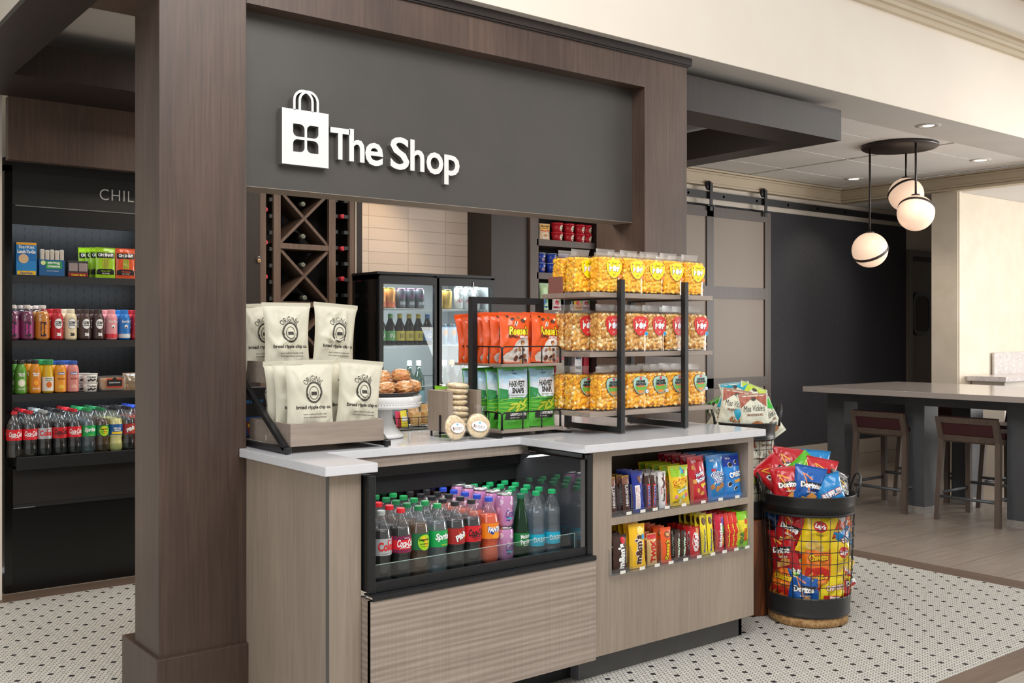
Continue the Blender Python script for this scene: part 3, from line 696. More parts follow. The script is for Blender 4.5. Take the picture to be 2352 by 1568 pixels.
tray('clear acrylic divider tray on the lower candy shelf', 2.715, 3.552, 2.840, .399, [2.717, 2.83, 2.93, 3.00, 3.09, 3.175, 3.255, 3.345, 3.405, 3.50, 3.550], .105)
# ---- candy
def vtxt(st, l, h, m, sh=0, bold=.03, ol=None, x=0, zf=.5, lv=2, w_=None):
    def a(g, S, H=None):
        z = w_*zf
        if ol: t_(g, S, st, l, h, ol, x, z, lv, PI/2, bold+.05, sh)
        t_(g, S, st, l, h, m, x, z, lv+1, PI/2, bold, sh)
    return a
CH = {}
def candy(key, w, h, t, base, fn, seal=.08, seed=1, zone=None, pinch=.05):
    def mk():
        g = bag(w, h, t, base, lambda g, S: fn(g, S, h), seed, seal, nu=8, nv=16, zone=zone, pinch=pinch); return tag(g.make('candy_bar' if w < .07 else 'candy_bag'), '', 'candy')
    CH[key] = Stock(mk)
def V_(st, l, th, m, ol=None, **k):
    def f(g, S, h):
        zf = k.get('zf', .47); x = k.get('x', 0); b = k.get('bold', .03); s = k.get('shear', 0)
        if ol: t_(g, S, st, l*1.03, th*1.12, ol, x, h*zf, 2, PI/2, b+.06, s)
        t_(g, S, st, l, th, m, x, h*zf, 3, PI/2, b, s)
        for e in k.get('more', []): e(g, S, h)
    return f
BR = FOIL(0x3b2219); BR2 = FOIL(0x4a2c20); ORG = FOIL(0xe8591e); CRED = FOIL(0xc4161e); CBLU = FOIL(0x1b3c9c); CYEL = FOIL(0xf2c811)
def blobc(x, zf, r, m, s=1): return lambda g, S, h: put(g, S, ell(r, r*s, 14, 2), m, x, h*zf, 2)
candy('hershey', .040, .150, .012, FOIL(0x4a2a24), V_("HERSHEY'S", .085, .015, C(0xd8d6d2, .3), more=[lambda g, S, h: put(g, S, rect(.036, .03, 4, 3), C(0x8a5a44, .4), 0, h*.87, 2), lambda g, S, h: put(g, S, rect(.038, .01, 4, 2), C(0xc9a23c, .3, .6), 0, h*.96, 2)]), seed=1)
candy('crunch', .062, .160, .014, FOIL(0x1c2f96), V_('CRUNCH', .078, .017, WH, C(0xd32030), x=-.006, zf=.36, bold=.05, more=[lambda g, S, h: put(g, S, rect(.028, .095, 4, 8), WH, -.006, h*.36, 1), lambda g, S, h: put(g, S, rect(.022, .024, 3, 3), C(0x7a4a30, .5), .010, h*.80, 2, .4)]), seed=2)
candy('snickers', .030, .152, .020, BR2, V_('SNICKERS', .085, .012, C(0x1f3fa0), WH, zf=.36, bold=.05, more=[lambda g, S, h: put(g, S, rect(.018, .098, 3, 8), C(0xc8202c), 0, h*.36, 1), lambda g, S, h: put(g, S, rect(.028, .012, 3, 2), C(0xb9b6b4, .3, .5), 0, h*.95, 2)]), seed=3)
candy('bueno', .050, .148, .016, FOIL(0xe8e4e2), V_('bueno', .050, .015, BR, zf=.36, more=[lambda g, S, h: t_(g, S, 'kinder', .03, .007, C(0xc4161e), -.014, h*.5, 3, PI/2), lambda g, S, h: put(g, S, stroke([(.0, .0), (.012, .02), (.004, .04), (.018, .06)], .012), C(0x5a3020, .4), -.004, h*.55, 2), lambda g, S, h: put(g, S, rect(.008, .12, 2, 8), C(0xd8402c, .4), .019, h*.45, 2)]), seed=4)
def gummies(g, S, h):
    put(g, S, rect(.105, .045, 12, 4), C(0x9fd32c, .35), 0, h*.86, 1); put(g, S, blob([(-.010, -.01), (.006, -.012), (.012, .002), (.004, .018), (-.006, .014)], 2), C(0x2fb4cc, .4), .012, h*.86, 2); put(g, S, ell(.006, .009, 12, 2), C(0xc8304c), .026, h*.84, 2)
    t_(g, S, 'Starburst', .092, .030, C(0xd42a20), 0, h*.60, 2, rot=.25, bold=.08); t_(g, S, 'Starburst', .088, .025, C(0xf5e020), 0, h*.60, 3, rot=.25, bold=.02)
    t_(g, S, 'Gummies', .066, .020, C(0x48b03c), .006, h*.40, 2, rot=.25, bold=.07); t_(g, S, 'Gummies', .064, .017, WH, .006, h*.40, 3, rot=.25, bold=.03)
    for i, (x, z, c) in enumerate([(-.03, .22, 0xe890a8), (-.008, .19, 0xc8e050), (.016, .21, 0x90d0c8), (.034, .25, 0xe870a0), (.0, .10, 0xf4f0d0)]): put(g, S, ell(.008, .009, 10, 2), C(c, .4), x, h*z, 2)
    t_(g, S, 'SHARE SIZE', .03, .008, BK, -.03, h*.09, 2)
candy('gummies', .120, .165, .03, FOIL(0xf0cb18), gummies, seed=5)
def nutter(g, S, h):
    t_(g, S, 'Nutter', .058, .020, C(0x23409c), .004, h*.62, 2, rot=.3, bold=.09); t_(g, S, 'Nutter', .056, .018, WH, .004, h*.62, 3, rot=.3, bold=.04)
    t_(g, S, 'Butter', .060, .022, C(0x23409c), .008, h*.50, 2, rot=.3, bold=.09); t_(g, S, 'Butter', .058, .020, WH, .008, h*.50, 3, rot=.3, bold=.04)
    t_(g, S, 'Bites', .036, .015, C(0xf0d020), .022, h*.38, 3, rot=.3, bold=.05)
    for x, z in ((-.030, .46), (.010, .20), (-.012, .26), (-.032, .76)): put(g, S, ell(.010, .010, 12, 2), C(0xd89848, .6), x, h*z, 2)
    t_(g, S, 'SNAK SAKS', .03, .010, WH, -.02, h*.89, 3)
candy('nutter', .105, .195, .035, FOIL(0xc81f2c), nutter, seed=6)
def ahoy(g, S, h):
    t_(g, S, 'Mini', .032, .013, C(0xd82030), -.022, h*.67, 3, bold=.06, shear=.2)
    for st, z, x in (('Chips', .56, -.002), ('Ahoy!', .43, .006)):
        t_(g, S, st, .080, .032, WH, x, h*z, 2, rot=.15, bold=.12); t_(g, S, st, .076, .027, C(0x1d4a94), x, h*z, 3, rot=.15, bold=.01)
    for x, z, r in ((-.034, .30, .012), (-.004, .25, .013), (.018, .29, .012), (.036, .31, .011), (.026, .34, .008)):
        put(g, S, ell(r, r, 14, 2), C(0xc88a48, .6), x, h*z, 2)
        for k in range(4): put(g, S, ell(.0018, .0018, 6, 1), C(0x4a2414), x+r*.5*math.cos(k*1.7), h*z+r*.5*math.sin(k*1.7), 3)
    t_(g, S, 'SNAK SAKS', .03, .009, WH, -.022, h*.88, 3)
candy('ahoy', .110, .192, .035, FOIL(0x1b86cf), ahoy, seed=7)
def oreo(g, S, h):
    put(g, S, rect(.108, .05, 12, 5), C(0x1b3fae, .3), 0, h*.84, 1)
    t_(g, S, 'OREO', .088, .030, C(0x1a56b8), .008, h*.52, 2, rot=.1, bold=.10); t_(g, S, 'OREO', .084, .024, WH, .008, h*.52, 3, rot=.1, bold=.06)
    t_(g, S, 'mini', .048, .018, C(0xf0a820), .026, h*.38, 3, rot=.15, bold=.05)
    for x, z, s in ((-.028, .30, .8), (.012, .20, .5), (-.018, .74, .8), (.018, .80, .5)): put(g, S, ell(.0125, .0125*s+.002, 14, 2), WH, x, h*z, 2, .6); put(g, S, ell(.0118, .0115*s, 14, 2), C(0x26262c, .6), x+.001, h*z+.001, 3, .6)
    t_(g, S, 'TEAM USA', .03, .009, WH, -.026, h*.89, 3)
candy('oreo', .112, .190, .035, FOIL(0x1f8adf), oreo, seed=8)
candy('mmbrown', .075, .145, .022, FOIL(0x3a1f16), V_("m&m's", .10, .036, WH, zf=.42, bold=.06, more=[lambda g, S, h: put(g, S, ell(.014, .014, 14, 2), C(0xc82030, .3), .012, h*.84, 3), lambda g, S, h: t_(g, S, 'MILK CHOCOLATE', .05, .004, WH, .028, h*.4, 3, PI/2)]), seed=9)
candy('mmyellow', .085, .175, .022, FOIL(0xf2bc14), V_("m&m's", .115, .036, C(0x4a2414), WH, zf=.42, bold=.05, more=[lambda g, S, h: put(g, S, ell(.016, .018, 14, 2), C(0xf4e080, .4), .012, h*.84, 3), lambda g, S, h: put(g, S, ell(.008, .012, 10, 2), C(0x30a0c8, .4), .026, h*.70, 3)]), seed=10)
candy('twix', .055, .128, .022, FOIL(0xd8b070), V_('TWIX', .088, .030, C(0xc4161e), zf=.45, bold=.05, shear=.1, more=[lambda g, S, h: put(g, S, rect(.05, .018, 4, 2), C(0xc4161e), 0, h*.90, 2)]), seed=11)
candy('pbcup', .062, .142, .018, ORG, V_("Reese's", .082, .024, C(0xf4dc20), C(0x3a1a10), zf=.36, shear=.2, bold=.03, more=[lambda g, S, h: put(g, S, ell(.018, .013, 14, 2), C(0x7a4224, .4), .004, h*.80, 2), lambda g, S, h: put(g, S, ell(.011, .007, 14, 2), C(0xd8a060, .4), .004, h*.80, 3)]), seed=12)
candy('milky', .030, .118, .018, FOIL(0x3e2a20), V_('MilkyWay', .080, .013, C(0xe8f0e0), C(0x2c8a4a), zf=.45, bold=.03, shear=.1), seed=13)
candy('kitkat', .060, .124, .016, CRED, V_('KitKat', .075, .026, WH, zf=.5, bold=.05, shear=.15, more=[lambda g, S, h: put(g, S, ring(.040, .019, .002), WH, 0, h*.5, 2, PI/2), lambda g, S, h: put(g, S, rect(.014, .03, 2, 3), C(0xd89858), .012, h*.84, 2)]), seed=14)
candy('butterf', .038, .166, .018, FOIL(0xf2dc28), V_('Butterfinger', .100, .013, C(0x1b50b0), zf=.36, bold=.03, shear=.15, more=[lambda g, S, h: put(g, S, ell(.013, .016, 12, 2), C(0x5a3216, .4), 0, h*.84, 2)]), seed=15)
candy('skittles', .055, .160, .020, FOIL(0xc81838), V_('Skittles', .105, .020, WH, zf=.45, bold=.05, more=[lambda g, S, h: put(g, S, ell(.01, .02, 12, 2), C(0xf0a030), .016, h*.30, 1), lambda g, S, h: put(g, S, ell(.01, .02, 12, 2), C(0x50b848), .016, h*.60, 1), lambda g, S, h: put(g, S, ell(.01, .02, 12, 2), C(0x6a3aa0), .016, h*.80, 1)]), seed=16)
candy('burst', .026, .157, .022, FOIL(0xe03a28), V_('Starburst', .095, .011, C(0xf4e040), zf=.4, bold=.04, more=[lambda g, S, h: put(g, S, rect(.022, .1, 3, 8), C(0xc81828), 0, h*.4, 1)]), seed=17)
candy('sour', .072, .155, .022, FOIL(0x8ed01c), V_('SOUR', .052, .022, C(0x2c7a28), zf=.28, x=-.012, bold=.07, more=[lambda g, S, h: put(g, S, rect(.062, .085, 8, 8), C(0xf0e030, .35), 0, h*.50, 1), lambda g, S, h: t_(g, S, 'PATCH', .055, .022, C(0xd8301c), .010, h*.36, 4, PI/2, .07), lambda g, S, h: put(g, S, ell(.010, .012, 12, 2), C(0xd83c2c), .016, h*.72, 3)]), seed=18)
top = [('hershey', 2.772, 3, 'brown chocolate bar with silver letters, left edge of the upper candy shelf'), ('hershey', 2.846, 4, 'brown chocolate bar with silver letters, beside the blue crisp bar'), ('crunch', 2.915, 4, 'blue crisp chocolate bar on the upper candy shelf'), ('snickers', 2.968, 4, 'brown peanut bar with a blue name, left column on the upper candy shelf'), ('snickers', 3.001, 4, 'brown peanut bar with a blue name, right column on the upper candy shelf'), ('bueno', 3.050, 4, 'white wafer bar wrapper on the upper candy shelf'), ('gummies', 3.150, 5, 'yellow and green gummies bag on the upper candy shelf'), ('nutter', 3.272, 5, 'red peanut cookie bag on the upper candy shelf'), ('ahoy', 3.383, 4, 'light blue mini chip cookie bag on the upper candy shelf'), ('oreo', 3.492, 4, 'blue mini sandwich cookie bag on the upper candy shelf')]
low = [('mmbrown', 2.785, 4, 'brown chocolate candy bag on the lower candy shelf'), ('mmyellow', 2.882, 5, 'yellow peanut candy bag on the lower candy shelf'), ('twix', 2.965, 5, 'tan and red caramel cookie bar on the lower candy shelf'), ('pbcup', 3.048, 5, 'orange peanut butter cup pack on the lower candy shelf'), ('milky', 3.115, 5, 'dark nougat bar with green lettering, left column on the lower candy shelf'), ('milky', 3.150, 5, 'dark nougat bar with green lettering, right column on the lower candy shelf'), ('kitkat', 3.217, 5, 'red wafer bar with a white oval on the lower candy shelf'), ('butterf', 3.279, 5, 'yellow crunchy peanut bar, left column on the lower candy shelf'), ('butterf', 3.321, 5, 'yellow crunchy peanut bar, right column on the lower candy shelf'), ('skittles', 3.374, 5, 'dark pink fruit candy bag on the lower candy shelf'), ('burst', 3.428, 4, 'red fruit chew stick, left column on the lower candy shelf'), ('burst', 3.456, 4, 'red fruit chew stick, middle column on the lower candy shelf'), ('burst', 3.483, 4, 'red fruit chew stick, right column on the lower candy shelf'), ('sour', 3.526, 4, 'green and yellow sour candy bag on the lower candy shelf')]
for rows, y0, z in ((top, 2.888, .621), (low, 2.864, .402)):
    for k, x, n, lb in rows:
        big = k in ('gummies', 'nutter', 'ahoy', 'oreo'); st = .042 if big else .030
        for j in range(n):
            CH[k].put((x+random.uniform(-.002, .002), y0+j*st+random.uniform(0, .003), z), random.uniform(-.06, .06), lb+(', front' if j == 0 else ', %s back' % ORD[j]), 'candy packs on the counter shelves', tilt=(random.uniform(-.10, -.03) if not big else -.08-random.uniform(0, .04), random.uniform(-.02, .02)))

area('case_fill_light', (2.14, 3.20, .835), (math.radians(-32), 0, 0), .85, .6, (.95, .98, 1), .02)  # added fill under the canopy to brighten the bottles, no lamp seen
# ------------------------------------------------------------------ two-tier chip rack
CT = .9155
t = T('chip_rack', 'two-tier wooden tray rack with black slanted metal frame at the left counter end', 'rack', (1.57, 3.25, CT))
def traybox(g, x0, x1, y0, y1, z0, z1, m=WTH, k=.012):
    g.box(x0, y0, z0, x1, y0+k, z1, m, .001); g.box(x0, y1-k, z0, x1, y1, z1, m, .001); g.box(x0, y0+k, z0, x0+k, y1-k, z1, m); g.box(x1-k, y0+k, z0, x1, y1-k, z1, m); g.box(x0+k, y0+k, z0, x1-k, y1-k, z0+.008, m); return g
traybox(G(), 0, .375, 0, .345, .024, .103).make('wooden_tray', t)
traybox(G(), .005, .38, .205, .50, .238, .317).make('wooden_tray', t)
def bar(g, a, b, w, m=BLK):
    a, b = Vector(a), Vector(b); d = (b-a).normalized(); u = Vector((1, 0, 0)); v = d.cross(u).normalized(); V = []
    for p in (a, b):
        for s, q in ((-1, -1), (1, -1), (1, 1), (-1, 1)): V.append(tuple(p+u*s*w/2+v*q*w/2))
    return g.add(V, [(0, 1, 2, 3), (7, 6, 5, 4), (0, 4, 5, 1), (1, 5, 6, 2), (2, 6, 7, 3), (3, 7, 4, 0)], m)
for x in (-.012, .388):
    g = G(); bar(g, (x, .0, .013), (x, .56, .013), .019); bar(g, (x, .012, .018), (x, .54, .34), .019); g.box(x-.011, -.012, .003, x+.011, .01, .024, BLK, .002)
    for y in (.005, .54): g.lathe([(.008, 0), (.008, .004)], BLKM, 12, (x, y, 0))
    g.make('side_frame', t)
CRM = C(0xcfcab6, .5); INK = C(0x38332c, .7)
def chip_art(g, S):
    put(g, S, arc(text2d('ORiGiNaL', .086, .020, .0, 0, 1.05), .045), INK, .005, .222, 1)
    put(g, S, ring(.034, .039, .0012), INK, .006, .172, 1); put(g, S, ring(.032, .037, .0045), INK, .006, .172, 1)
    put(g, S, ring(.020, .024, .0022), INK, .006, .170, 1); put(g, S, rect(.024, .012, 3, 2), INK, .006, .168, 1)
    for i in range(7): put(g, S, rect(.0022, .007, 1, 1), INK, .006+.026*math.cos(.45*i+.2+PI), .170+.031*math.sin(.45*i+.2+PI), 1, .45*i)
    t_(g, S, 'broad ripple chip co.', .150, .0165, INK, .008, .118, 1, bold=.03)
    t_(g, S, 'hand crafted & locally made', .098, .0062, INK, .012, .094, 1, bold=.005); t_(g, S, 'from Idaho Russet potatoes.', .098, .0062, INK, .013, .083, 1, bold=.005)
    for i in range(4): put(g, S, ring(.0075, .0085, .0012, 16), INK, -.030+.021*i, .052, 1); put(g, S, rect(.006, .004, 2, 2), INK, -.030+.021*i, .052, 1)
def mk_chip(seed):
    def f():
        g = bag(.190, .285, .060, CRM, chip_art, seed, .055, nu=16, nv=26, pinch=.12)
        B = bagS(.19, .285, .06, seed+11, .055, .12, 1)
        for i, s in enumerate(["We're a small company", 'trying to make the best', 'potato chip you can buy.', 'We think you will agree', 'that our chips are', 'pretty good.']): t_(g, lambda x, z, e: B(-x, z, e), s, .10, .0075, INK, 0, .19-.015*i, 1, bold=.0)
        return tag(g.make('chip_bag'), '', 'chip bag')
    return Stock(f)
cb = [mk_chip(3), mk_chip(8), mk_chip(5)]
GR = 'cream potato chip bags on the two-tier rack'
cb[0].put((1.672, 3.30, .952), -.10, 'cream chip bag, lower tray, front left', GR, tilt=(-.05, 0))
cb[1].put((1.860, 3.305, .952), -.02, 'cream chip bag, lower tray, front right, leaning right', GR, tilt=(-.03, .09))
cb[2].put((1.665, 3.375, .950), -.12, 'cream chip bag right behind the lower front-left one', GR, tilt=(-.03, -.02))
cb[0].put((1.662, 3.435, .950), -.15, 'cream chip bag, third back on the left of the lower tray', GR, tilt=(-.02, -.03))
cb[1].put((1.848, 3.39, .950), .1, 'cream chip bag hidden behind the lower front-right one', GR, tilt=(-.03, .03))
o = cb[2].put((1.655, 3.525, .95), PI+.95, 'cream chip bag turned to show its back text in lower tray', GR, tilt=(.12, 0), scale=(.8, .8, .80))
cb[1].put((1.688, 3.52, 1.166), -.12, 'cream chip bag, upper tray, front left', GR, tilt=(-.05, 0))
cb[2].put((1.876, 3.52, 1.166), -.0, 'cream chip bag, upper tray, front right, leaning right', GR, tilt=(-.03, .07))
cb[0].put((1.645, 3.625, 1.164), -.25, 'cream chip bag behind the upper front-left one', GR, tilt=(-.02, -.04))
cb[1].put((1.63, 3.685, 1.164), -.45, 'cream chip bag at the back left of the upper tray', GR, tilt=(-.02, -.08), scale=(.9, .9, .95))
t = tag(G().box(0, 0, 0, .22, .09, .20, C(0x16171d, .5)).make('snack_box', None, (1.64, 3.86, CT)), 'dark box with blue panel and candy dots behind the chip rack', 'box')
bxg = G(); SS = flat(-.0015); t_(bxg, SS, 'CRUNCHY', .09, .014, C(0x2f8fd8, .5), .060, .145, 3, bold=.03)
bxg.norecalc = True; bxg.make('lettering', t); bxg = G(); put(bxg, SS, rect(.094, .075, 2, 2), C(0x1d4f9c, .5), .053, .047, 1)
put(bxg, SS, rect(.05, .05, 2, 2), C(0x7a2c20, .5), .058, .045, 3, .2)
for x, z, c in ((.045, .05, 0xe0c020), (.062, .056, 0xd83020), (.056, .036, 0x2f7fd8), (.075, .045, 0xd85040)): put(bxg, SS, ell(.008, .008, 12, 2), C(c, .4), x, z, 4)
bxg.norecalc = True; bxg.make('printed_panel', t)
# ------------------------------------------------------------------ cake stand with wrapped pastries
PORC = mat('white_porcelain', 0xe9e9e8, .12, coat=.5)
cx, cy = 2.11, 3.545
t = T('cake_stand', 'white porcelain pedestal cake stand on the counter', 'cake stand', (cx, cy, CT))
G().lathe([(0, .004), (.082, 0), (.092, .004), (.092, .012), (.086, .018), (.074, .026), (.058, .045), (.047, .075), (.043, .115), (0, .115)], PORC, 40).make('pedestal', t)
g = G(); g.lathe([(.043, .115), (.10, .118), (.150, .122), (.158, .126), (.160, .135), (.157, .139), (.160, .145), (.163, .165), (.160, .170), (.150, .168), (0, .166)], PORC, 64)
for i in range(90): a = 2*PI*i/90; g.lathe([(.0019, -.0019), (.0019, .0019), (0, .002)], PORC, 5, (.1605*math.cos(a), .1605*math.sin(a), .141))
g.norecalc = True; g.make('plate', t)
t = tag(G().lathe([(0, 0), (.140, 0), (.150, .004), (.156, .014), (.153, .016), (.146, .006), (0, .004)], C(0x2a2526, .35), 48).make('serving_tray', None, (cx, cy, CT+.1705)), 'round black serving tray on the white cake stand', 'tray')
def swirl(seed, icing=0):
    def f():
        t = T('wrapped_pastry', '', 'pastry')
        g = G(); rnd = random.Random(seed)
        def P(u, v):
            a = 2*PI*u; b = PI*v; r = .036*(abs(math.sin(b))**.6); rib = .0032*math.sin(a*4+b*9+seed)+.0034*math.sin(b*11-a*3)+.004*noise.noise(Vector((math.cos(a)*2.5, math.sin(a)*2.5, b*2+seed*3)))
            return ((r+rib*math.sin(b))*math.cos(a)*1.08, (r+rib*math.sin(b))*math.sin(a), .026-.026*math.cos(b)+rib*.6)
        q = nm('pastry_crust', .6, ) if 'pastry_crust' not in MC else None
        if q:
            f1 = q.noise(q.coord(), 38, 5, .65, .8); f2 = q.noise(q.coord((1, 1, 3)), 20, 3, .5)
            q.color(q.ramp(q.ma('ADD', q.ma('MULTIPLY', f1, .6), q.ma('MULTIPLY', f2, .4)), [(.34, 0x7c4020), (.43, 0xbd7238), (.50, 0xdc9c5c), (.58, 0xedc28c), (.68, 0xf4e4c4)])); q.bump(f1, .6, .006)
        g.grid(P, 40, 22, MC['pastry_crust']); g.norecalc = True; g.make('pastry', t)
        g = G()
        def F(u, v):
            a = 2*PI*u; b = PI*v; r = .041*(abs(math.sin(b))**.55)+.0015*noise.noise(Vector((math.cos(a)*3, math.sin(a)*3, b*3+seed)))*3
            return (r*math.cos(a)*1.1, r*math.sin(a), .027-.029*math.cos(b)+.003*noise.noise(Vector((a, b*2, seed))))
        g.grid(F, 24, 14, FILM)
        g.grid(lambda u, v: (.036+u*.02, (v-.5)*(.02+u*.03), .03+.012*u+.004*math.sin(v*14)), 4, 6, FILM); g.norecalc = True; g.make('clear_wrap', t)
        return t
    return Stock(f)
sw = [swirl(1), swirl(2)]
ZT = CT+.175
for i, (x, y, z, r, lb) in enumerate([(2.085, 3.475, ZT, .3, 'wrapped glazed pastry at the front left of the cake stand'), (2.172, 3.470, ZT, 1.2, 'wrapped raisin pastry at the front middle of the cake stand'), (2.245, 3.535, ZT, 2.2, 'wrapped cinnamon pastry at the right edge of the cake stand'), (2.10, 3.585, ZT, 4, 'wrapped pastry at the back left of the cake stand'), (2.185, 3.60, ZT, 5, 'wrapped pastry at the back right of the cake stand'), (2.09, 3.515, ZT+.042, 2.9, 'wrapped glazed pastry on top of the left pile of pastries'), (2.195, 3.535, ZT+.044, 1.9, 'wrapped braided pastry on top of the right pile of pastries'), (2.02, 3.52, ZT+.005, .9, 'wrapped dark pastry at the far left of the cake stand')]):
    sw[i % 2].put((x, y, z), r, lb, 'wrapped pastries on the cake stand', tilt=(random.uniform(-.15, .15), random.uniform(-.15, .15)))
# ------------------------------------------------------------------ wooden cubby with packed cookies
t = T('wooden_cubby', 'small open-front wooden cubby on black legs beside the cake stand', 'stand', (2.30, 3.345, CT))
G().box(0, 0, .022, .022, .15, .188, WT, .001).box(.142, 0, .022, .164, .15, .188, WT, .001).box(.022, 0, .022, .142, .15, .036, WT).box(.022, .138, .022, .142, .15, .188, WT).make('box', t)
g = G()
for x, y in ((-.005, .05), (.166, .05)): g.box(x-.001, y, 0, x+.003, y+.009, .090, BLK)
for x, y in ((.004, .13), (.155, .13), (.155, .01)): g.box(x, y, 0, x+.007, y+.007, .03, BLK)
g.box(-.006, .05, .014, .17, .059, .021, BLK); g.make('leg_frame', t)
ck = nm('cookie_dough', .8); f1 = ck.noise(ck.coord(), 90, 5, .7); ck.color(ck.ramp(f1, [(.3, 0xd4b48a), (.5, 0xecd6ae), (.7, 0xf6ead0)])); ck.bump(f1, .9, .006); CKM = ck.m
def cookie_pack(n, label_, seed, R=.045):
    def f():
        t = T('cookie_pack', '', 'cookies')
        for k in range(n):
            g = G()
            def P(u, v, k=k):
                a = 2*PI*u; b = PI*v; r = R*(abs(math.sin(b))**.5)*(1+.05*noise.noise(Vector((math.cos(a)*1.5, math.sin(a)*1.5, seed+k)))); z = .010-.011*math.cos(b)
                z += .0022*noise.noise(Vector((r*math.cos(a)*90, r*math.sin(a)*90, seed)))*math.sin(b)
                return (r*math.cos(a), r*math.sin(a), z+.021*k)
            g.grid(P, 32, 12, CKM); g.norecalc = True; g.make('cookie', t)
        g = G(); H = .021*n
        def F(u, v):
            a = 2*PI*u; b = PI*v; r = (R+.004)*(abs(math.sin(b))**.35)*(1+.05*noise.noise(Vector((math.cos(a)*3, math.sin(a)*3, seed*2+b))))
            return (r*math.cos(a), r*math.sin(a), H/2-(H/2+.004)*math.cos(b))
        g.grid(F, 28, 12, FILM)
        g.grid(lambda u, v: ((v-.5)*(.03+u*.035), R+.002+u*.032, H/2+.006*math.sin(v*17)*u+.004), 5, 12, FILM)
        g.grid(lambda u, v: ((v-.5)*(.07+u*.01), -R-.002-u*.012, H*.2+.003*math.sin(v*13)), 2, 10, FILM); g.norecalc = True; g.make('clear_wrap', t)
        if label_:
            g = G(); S = lambda x, z, e: (x, z, H+.0045+e)
            put(g, S, ell(.0325, .021, 36, 3), C(0xb8a8b0, .5), 0, -.004, 0); put(g, S, ell(.0318, .0203, 36, 3), WH, 0, -.004, 1)
            t_(g, S, "ROSIE'S", .044, .010, C(0x8a5a50, .5), 0, -.006, 2, bold=-.005); t_(g, S, 'R', .0085, .0155, C(0x8a5a50, .5), -.0195, -.007, 2, bold=-.005)
            put(g, S, rect(.03, .0006, 4, 1), C(0x9a8a90, .5), .003, -.0135, 2)
            for k in range(5): a = 2*PI*k/5; put(g, S, ell(.0018, .0018, 8, 1), C(0x4fb4d8, .5), .0026*math.cos(a), .009+.0026*math.sin(a), 2)
            g.norecalc = True; g.make('sticker', t)
        return t
    return Stock(f)
c1 = cookie_pack(1, True, 2.2, .048); c2 = cookie_pack(2, False, 3.7)
c1.put((2.272, 3.268, .9655), .05, 'wrapped round cookie with white oval sticker, left of the leaning pair', 'labelled cookies before the cubby', tilt=(1.36, 0))
c1.put((2.384, 3.262, .9665), -.35, 'wrapped round cookie with white oval sticker, right of the leaning pair', 'labelled cookies before the cubby', tilt=(1.34, .18))
c2.put((2.385, 3.405, 1.091), .2, 'clear wrapped cookie pair on top of the wooden cubby stack', 'unlabelled cookie packs in the cubby', tilt=(.05, .05))
c2.put((2.378, 3.40, 1.045), 1.2, 'clear wrapped cookie pair in the middle of the wooden cubby stack', 'unlabelled cookie packs in the cubby')
c2.put((2.373, 3.385, .998), 2.2, 'clear wrapped cookie pair low in the wooden cubby', 'unlabelled cookie packs in the cubby', tilt=(.1, 0))
c2.put((2.378, 3.40, .953), 3.2, 'clear wrapped cookie pair at the bottom of the wooden cubby', 'unlabelled cookie packs in the cubby')
tag(bag(.10, .185, .03, FOIL(0x8fd02c), None, 31).make('snack_bag', None, (2.455, 3.60, .925), (-.15, .10, .2)), 'lime green bag standing behind the wooden cubby', 'snack bag')
# ------------------------------------------------------------------ wire basket with crackers and sweetener
t = T('wire_basket', 'low black wire basket of crackers and packets behind the cake stand', 'basket', (2.30, 3.72, CT))
g = G()
for z in (.01, .055): g.tube([(0, 0, z), (.20, 0, z), (.20, .12, z), (0, .12, z)], .0018, BLK, 5, closed=True)
for i in range(5): g.tube([(i*.05, 0, .01), (i*.05, 0, .055)], .0015, BLK, 5)
for z in (.02, .032, .044): g.tube([(i*.20/40, -.001, z+(.003 if i % 2 else -.003)) for i in range(41)], .0009, BLK, 4)
g.tube([(0, 0, .003), (.2, 0, .003), (.2, .12, .003), (0, .12, .003)], .003, BLK, 5, closed=True); g.make('basket_frame', t)
pk = [Stock(lambda: tag(bag(.05, .07, .008, C(0xf2e23a, .5), lambda g, S: put(g, S, rect(.04, .02, 3, 2), WH, 0, .035, 1), 3, nu=4, nv=5).make('sweetener_packet'), '', 'packet')), Stock(lambda: tag(bag(.05, .068, .008, C(0xe0507c, .5), None, 4, nu=4, nv=5).make('sweetener_packet'), '', 'packet'))]
for i in range(4): pk[0].put((2.338+i*.012, 3.735+i*.012, CT+.015), .5+i*.1, 'yellow sweetener packet, %s from the left in the wire basket' % ORD[i], 'sweetener packets in the wire basket', tilt=(-.15, .05))
for i in range(2): pk[1].put((2.318+i*.008, 3.745+i*.012, CT+.015), .5, 'pink sweetener packet, %s one in the wire basket' % ('front', 'back')[i], 'sweetener packets in the wire basket', tilt=(-.15, .05))
CRK = speck('cracker', 0xb98a55, 0xd8b078, .8, 120, .3)
def crk():
    t = T('cracker_pack', '', 'crackers'); G().box(-.024, 0, .006, .024, .012, .062, CRK, .002).make('cracker', t); bag(.058, .072, .020, FILM, None, 5, nu=6, nv=8).make('clear_wrap', t).location = (0, .006, 0); return t
ckp = Stock(crk)
for i in range(7): ckp.put((2.405+.055*(i % 2)+.006*i, 3.735+(i//2)*.028, CT+.015+(.0 if i < 4 else .028)), .1*(i % 3), 'wrapped cracker pack in the wire basket, %s one' % ORD[i], 'wrapped crackers in the wire basket', tilt=(-.12, 0))
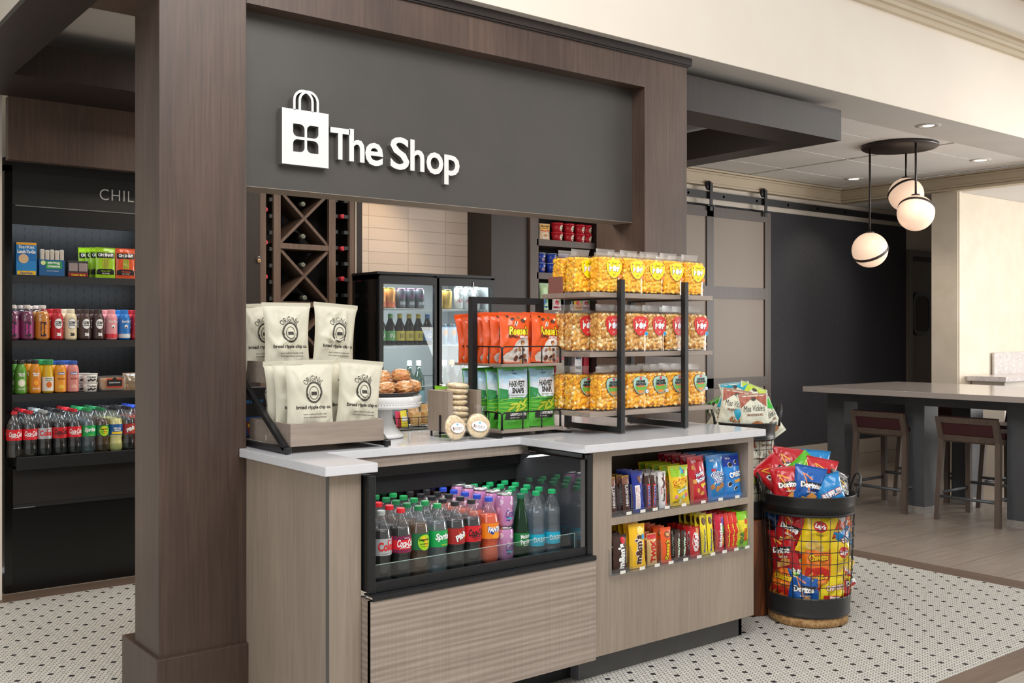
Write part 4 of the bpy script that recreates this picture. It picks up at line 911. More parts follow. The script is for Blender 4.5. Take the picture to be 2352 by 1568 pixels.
# ------------------------------------------------------------------ black framed two-shelf rack with orange and green bags
t = T('wire_rail_rack', 'black metal loop rack with two wooden shelves and wire rails', 'rack', (2.49, 3.24, CT))
g = G(); fy0, fy1 = .165, .193
g.box(-.030, fy0, .0, -.002, fy1, .572, BLK, .001).box(.330, fy0, .0, .358, fy1, .572, BLK, .001).box(-.002, fy0, .544, .33, fy1, .572, BLK, .001); g.make('loop_frame', t)
for x in (-.025, .345): G().box(x-.012, -.02, 0, x+.012, .38, .006, BLK, .001).make('foot_bar', t)
for z in (.016, .284): G().box(0, 0, z, .325, .335, z+.0115, WTH, .001).make('shelf', t)
def rail(z):
    h = .070; r = .0032; g = G(); x1 = .318; y0 = .008; y1 = .31; x0 = .007
    def loop(p, q):
        p, q = Vector(p), Vector(q); d = (q-p).normalized(); k = .012
        return [tuple(p+Vector((0, 0, 0))), tuple(p+Vector((0, 0, h-k))), tuple(p+d*k*.3+Vector((0, 0, h-k*.3))), tuple(p+d*k+Vector((0, 0, h))), tuple(q-d*k+Vector((0, 0, h))), tuple(q-d*k*.3+Vector((0, 0, h-k*.3))), tuple(q+Vector((0, 0, h-k))), tuple(q)]
    g.tube(loop((x0, y0, z), (x1, y0, z)), r, BLK, 6); g.tube(loop((x0, y0+.004, z), (x0, y1, z)), r, BLK, 6); g.tube(loop((x1, y0+.004, z), (x1, y1, z)), r, BLK, 6)
    for x in (.113, .214): g.tube([(x, y0, z), (x, y0, z+h)], r*.9, BLK, 6)
    for x in (x0, x1): g.tube([(x, .10, z), (x, .10, z+h)], r*.9, BLK, 6)
    for x in (x0, x1): g.lathe([(.008, 0), (.008, .0015)], BLK, 10, (x, y0, z))
    g.make('wire_rail', t)
rail(.0275); rail(.2955)
OR_ = FOIL(0xe65a22)
def pbmix(g, S):
    Y2 = C(0xf4e02c, .4); DK = C(0x3a1c10, .5)
    put(g, S, blob([(-.055, -.030), (.062, -.030), (.062, .060), (.045, .068), (.020, .070), (-.005, .062), (-.022, .045), (-.032, .022), (-.045, .012), (-.060, .006), (-.070, -.008)], 5, (.01, .01)), C(0xe6ded6, .35), .006, .034, 1)
    t_(g, S, "Reese's", .110, .042, DK, .008, .134, 2, bold=.085, shear=.15); t_(g, S, "Reese's", .105, .037, Y2, .008, .134, 4, bold=.03, shear=.15)
    t_(g, S, 'POPPED', .050, .010, DK, -.024, .108, 3, bold=.03); t_(g, S, 'SNACK MIX', .056, .0105, WH, .034, .108, 3, bold=.04)
    for x, z, c, a, w_ in ((-.020, .182, 0x4a2a22, .3, .020), (.036, .176, 0x5a3628, -.2, .026), (.048, .184, 0xe8d8b8, .5, .016), (.012, .190, 0x9a5c28, .1, .020), (-.038, .192, 0x3a2018, 0, .014)): put(g, S, ell(w_/2, w_*.32, 12, 2), C(c, .5), x, z, 2, a)
    for i in range(3): put(g, S, rect(.006, .022, 1, 3), C(0x6a4434 if i % 2 else 0xe8dcc8, .5), -.010+.005*i, .162, 2, -.4)
    for i, (x, z, c, r) in enumerate([(.028, .085, 0x8a5230, .011), (.028, .080, 0xdca868, .007), (.012, .058, 0xc08048, .010), (.034, .056, 0x6a3c28, .009), (-.008, .052, 0xb08878, .010), (.000, .020, 0x7a4632, .013), (.002, .018, 0xd8a060, .007), (.024, .026, 0x5a3022, .010), (.042, .030, 0x9a6040, .011), (.052, .012, 0x6a3828, .010), (.030, .008, 0xc08850, .009), (.016, .040, 0xe0c8a0, .006)]): put(g, S, ell(r, r*.75, 12, 2), C(c, .5), x, z, 3+i % 2, i)
rb = [Stock(lambda s=s: tag(bag(.158, .210, .045, OR_, pbmix, s, .07, nu=16, nv=24, pinch=.10).make('snack_bag'), '', 'snack bag')) for s in (21, 24)]
ZS = CT+.2965
GRo = 'orange snack mix bags on the upper wire-rail shelf'
for i, (x, y, r, ty, lb) in enumerate([(2.590, 3.285, -.08, .02, 'orange snack mix bag at the front left of the upper wire-rail shelf'), (2.750, 3.285, .02, .05, 'orange snack mix bag at the front right of the upper wire-rail shelf'), (2.583, 3.330, -.2, .0, 'orange snack mix bag directly behind the front left one'), (2.576, 3.370, -.2, -.02, 'orange snack mix bag, third from the front on the left'), (2.570, 3.405, -.25, -.05, 'orange snack mix bag, fourth from the front on the left'), (2.745, 3.335, .0, .06, 'orange snack mix bag directly behind the front right one'), (2.74, 3.38, -.05, .03, 'orange snack mix bag, third from the front on the right'), (2.565, 3.485, -.2, -.07, 'orange snack mix bag behind the loop frame, nearer one'), (2.562, 3.52, -.2, -.09, 'orange snack mix bag at the very back left of the shelf'), (2.72, 3.47, 0, .02, 'orange snack mix bag at the back right of the shelf')]):
    rb[i % 2].put((x, y, ZS), r, lb, GRo, tilt=(-.04, ty))
def peas(g, S):
    put(g, S, rect(.145, .058, 16, 6), C(0xa9d4ea, .3), 0, .216, 1); put(g, S, blob([(-.073, .0), (.073, .0), (.073, .075), (.04, .086), (-.01, .074), (-.073, .085)], 3, (0, .03)), C(0xcfd8e0, .35), 0, .125, 1)
    put(g, S, blob([(-.073, .0), (.073, 0), (.073, .022), (.05, .028), (.02, .018), (-.01, .034), (-.04, .044), (-.073, .052)], 3, (0, .01)), C(0x2f8a4a, .35), 0, .115, 2)
    for i in range(7): put(g, S, stroke([(-.072, .0), (-.03, .006-.002*i), (.02, .004-.004*i), (.072, -.004*i)], .003), C([0x8cc83c, 0x4aa838][i % 2], .35), 0, .118-.007*i, 3)
    put(g, S, blob([(-.030, -.038), (.045, -.038), (.056, -.028), (.056, .028), (.044, .040), (-.028, .040), (-.042, .028), (-.044, -.022)], 4), C(0xd9dde2, .4), .004, .166, 4)
    t_(g, S, 'HARVEST', .080, .026, INK, .008, .183, 5, bold=.04); t_(g, S, 'SNAPS', .060, .024, INK, .010, .156, 5, bold=.05); t_(g, S, 'BAKED GREEN PEA SNACKS', .066, .006, C(0x6a8050, .5), .010, .136, 5)
    t_(g, S, 'Calbee.', .024, .006, C(0x2a4a80, .5), .0, .226, 5); put(g, S, ell(.003, .003, 10, 1), BK, 0, .238, 5)
    for x, z, a in ((-.010, .100, .1), (.012, .098, .75), (.034, .098, -.5), (-.026, .082, .5), (.006, .080, .9), (.028, .080, .4), (.044, .108, .8)):
        put(g, S, blob([(.024*math.cos(b), .0058*math.sin(b)) for b in [k*PI/7 for k in range(14)]], 2), C(0x8ea82a, .45), x, z, 5, a); put(g, S, blob([(.021*math.cos(b), .0036*math.sin(b)) for b in [k*PI/7 for k in range(14)]], 2), C(0xbcc83c, .45), x, z+.001, 6, a)
    put(g, S, rect(.108, .030, 12, 4), C(0x2c2a28, .4), .006, .052, 4); t_(g, S, 'LIGHTLY SALTED', .080, .011, WH, .014, .058, 5, bold=.05); t_(g, S, 'GLUTEN FREE', .040, .005, WH, -.006, .044, 5)
    t_(g, S, 'NET WT 3.3 OZ', .05, .004, C(0x2c6a2c, .4), -.01, .024, 5)
hb_ = [Stock(lambda s=s: tag(bag(.150, .252, .050, FOIL(0x55b83a), peas, s, .05, nu=16, nv=26, pinch=.06).make('snack_bag'), '', 'snack bag')) for s in (41, 44)]
ZL = CT+.0285
for i, (x, y, r, ty, lb) in enumerate([(2.584, 3.285, -.10, 0, 'green pea snack bag at the front left of the lower wire-rail shelf'), (2.742, 3.295, .03, .03, 'green pea snack bag at the front right of the lower wire-rail shelf'), (2.572, 3.340, -.2, -.01, 'green pea snack bag directly behind the front left one'), (2.565, 3.395, -.25, -.03, 'green pea snack bag, third from the front on the left'), (2.74, 3.36, 0, .03, 'green pea snack bag directly behind the front right one'), (2.572, 3.50, -.2, -.03, 'green pea snack bag at the back left, behind the loop frame')]):
    hb_[i % 2].put((x, y, ZL), r, lb, 'green pea snack bags on the lower wire-rail shelf', tilt=(-.04, ty), scale=(1, 1, 1 if i < 2 else .97))
# ------------------------------------------------------------------ popcorn rack
t = T('popcorn_rack', 'three-shelf wooden popcorn rack with two black metal loop frames', 'rack', (2.81, 3.04, CT))
for x in (.162, .552):
    g = G(); w = .0115; g.box(x-w, 0, 0.004, x+w, .025, .645, BLK, .001).box(x-w, .335, .004, x+w, .36, .60, BLK, .001).box(x-w, .025, .004, x+w, .335, .027, BLK, .001)
    for z in (.075, .322, .569): g.box(x-w*2.2, .02, z-.006, x+w, .34, z, BLK)
    for y in (.012, .348): g.lathe([(.006, 0), (.006, .004)], C(0xb0a898), 10, (x, y, 0))
    g.make('loop_frame', t)
for z in (.075, .322, .569): G().box(0, .027, z, .755, .333, z+.020, WTH, .0015).make('shelf', t)
# kernels: one relief shared by every bag
def worley_block(W_, D_, H_, seed, nx, nz, nd):
    rnd = random.Random(seed); r = .0092; pts = []
    for i in range(1150): pts.append((rnd.uniform(-W_/2, W_/2), rnd.uniform(-D_/2, D_/2), rnd.uniform(0, H_), rnd.uniform(.8, 1.2), rnd.random()))
    surf = [p for p in pts if min(W_/2-abs(p[0]), D_/2-abs(p[1]), H_-p[2]) < .013]
    cell = {}
    for p in surf:
        cell.setdefault((int(p[0]//.012), int(p[1]//.012), int(p[2]//.012)), []).append(p)
    V = []; F = []; A = []
    rr_ = .011
    def disp(P, N):
        q = [max(-W_/2+rr_, min(W_/2-rr_, P[0])), max(-D_/2+rr_, min(D_/2-rr_, P[1])), max(rr_*.5, min(H_-rr_, P[2]))]
        n = Vector((P[0]-q[0], P[1]-q[1], P[2]-q[2])); n = n.normalized() if n.length > 1e-6 else Vector(N); P = tuple(q[i]+n[i]*rr_ for i in range(3))
        best = 9; bt = .5; c0 = (int(P[0]//.012), int(P[1]//.012), int(P[2]//.012))
        for i in (-1, 0, 1):
            for j in (-1, 0, 1):
                for k in (-1, 0, 1):
                    for p in cell.get((c0[0]+i, c0[1]+j, c0[2]+k), ()):
                        d = math.sqrt((P[0]-p[0])**2+(P[1]-p[1])**2+(P[2]-p[2])**2)/p[3]
                        if d < best: best = d; bt = p[4]
        h = max(0, 1-(best/r)**2); h = math.sqrt(h)*.0085-.0065
        n2 = noise.noise(Vector(P)*230)*.0016
        return tuple(P[i]+n[i]*(h+n2) for i in range(3)), bt
    def face(o, du, dv, N, nu, nv):
        b = len(V)
        for j in range(nv+1):
            for i in range(nu+1):
                P = tuple(o[k]+du[k]*i/nu+dv[k]*j/nv for k in range(3)); q, tt = disp(P, N); V.append(q); A.append(tt)
        for j in range(nv):
            for i in range(nu): a = b+j*(nu+1)+i; F.append((a, a+1, a+nu+2, a+nu+1))
    face((-W_/2, -D_/2, 0), (W_, 0, 0), (0, 0, H_), (0, -1, 0), nx, nz); face((-W_/2, D_/2, 0), (0, -D_, 0), (0, 0, H_), (-1, 0, 0), nd, nz)
    face((W_/2, -D_/2, 0), (0, D_, 0), (0, 0, H_), (1, 0, 0), nd, nz); face((-W_/2, -D_/2, H_), (W_, 0, 0), (0, D_, 0), (0, 0, 1), nx, nd); face((W_/2, D_/2, 0), (-W_, 0, 0), (0, 0, H_), (0, 1, 0), nx//3, nz//3)
    return V, F, A
KB = [worley_block(.116, .069, .145, s, 66, 82, 40) for s in (1, 2)]
def popm(name, stops):
    q = nm(name, .5); at = q.n('ShaderNodeAttribute', attribute_name='tint'); nz = q.noise(q.coord(), 130, 3, .6)
    f = q.ma('ADD', q.ma('MULTIPLY', at.outputs['Fac'], .62), q.ma('MULTIPLY', nz, .38)); q.color(q.ramp(f, stops)); q.b.inputs['Subsurface Weight'].default_value = .0; return q.m
PM = [popm('cheddar_popcorn', [(.15, 0xee9a08), (.4, 0xffb90c), (.65, 0xffcb26), (.85, 0xffdf70)]), popm('caramel_popcorn', [(.15, 0xa8661c), (.4, 0xd69a40), (.65, 0xe9bc6a), (.85, 0xf8ecc4)]), popm('mixed_popcorn', [(.12, 0xb87018), (.35, 0xf6a810), (.65, 0xfdc21e), (.86, 0xfaecc0)])]
def guitar(s=1): return [(s*x, s*y) for x, y in [(0, -.041), (.010, -.039), (.020, -.031), (.029, -.018), (.034, -.004), (.036, .010), (.034, .022), (.026, .030), (.012, .034), (0, .035), (-.012, .034), (-.026, .030), (-.034, .022), (-.036, .010), (-.034, -.004), (-.029, -.018), (-.020, -.031), (-.010, -.039)]]
def pop_bag(kind, seed):
    def f():
        t = T('popcorn_bag', '', 'popcorn bag'); V, F, A = KB[seed % 2]
        me = bpy.data.meshes.new('popcorn'); me.from_pydata(V, [], F); me.materials.append(PM[kind]); me.polygons.foreach_set('use_smooth', [True]*len(F))
        at = me.attributes.new('tint', 'FLOAT', 'POINT'); at.data.foreach_set('value', A); me.update()
        o = bpy.data.objects.new('popcorn', me); COL.objects.link(o); o.parent = t; o.location = (0, 0, .004); o['kind'] = 'stuff'
        # clear film: gusseted box closing to a crimped header
        g = G(); W_, D_, H_ = .122, .076, .158
        def ringp(u, v):
            k = v; a = 2*PI*u; e = 5; c, s = math.cos(a), math.sin(a); m = (abs(c)**e+abs(s)**e)**(-1/e)
            if v < .82: w, d, z = W_/2, D_/2, v/.82*(H_-.012)
            else: q = (v-.82)/.18; w = W_/2*(1-.06*q-.10*q*q); d = D_/2*max(0, 1-q)**.7+.001; z = H_-.012+q*.014
            ww = .0012*noise.noise(Vector((c*4+seed, s*4, z*40)))
            return ((w+ww)*c*m, (d+ww)*s*m, z)
        g.grid(ringp, 36, 24, FILM)
        hx = .047+.004*math.sin(seed); cu = .006+.004*math.cos(seed*2)
        g.grid(lambda u, v: ((u-.5)*2*(hx+.004*v), .002+cu*math.sin(u*PI)*v*1.3-.004*v, H_+.001+v*.026), 10, 4, SEAL)
        for k in range(4): g.grid(lambda u, v: ((u-.5)*2*(hx+.001*k), .0012+cu*math.sin(u*PI)*(.2+.2*k)*1.3-.001*k, H_+.006+.0052*k+v*.001), 10, 1, SEAL)
        g.norecalc = True; g.make('clear_bag', t)
        g = G(); Sf = lambda x, z, e: (.016+x*1.22, -.0385-e, z); col = [0xf6e414, 0xdd3230, 0xa9cdbf][kind]; zc = .104
        put(g, Sf, blob(guitar(1.03), 3), C([0xf9ef6a, 0xe8504a, 0x2c3a38][kind], .4), 0, zc, 0); put(g, Sf, blob(guitar(.99), 3), C(col, .4), 0, zc, 1)
        if kind < 2:
            jc = BK if kind == 0 else WH
            t_(g, Sf, 'Just', .026, .012, jc, 0, zc+.019, 3, bold=-.01, shear=.4, rot=-.08)
            for x in (-.018, .018):
                t_(g, Sf, 'P', .0145, .0235, BK, x+.0003, zc-.004, 3, bold=.09); t_(g, Sf, 'P', .0130, .0220, WH, x, zc-.004, 4, bold=.06)
                put(g, Sf, rect(.0035, .010, 1, 2), C(0xf4ecd0, .5), x*1.28, zc+.013, 3, .3 if x < 0 else -.3); put(g, Sf, ell(.0028, .0032, 8, 1), C(0xa8443c, .5), x*1.42, zc+.020, 4)
            put(g, Sf, blob([((.0095+.0016*math.sin(5*a+seed))*math.cos(a), (.0125+.0016*math.sin(5*a))*math.sin(a)) for a in [k*PI/14 for k in range(28)]], 2), C(0xf2f0f6, .5), .0005, zc-.002, 5)
            t_(g, Sf, 'in!', .012, .010, jc, 0, zc-.027, 3, bold=-.01, shear=.3)
            put(g, Sf, ell(.0085, .0085, 18, 2), C(0xf4ead8 if kind else 0xf0a860, .4), .026, zc-.034, 4); put(g, Sf, ell(.0076, .0076, 18, 2), C(0x1f9fd8 if kind else 0xe88a3c, .4), .026, zc-.034, 5)
        else:
            put(g, Sf, blob([(-.028, .0), (.030, .0), (.026, -.012), (.014, -.026), (-.002, -.032), (-.014, -.026), (-.024, -.014)], 2, (0, -.01)), C(0x6cae3a, .4), 0, zc-.006, 2); put(g, Sf, blob([(-.018, -.020), (.018, -.020), (.008, -.032), (-.006, -.034)], 2, (0, -.026)), C(0xe08a3c, .4), 0, zc-.004, 3)
            put(g, Sf, rect(.034, .006, 4, 1), C(0xe0683c, .4), 0, zc-.006, 3); put(g, Sf, ell(.006, .006, 12, 2), C(0xd8404c, .4), 0, zc+.027, 3)
            t_(g, Sf, 'HOME', .042, .011, BK, 0, zc+.014, 4, bold=.07); t_(g, Sf, 'GROWN', .050, .011, BK, 0, zc+.002, 4, bold=.07)
            put(g, Sf, ell(.0085, .0085, 18, 2), C(0x4fb0d8, .4), .030, zc-.030, 4); put(g, Sf, ell(.0066, .0066, 18, 2), WH, .030, zc-.030, 5); t_(g, Sf, 'non', .007, .003, C(0xc8404c, .4), .030, zc-.030, 6)
        g.norecalc = True; g.make('sticker', t)
        return t
    return Stock(f)
NMS = ['cheddar popcorn bag with a yellow sticker', 'caramel popcorn bag with a red sticker', 'mixed popcorn bag with a pale green sticker']
XS = [[2.948, 3.088, 3.208, 3.330, 3.470], [2.944, 3.104, 3.222, 3.342, 3.495], [2.945, 3.104, 3.228, 3.350, 3.490]]
for kind, zz in ((0, 1.5055), (1, 1.2585), (2, 1.0115)):
    st = [pop_bag(kind, s) for s in (1, 2)]
    for c in range(5):
        for r_ in range(3):
            x = XS[kind][c]-(.068 if (c == 0 and r_) else 0)+random.uniform(-.003, .003); y = 3.124+.080*r_
            pos = 'leftmost column' if c == 0 else 'rightmost column' if c == 4 else ['', 'second column', 'middle column', 'fourth column'][c]
            st[(c+r_) % 2].put((x, y, zz), random.uniform(-.05, .05), '%s, %s shelf, %s, %s row' % (NMS[kind], ('top', 'middle', 'bottom')[kind], pos, ('front', 'second', 'back')[r_]), 'popcorn bags on the %s rack shelf' % ('top', 'middle', 'bottom')[kind], scale=(1, 1, 1 if kind != 1 else 1.08))
# ------------------------------------------------------------------ tall open cooler behind the left column
t = T('tall_open_cooler', 'tall black open refrigerated display with CHIL lettering behind the left column', 'cooler', (1.16, 5.69, 0))
Wc = 1.0
G().box(0, 0, 0, .036, .62, 2.2, BLKG).box(Wc-.036, 0, 0, Wc, .62, 2.2, BLKG).box(.036, .58, .0, Wc-.036, .62, 2.2, BLKM).box(0, 0, 2.17, Wc, .62, 2.24, BLKM).make('case', t)
SLAT = nm('slotted_steel_back', .35); v = SLAT.coord((1, 1, 1)); sp2 = SLAT.n('ShaderNodeSeparateXYZ'); SLAT.l(v, sp2.inputs[0])
u1 = SLAT.ma('FRACT', SLAT.ma('MULTIPLY', sp2.outputs[0], 11)); w1 = SLAT.ma('FRACT', SLAT.ma('ADD', SLAT.ma('MULTIPLY', sp2.outputs[2], 22), SLAT.ma('MULTIPLY', SLAT.ma('FLOOR', SLAT.ma('MULTIPLY', sp2.outputs[0], 22)), .5)))
sl = SLAT.ma('MULTIPLY', SLAT.ma('LESS_THAN', SLAT.ma('ABSOLUTE', SLAT.ma('SUBTRACT', SLAT.ma('FRACT', SLAT.ma('MULTIPLY', sp2.outputs[0], 22)), .5)), .07), SLAT.ma('LESS_THAN', w1, .6))
SLAT.color(SLAT.mix(sl, 0x1c1e20, 0x030303)); SLAT.b.inputs['Metallic'].default_value = .4
G().box(.036, .50, .70, Wc-.036, .505, 2.0, SLAT.m).make('back_grille', t)
hd = G().box(.036, -.004, 1.997, Wc-.036, .02, 2.170, C(0x232424, .4)).box(.036, .0, 1.90, Wc-.036, .02, 1.992, C(0x1a1b1c, .35)).box(.05, -.006, 1.992, Wc-.04, .01, 1.997, C(0x7a7a78, .4)).make('header_panel', t)
g = G(); Sx = flat(-.0045, .58, 2.087); put(g, Sx, text2d('CHILL', .225, .060, -.006, 0, 1.12), C(0xc9c7c2, .5), 0, 0, 2); g.norecalc = True; g.make('lettering', hd)
for z, d in ((1.637, .38), (1.30, .42), (1.02, .44)): 
    sh = G().box(.036, .01, z-.006, Wc-.036, d, z, C(0x2a2c2e, .4)).box(.036, .0, z-.038, Wc-.036, .012, z-.001, C(0x2c2d2e, .4)).make('shelf', t)
G().box(.036, -.09, .655, Wc-.036, .5, .70, BLKM).box(.036, -.10, .640, Wc-.036, -.085, .705, BLK, .002).box(.036, -.094, .705, Wc-.036, -.090, .745, GLASS).make('bottom_deck', t)
G().box(.036, -.02, .455, Wc-.036, .02, .64, C(0x1b1817, .5)).box(.036, -.025, .437, Wc-.036, .02, .455, BLKM).box(.036, -.028, .436, .14, -.02, .441, C(0x6a6a6a, .4)).make('lower_grille', t)
G().box(.036, 0, .0, Wc-.036, .02, .437, mat('black_satin_door', 0x030304, .3)).make('base_panel', t)
area('cooler_light', (1.65, 5.74, 1.985), (math.radians(35), 0, 0), .85, 2.6, (.85, .93, 1), .05)
area('cooler_light_b', (1.65, 5.74, 1.59), (math.radians(35), 0, 0), .85, 1.3, (.85, .93, 1), .03)
area('cooler_light_c', (1.65, 5.74, 1.255), (math.radians(35), 0, 0), .85, .9, (.85, .93, 1), .03)
area('cooler_light_d', (1.65, 5.74, .975), (math.radians(35), 0, 0), .85, .9, (.85, .93, 1), .03)
Yc = 5.735
def carton(name, cat, label, x, w, d, z, h, base, art, y=None, parts=None, group=None):
    t = T(name, label, cat, (x, y or Yc-.03, z), 0, group); g = G().box(-w/2, 0, 0, w/2, d, h, base, .001); S = flat(-.0006)
    if art: art(g, S)
    g.norecalc = True; g.make('carton', t)
    if parts: parts(t)
    return t
def tuna(g, S): put(g, S, rect(.09, .05, 2, 2), C(0x1d6fb8, .4), 0, .10, 1); put(g, S, ell(.024, .024), C(0xd8b890, .6), -.014, .085, 2); put(g, S, rect(.096, .012, 2, 2), C(0xf0a820, .4), 0, .163, 1); t_(g, S, 'StarKist', .075, .016, WH, 0, .146, 3); t_(g, S, 'Lunch-To-Go', .088, .018, WH, 0, .122, 3, bold=.05); put(g, S, rect(.09, .02, 2, 2), C(0xf0c020, .4), 0, .012, 2); t_(g, S, 'StarKist', .06, .012, C(0x1d4f9c, .4), 0, .012, 3)
carton('lunch_kit_box', 'box', 'blue tuna lunch kit box at the left of the top cooler shelf', 1.267, .098, .04, 1.638, .170, C(0x2a86c8, .4), tuna)
def chz(g, S): put(g, S, rect(.08, .040, 2, 2), C(0x3c9a50, .4), .008, .058, 1); t_(g, S, 'string', .06, .016, WH, .008, .068, 2, bold=.03); t_(g, S, 'cheese', .062, .014, WH, .008, .052, 2, bold=.03); put(g, S, ell(.012, .012, 16, 2), C(0xd8e8a0, .5), -.044, .068, 2); t_(g, S, 'SMOOTH & CREAMY', .06, .004, WH, .004, .026, 2)
def sticks(t):
    for i in range(5): G().box(-.055+.024*i, .008, .08, -.035+.024*i, .03, .140-.004*(i % 2), C(0xcfc6b8, .3), .004).make('cheese_stick', t)
carton('cheese_box', 'box', 'blue box of string cheese sticks on the top cooler shelf', 1.392, .125, .045, 1.638, .085, C(0x235f94, .4), chz, parts=sticks)
def crks(t):
    for x in (-.026, .024): G().box(x-.022, -.004, .028, x+.022, .01, .072, C(0x9a8a88, .25), .003).make('snack_pack', t)
carton('snack_carton', 'box', 'small dark open carton of snack packs on the top cooler shelf', 1.523, .102, .05, 1.638, .085, C(0x3a3a3c, .4), lambda g, S: (put(g, S, rect(.1, .02, 2, 2), C(0x8a1f24, .4), 0, .011, 1), t_(g, S, 'Cracker Barrel', .07, .01, YEL, 0, .011, 2)), parts=crks)
def snap(c):
    def a(g, S):
        put(g, S, blob([(-.048, -.06), (.048, -.06), (.048, -.036), (.03, -.03), (-.03, -.03), (-.048, -.036)], 2, (0, -.045)), C(0x1c1c1e, .35), 0, .078, 1); put(g, S, rect(.096, .03, 8, 3), C(0x1c1c1e, .35), 0, .122, 1)
        put(g, S, rect(.034, .05, 4, 4), C(0xc8c040, .3), 0, .078, 2)
        for i in range(3): put(g, S, rect(.006, .046, 1, 3), C(0x8a9a30, .35), -.01+.01*i, .078, 3)
        t_(g, S, 'OH SNAP!', .080, .018, WH, 0, .124, 3, bold=.04); t_(g, S, 'Gone Dilly' if c == 0x9fd020 else 'Hottie', .05, .009, C(c, .4), 0, .036, 3); t_(g, S, 'DILLY BITES', .04, .005, WH, 0, .024, 3)
    return a
sg = Stock(lambda: tag(bag(.104, .165, .024, FOIL(0x9fd020), snap(0x9fd020), 51, .04, pinch=.03).make('pickle_pouch'), '', 'pouch')); sr = Stock(lambda: tag(bag(.104, .165, .024, FOIL(0xe05a30), snap(0xe05a30), 52, .04, pinch=.03).make('pickle_pouch'), '', 'pouch'))
for i, (x, y) in enumerate(((1.668, 5.72), (1.645, 5.75), (1.630, 5.78), (1.600, 5.80))): sg.put((x, y, 1.638), 0, 'green pickle snack pouch on the top cooler shelf, %s from the front' % ORD[i], 'pickle pouches on the top cooler shelf')
for i in range(3): sr.put((1.775+.004*i, 5.72+.03*i, 1.638), 0, 'orange-topped pickle snack pouch on the top cooler shelf, %s from the front' % ORD[i], 'pickle pouches on the top cooler shelf')
VIT = [(.012, .002), (.028, 0), (.034, .005), (.036, .014), (.036, .105), (.0345, .110), (.0355, .118), (.034, .135), (.029, .150), (.020, .160), (.0165, .165)]
def vit(c, tc, nm2): return lambda g, S, zc: (put(g, S, rect(.028, .075, 5, 4), C(0x2a2024, .4), -.002, zc, 1), t_(g, S, 'vitamin', .062, .014, tc, -.008, zc, 3, PI/2, bold=.03), t_(g, S, 'water', .05, .014, tc, .008, zc, 3, PI/2, bold=.03))
K['vitp'] = Stock(lambda: bottle('flavoured_water_bottle', VIT, PET, liq(0x7a2454), .150, C(0x7a2454, .4), 1, 0xd8cfc8, label_z=(.012, .100), lr=.036, capr=.019, caph=.017, art=vit(0, C(0xc8409a, .4), '')))
K['vito'] = Stock(lambda: bottle('flavoured_water_bottle', VIT, PET, liq(0xd88a1c), .150, C(0xc8741c, .4), 1, 0xd8cfc8, label_z=(.012, .100), lr=.036, capr=.019, caph=.017, art=vit(0, C(0xf09020, .4), '')))
CORE = [(.012, .002), (.026, 0), (.030, .006), (.030, .02), (.0285, .05), (.030, .062), (.031, .10), (.030, .122), (.024, .138), (.019, .143)]
def core(tc):
    def a(g, S, zc): put(g, S, ell(.022, .029), C(tc if tc != 0xe8d8b0 else 0x3a3a3a, .4), 0, zc+.022, 1); put(g, S, ell(.020, .027), WH, 0, zc+.022, 2); t_(g, S, 'CORE', .032, .014, BK, 0, zc+.028, 3, bold=.06); t_(g, S, 'POWER', .030, .009, BK, 0, zc+.014, 3, bold=.04); t_(g, S, '26', .022, .018, WH if tc != 0xe8d8b0 else BK, .002, zc-.034, 3, bold=.08)
    return a
for nm_, col_, cc in (('corer', 0xb81c28, 0xb81c28), ('corev', 0xe8d8b0, 0xe8dcc0), ('coreb', 0x4a3430, 0x3a2824)):
    K[nm_] = Stock(lambda col_=col_, cc=cc: bottle('protein_shake_bottle', CORE, C(col_, .35), None, 0, C(col_, .35), 1, cc, label_z=(.010, .118), lr=.0305, capr=.0205, caph=.022, art=core(col_)))
def fl(c): return lambda g, S, zc: (t_(g, S, 'fairlife', .042, .013, WH, 0, zc+.036, 3, bold=.02), put(g, S, ell(.008, .011, 14, 2), WH, 0, zc+.008, 3), put(g, S, ell(.004, .005, 10, 2), BK, 0, zc+.003, 4), put(g, S, rect(.16, .022, 24, 2), C(0xd8303c if c else 0xd8dce0, .4), 0, zc-.043, 1))
K['flp'] = Stock(lambda: bottle('milk_bottle', CORE, C(0xe8989c, .35), None, 0, C(0xe8989c, .35), 1, 0xe8989c, label_z=(.010, .118), lr=.0305, capr=.0205, caph=.022, art=fl(1)))
K['flb'] = Stock(lambda: bottle('milk_bottle', CORE, C(0x1f78c8, .35), None, 0, C(0x1f78c8, .35), 1, 0x1f78c8, label_z=(.010, .118), lr=.0305, capr=.0205, caph=.022, art=fl(0)))
row2 = [('vitp', 1.205, 'plum flavoured water bottle at the far left edge of the second cooler shelf'), ('vitp', 1.275, 'plum flavoured water bottle on the second cooler shelf'), ('vito', 1.350, 'orange flavoured water bottle on the second cooler shelf'), ('corer', 1.424, 'red protein shake bottle on the second cooler shelf'), ('corev', 1.492, 'vanilla protein shake bottle on the second cooler shelf'), ('coreb', 1.565, 'brown protein shake bottle next to the vanilla one'), ('coreb', 1.634, 'brown protein shake bottle next to the pink milk'), ('flp', 1.704, 'pink milk bottle on the second cooler shelf'), ('flb', 1.773, 'blue milk bottle on the second cooler shelf'), ('corer', 1.842, 'red bottle half hidden by the column on the second cooler shelf')]
for k, x, lb in row2:
    for j in range(3): K[k].put((x-.012*j, Yc+.072*j, 1.301), .02, lb+['', ', second back', ', third back'][j], 'bottles on the second cooler shelf')
JUI = [(.012, .002), (.026, 0), (.029, .006), (.0285, .04), (.027, .07), (.0285, .10), (.027, .125), (.019, .148), (.016, .155)]
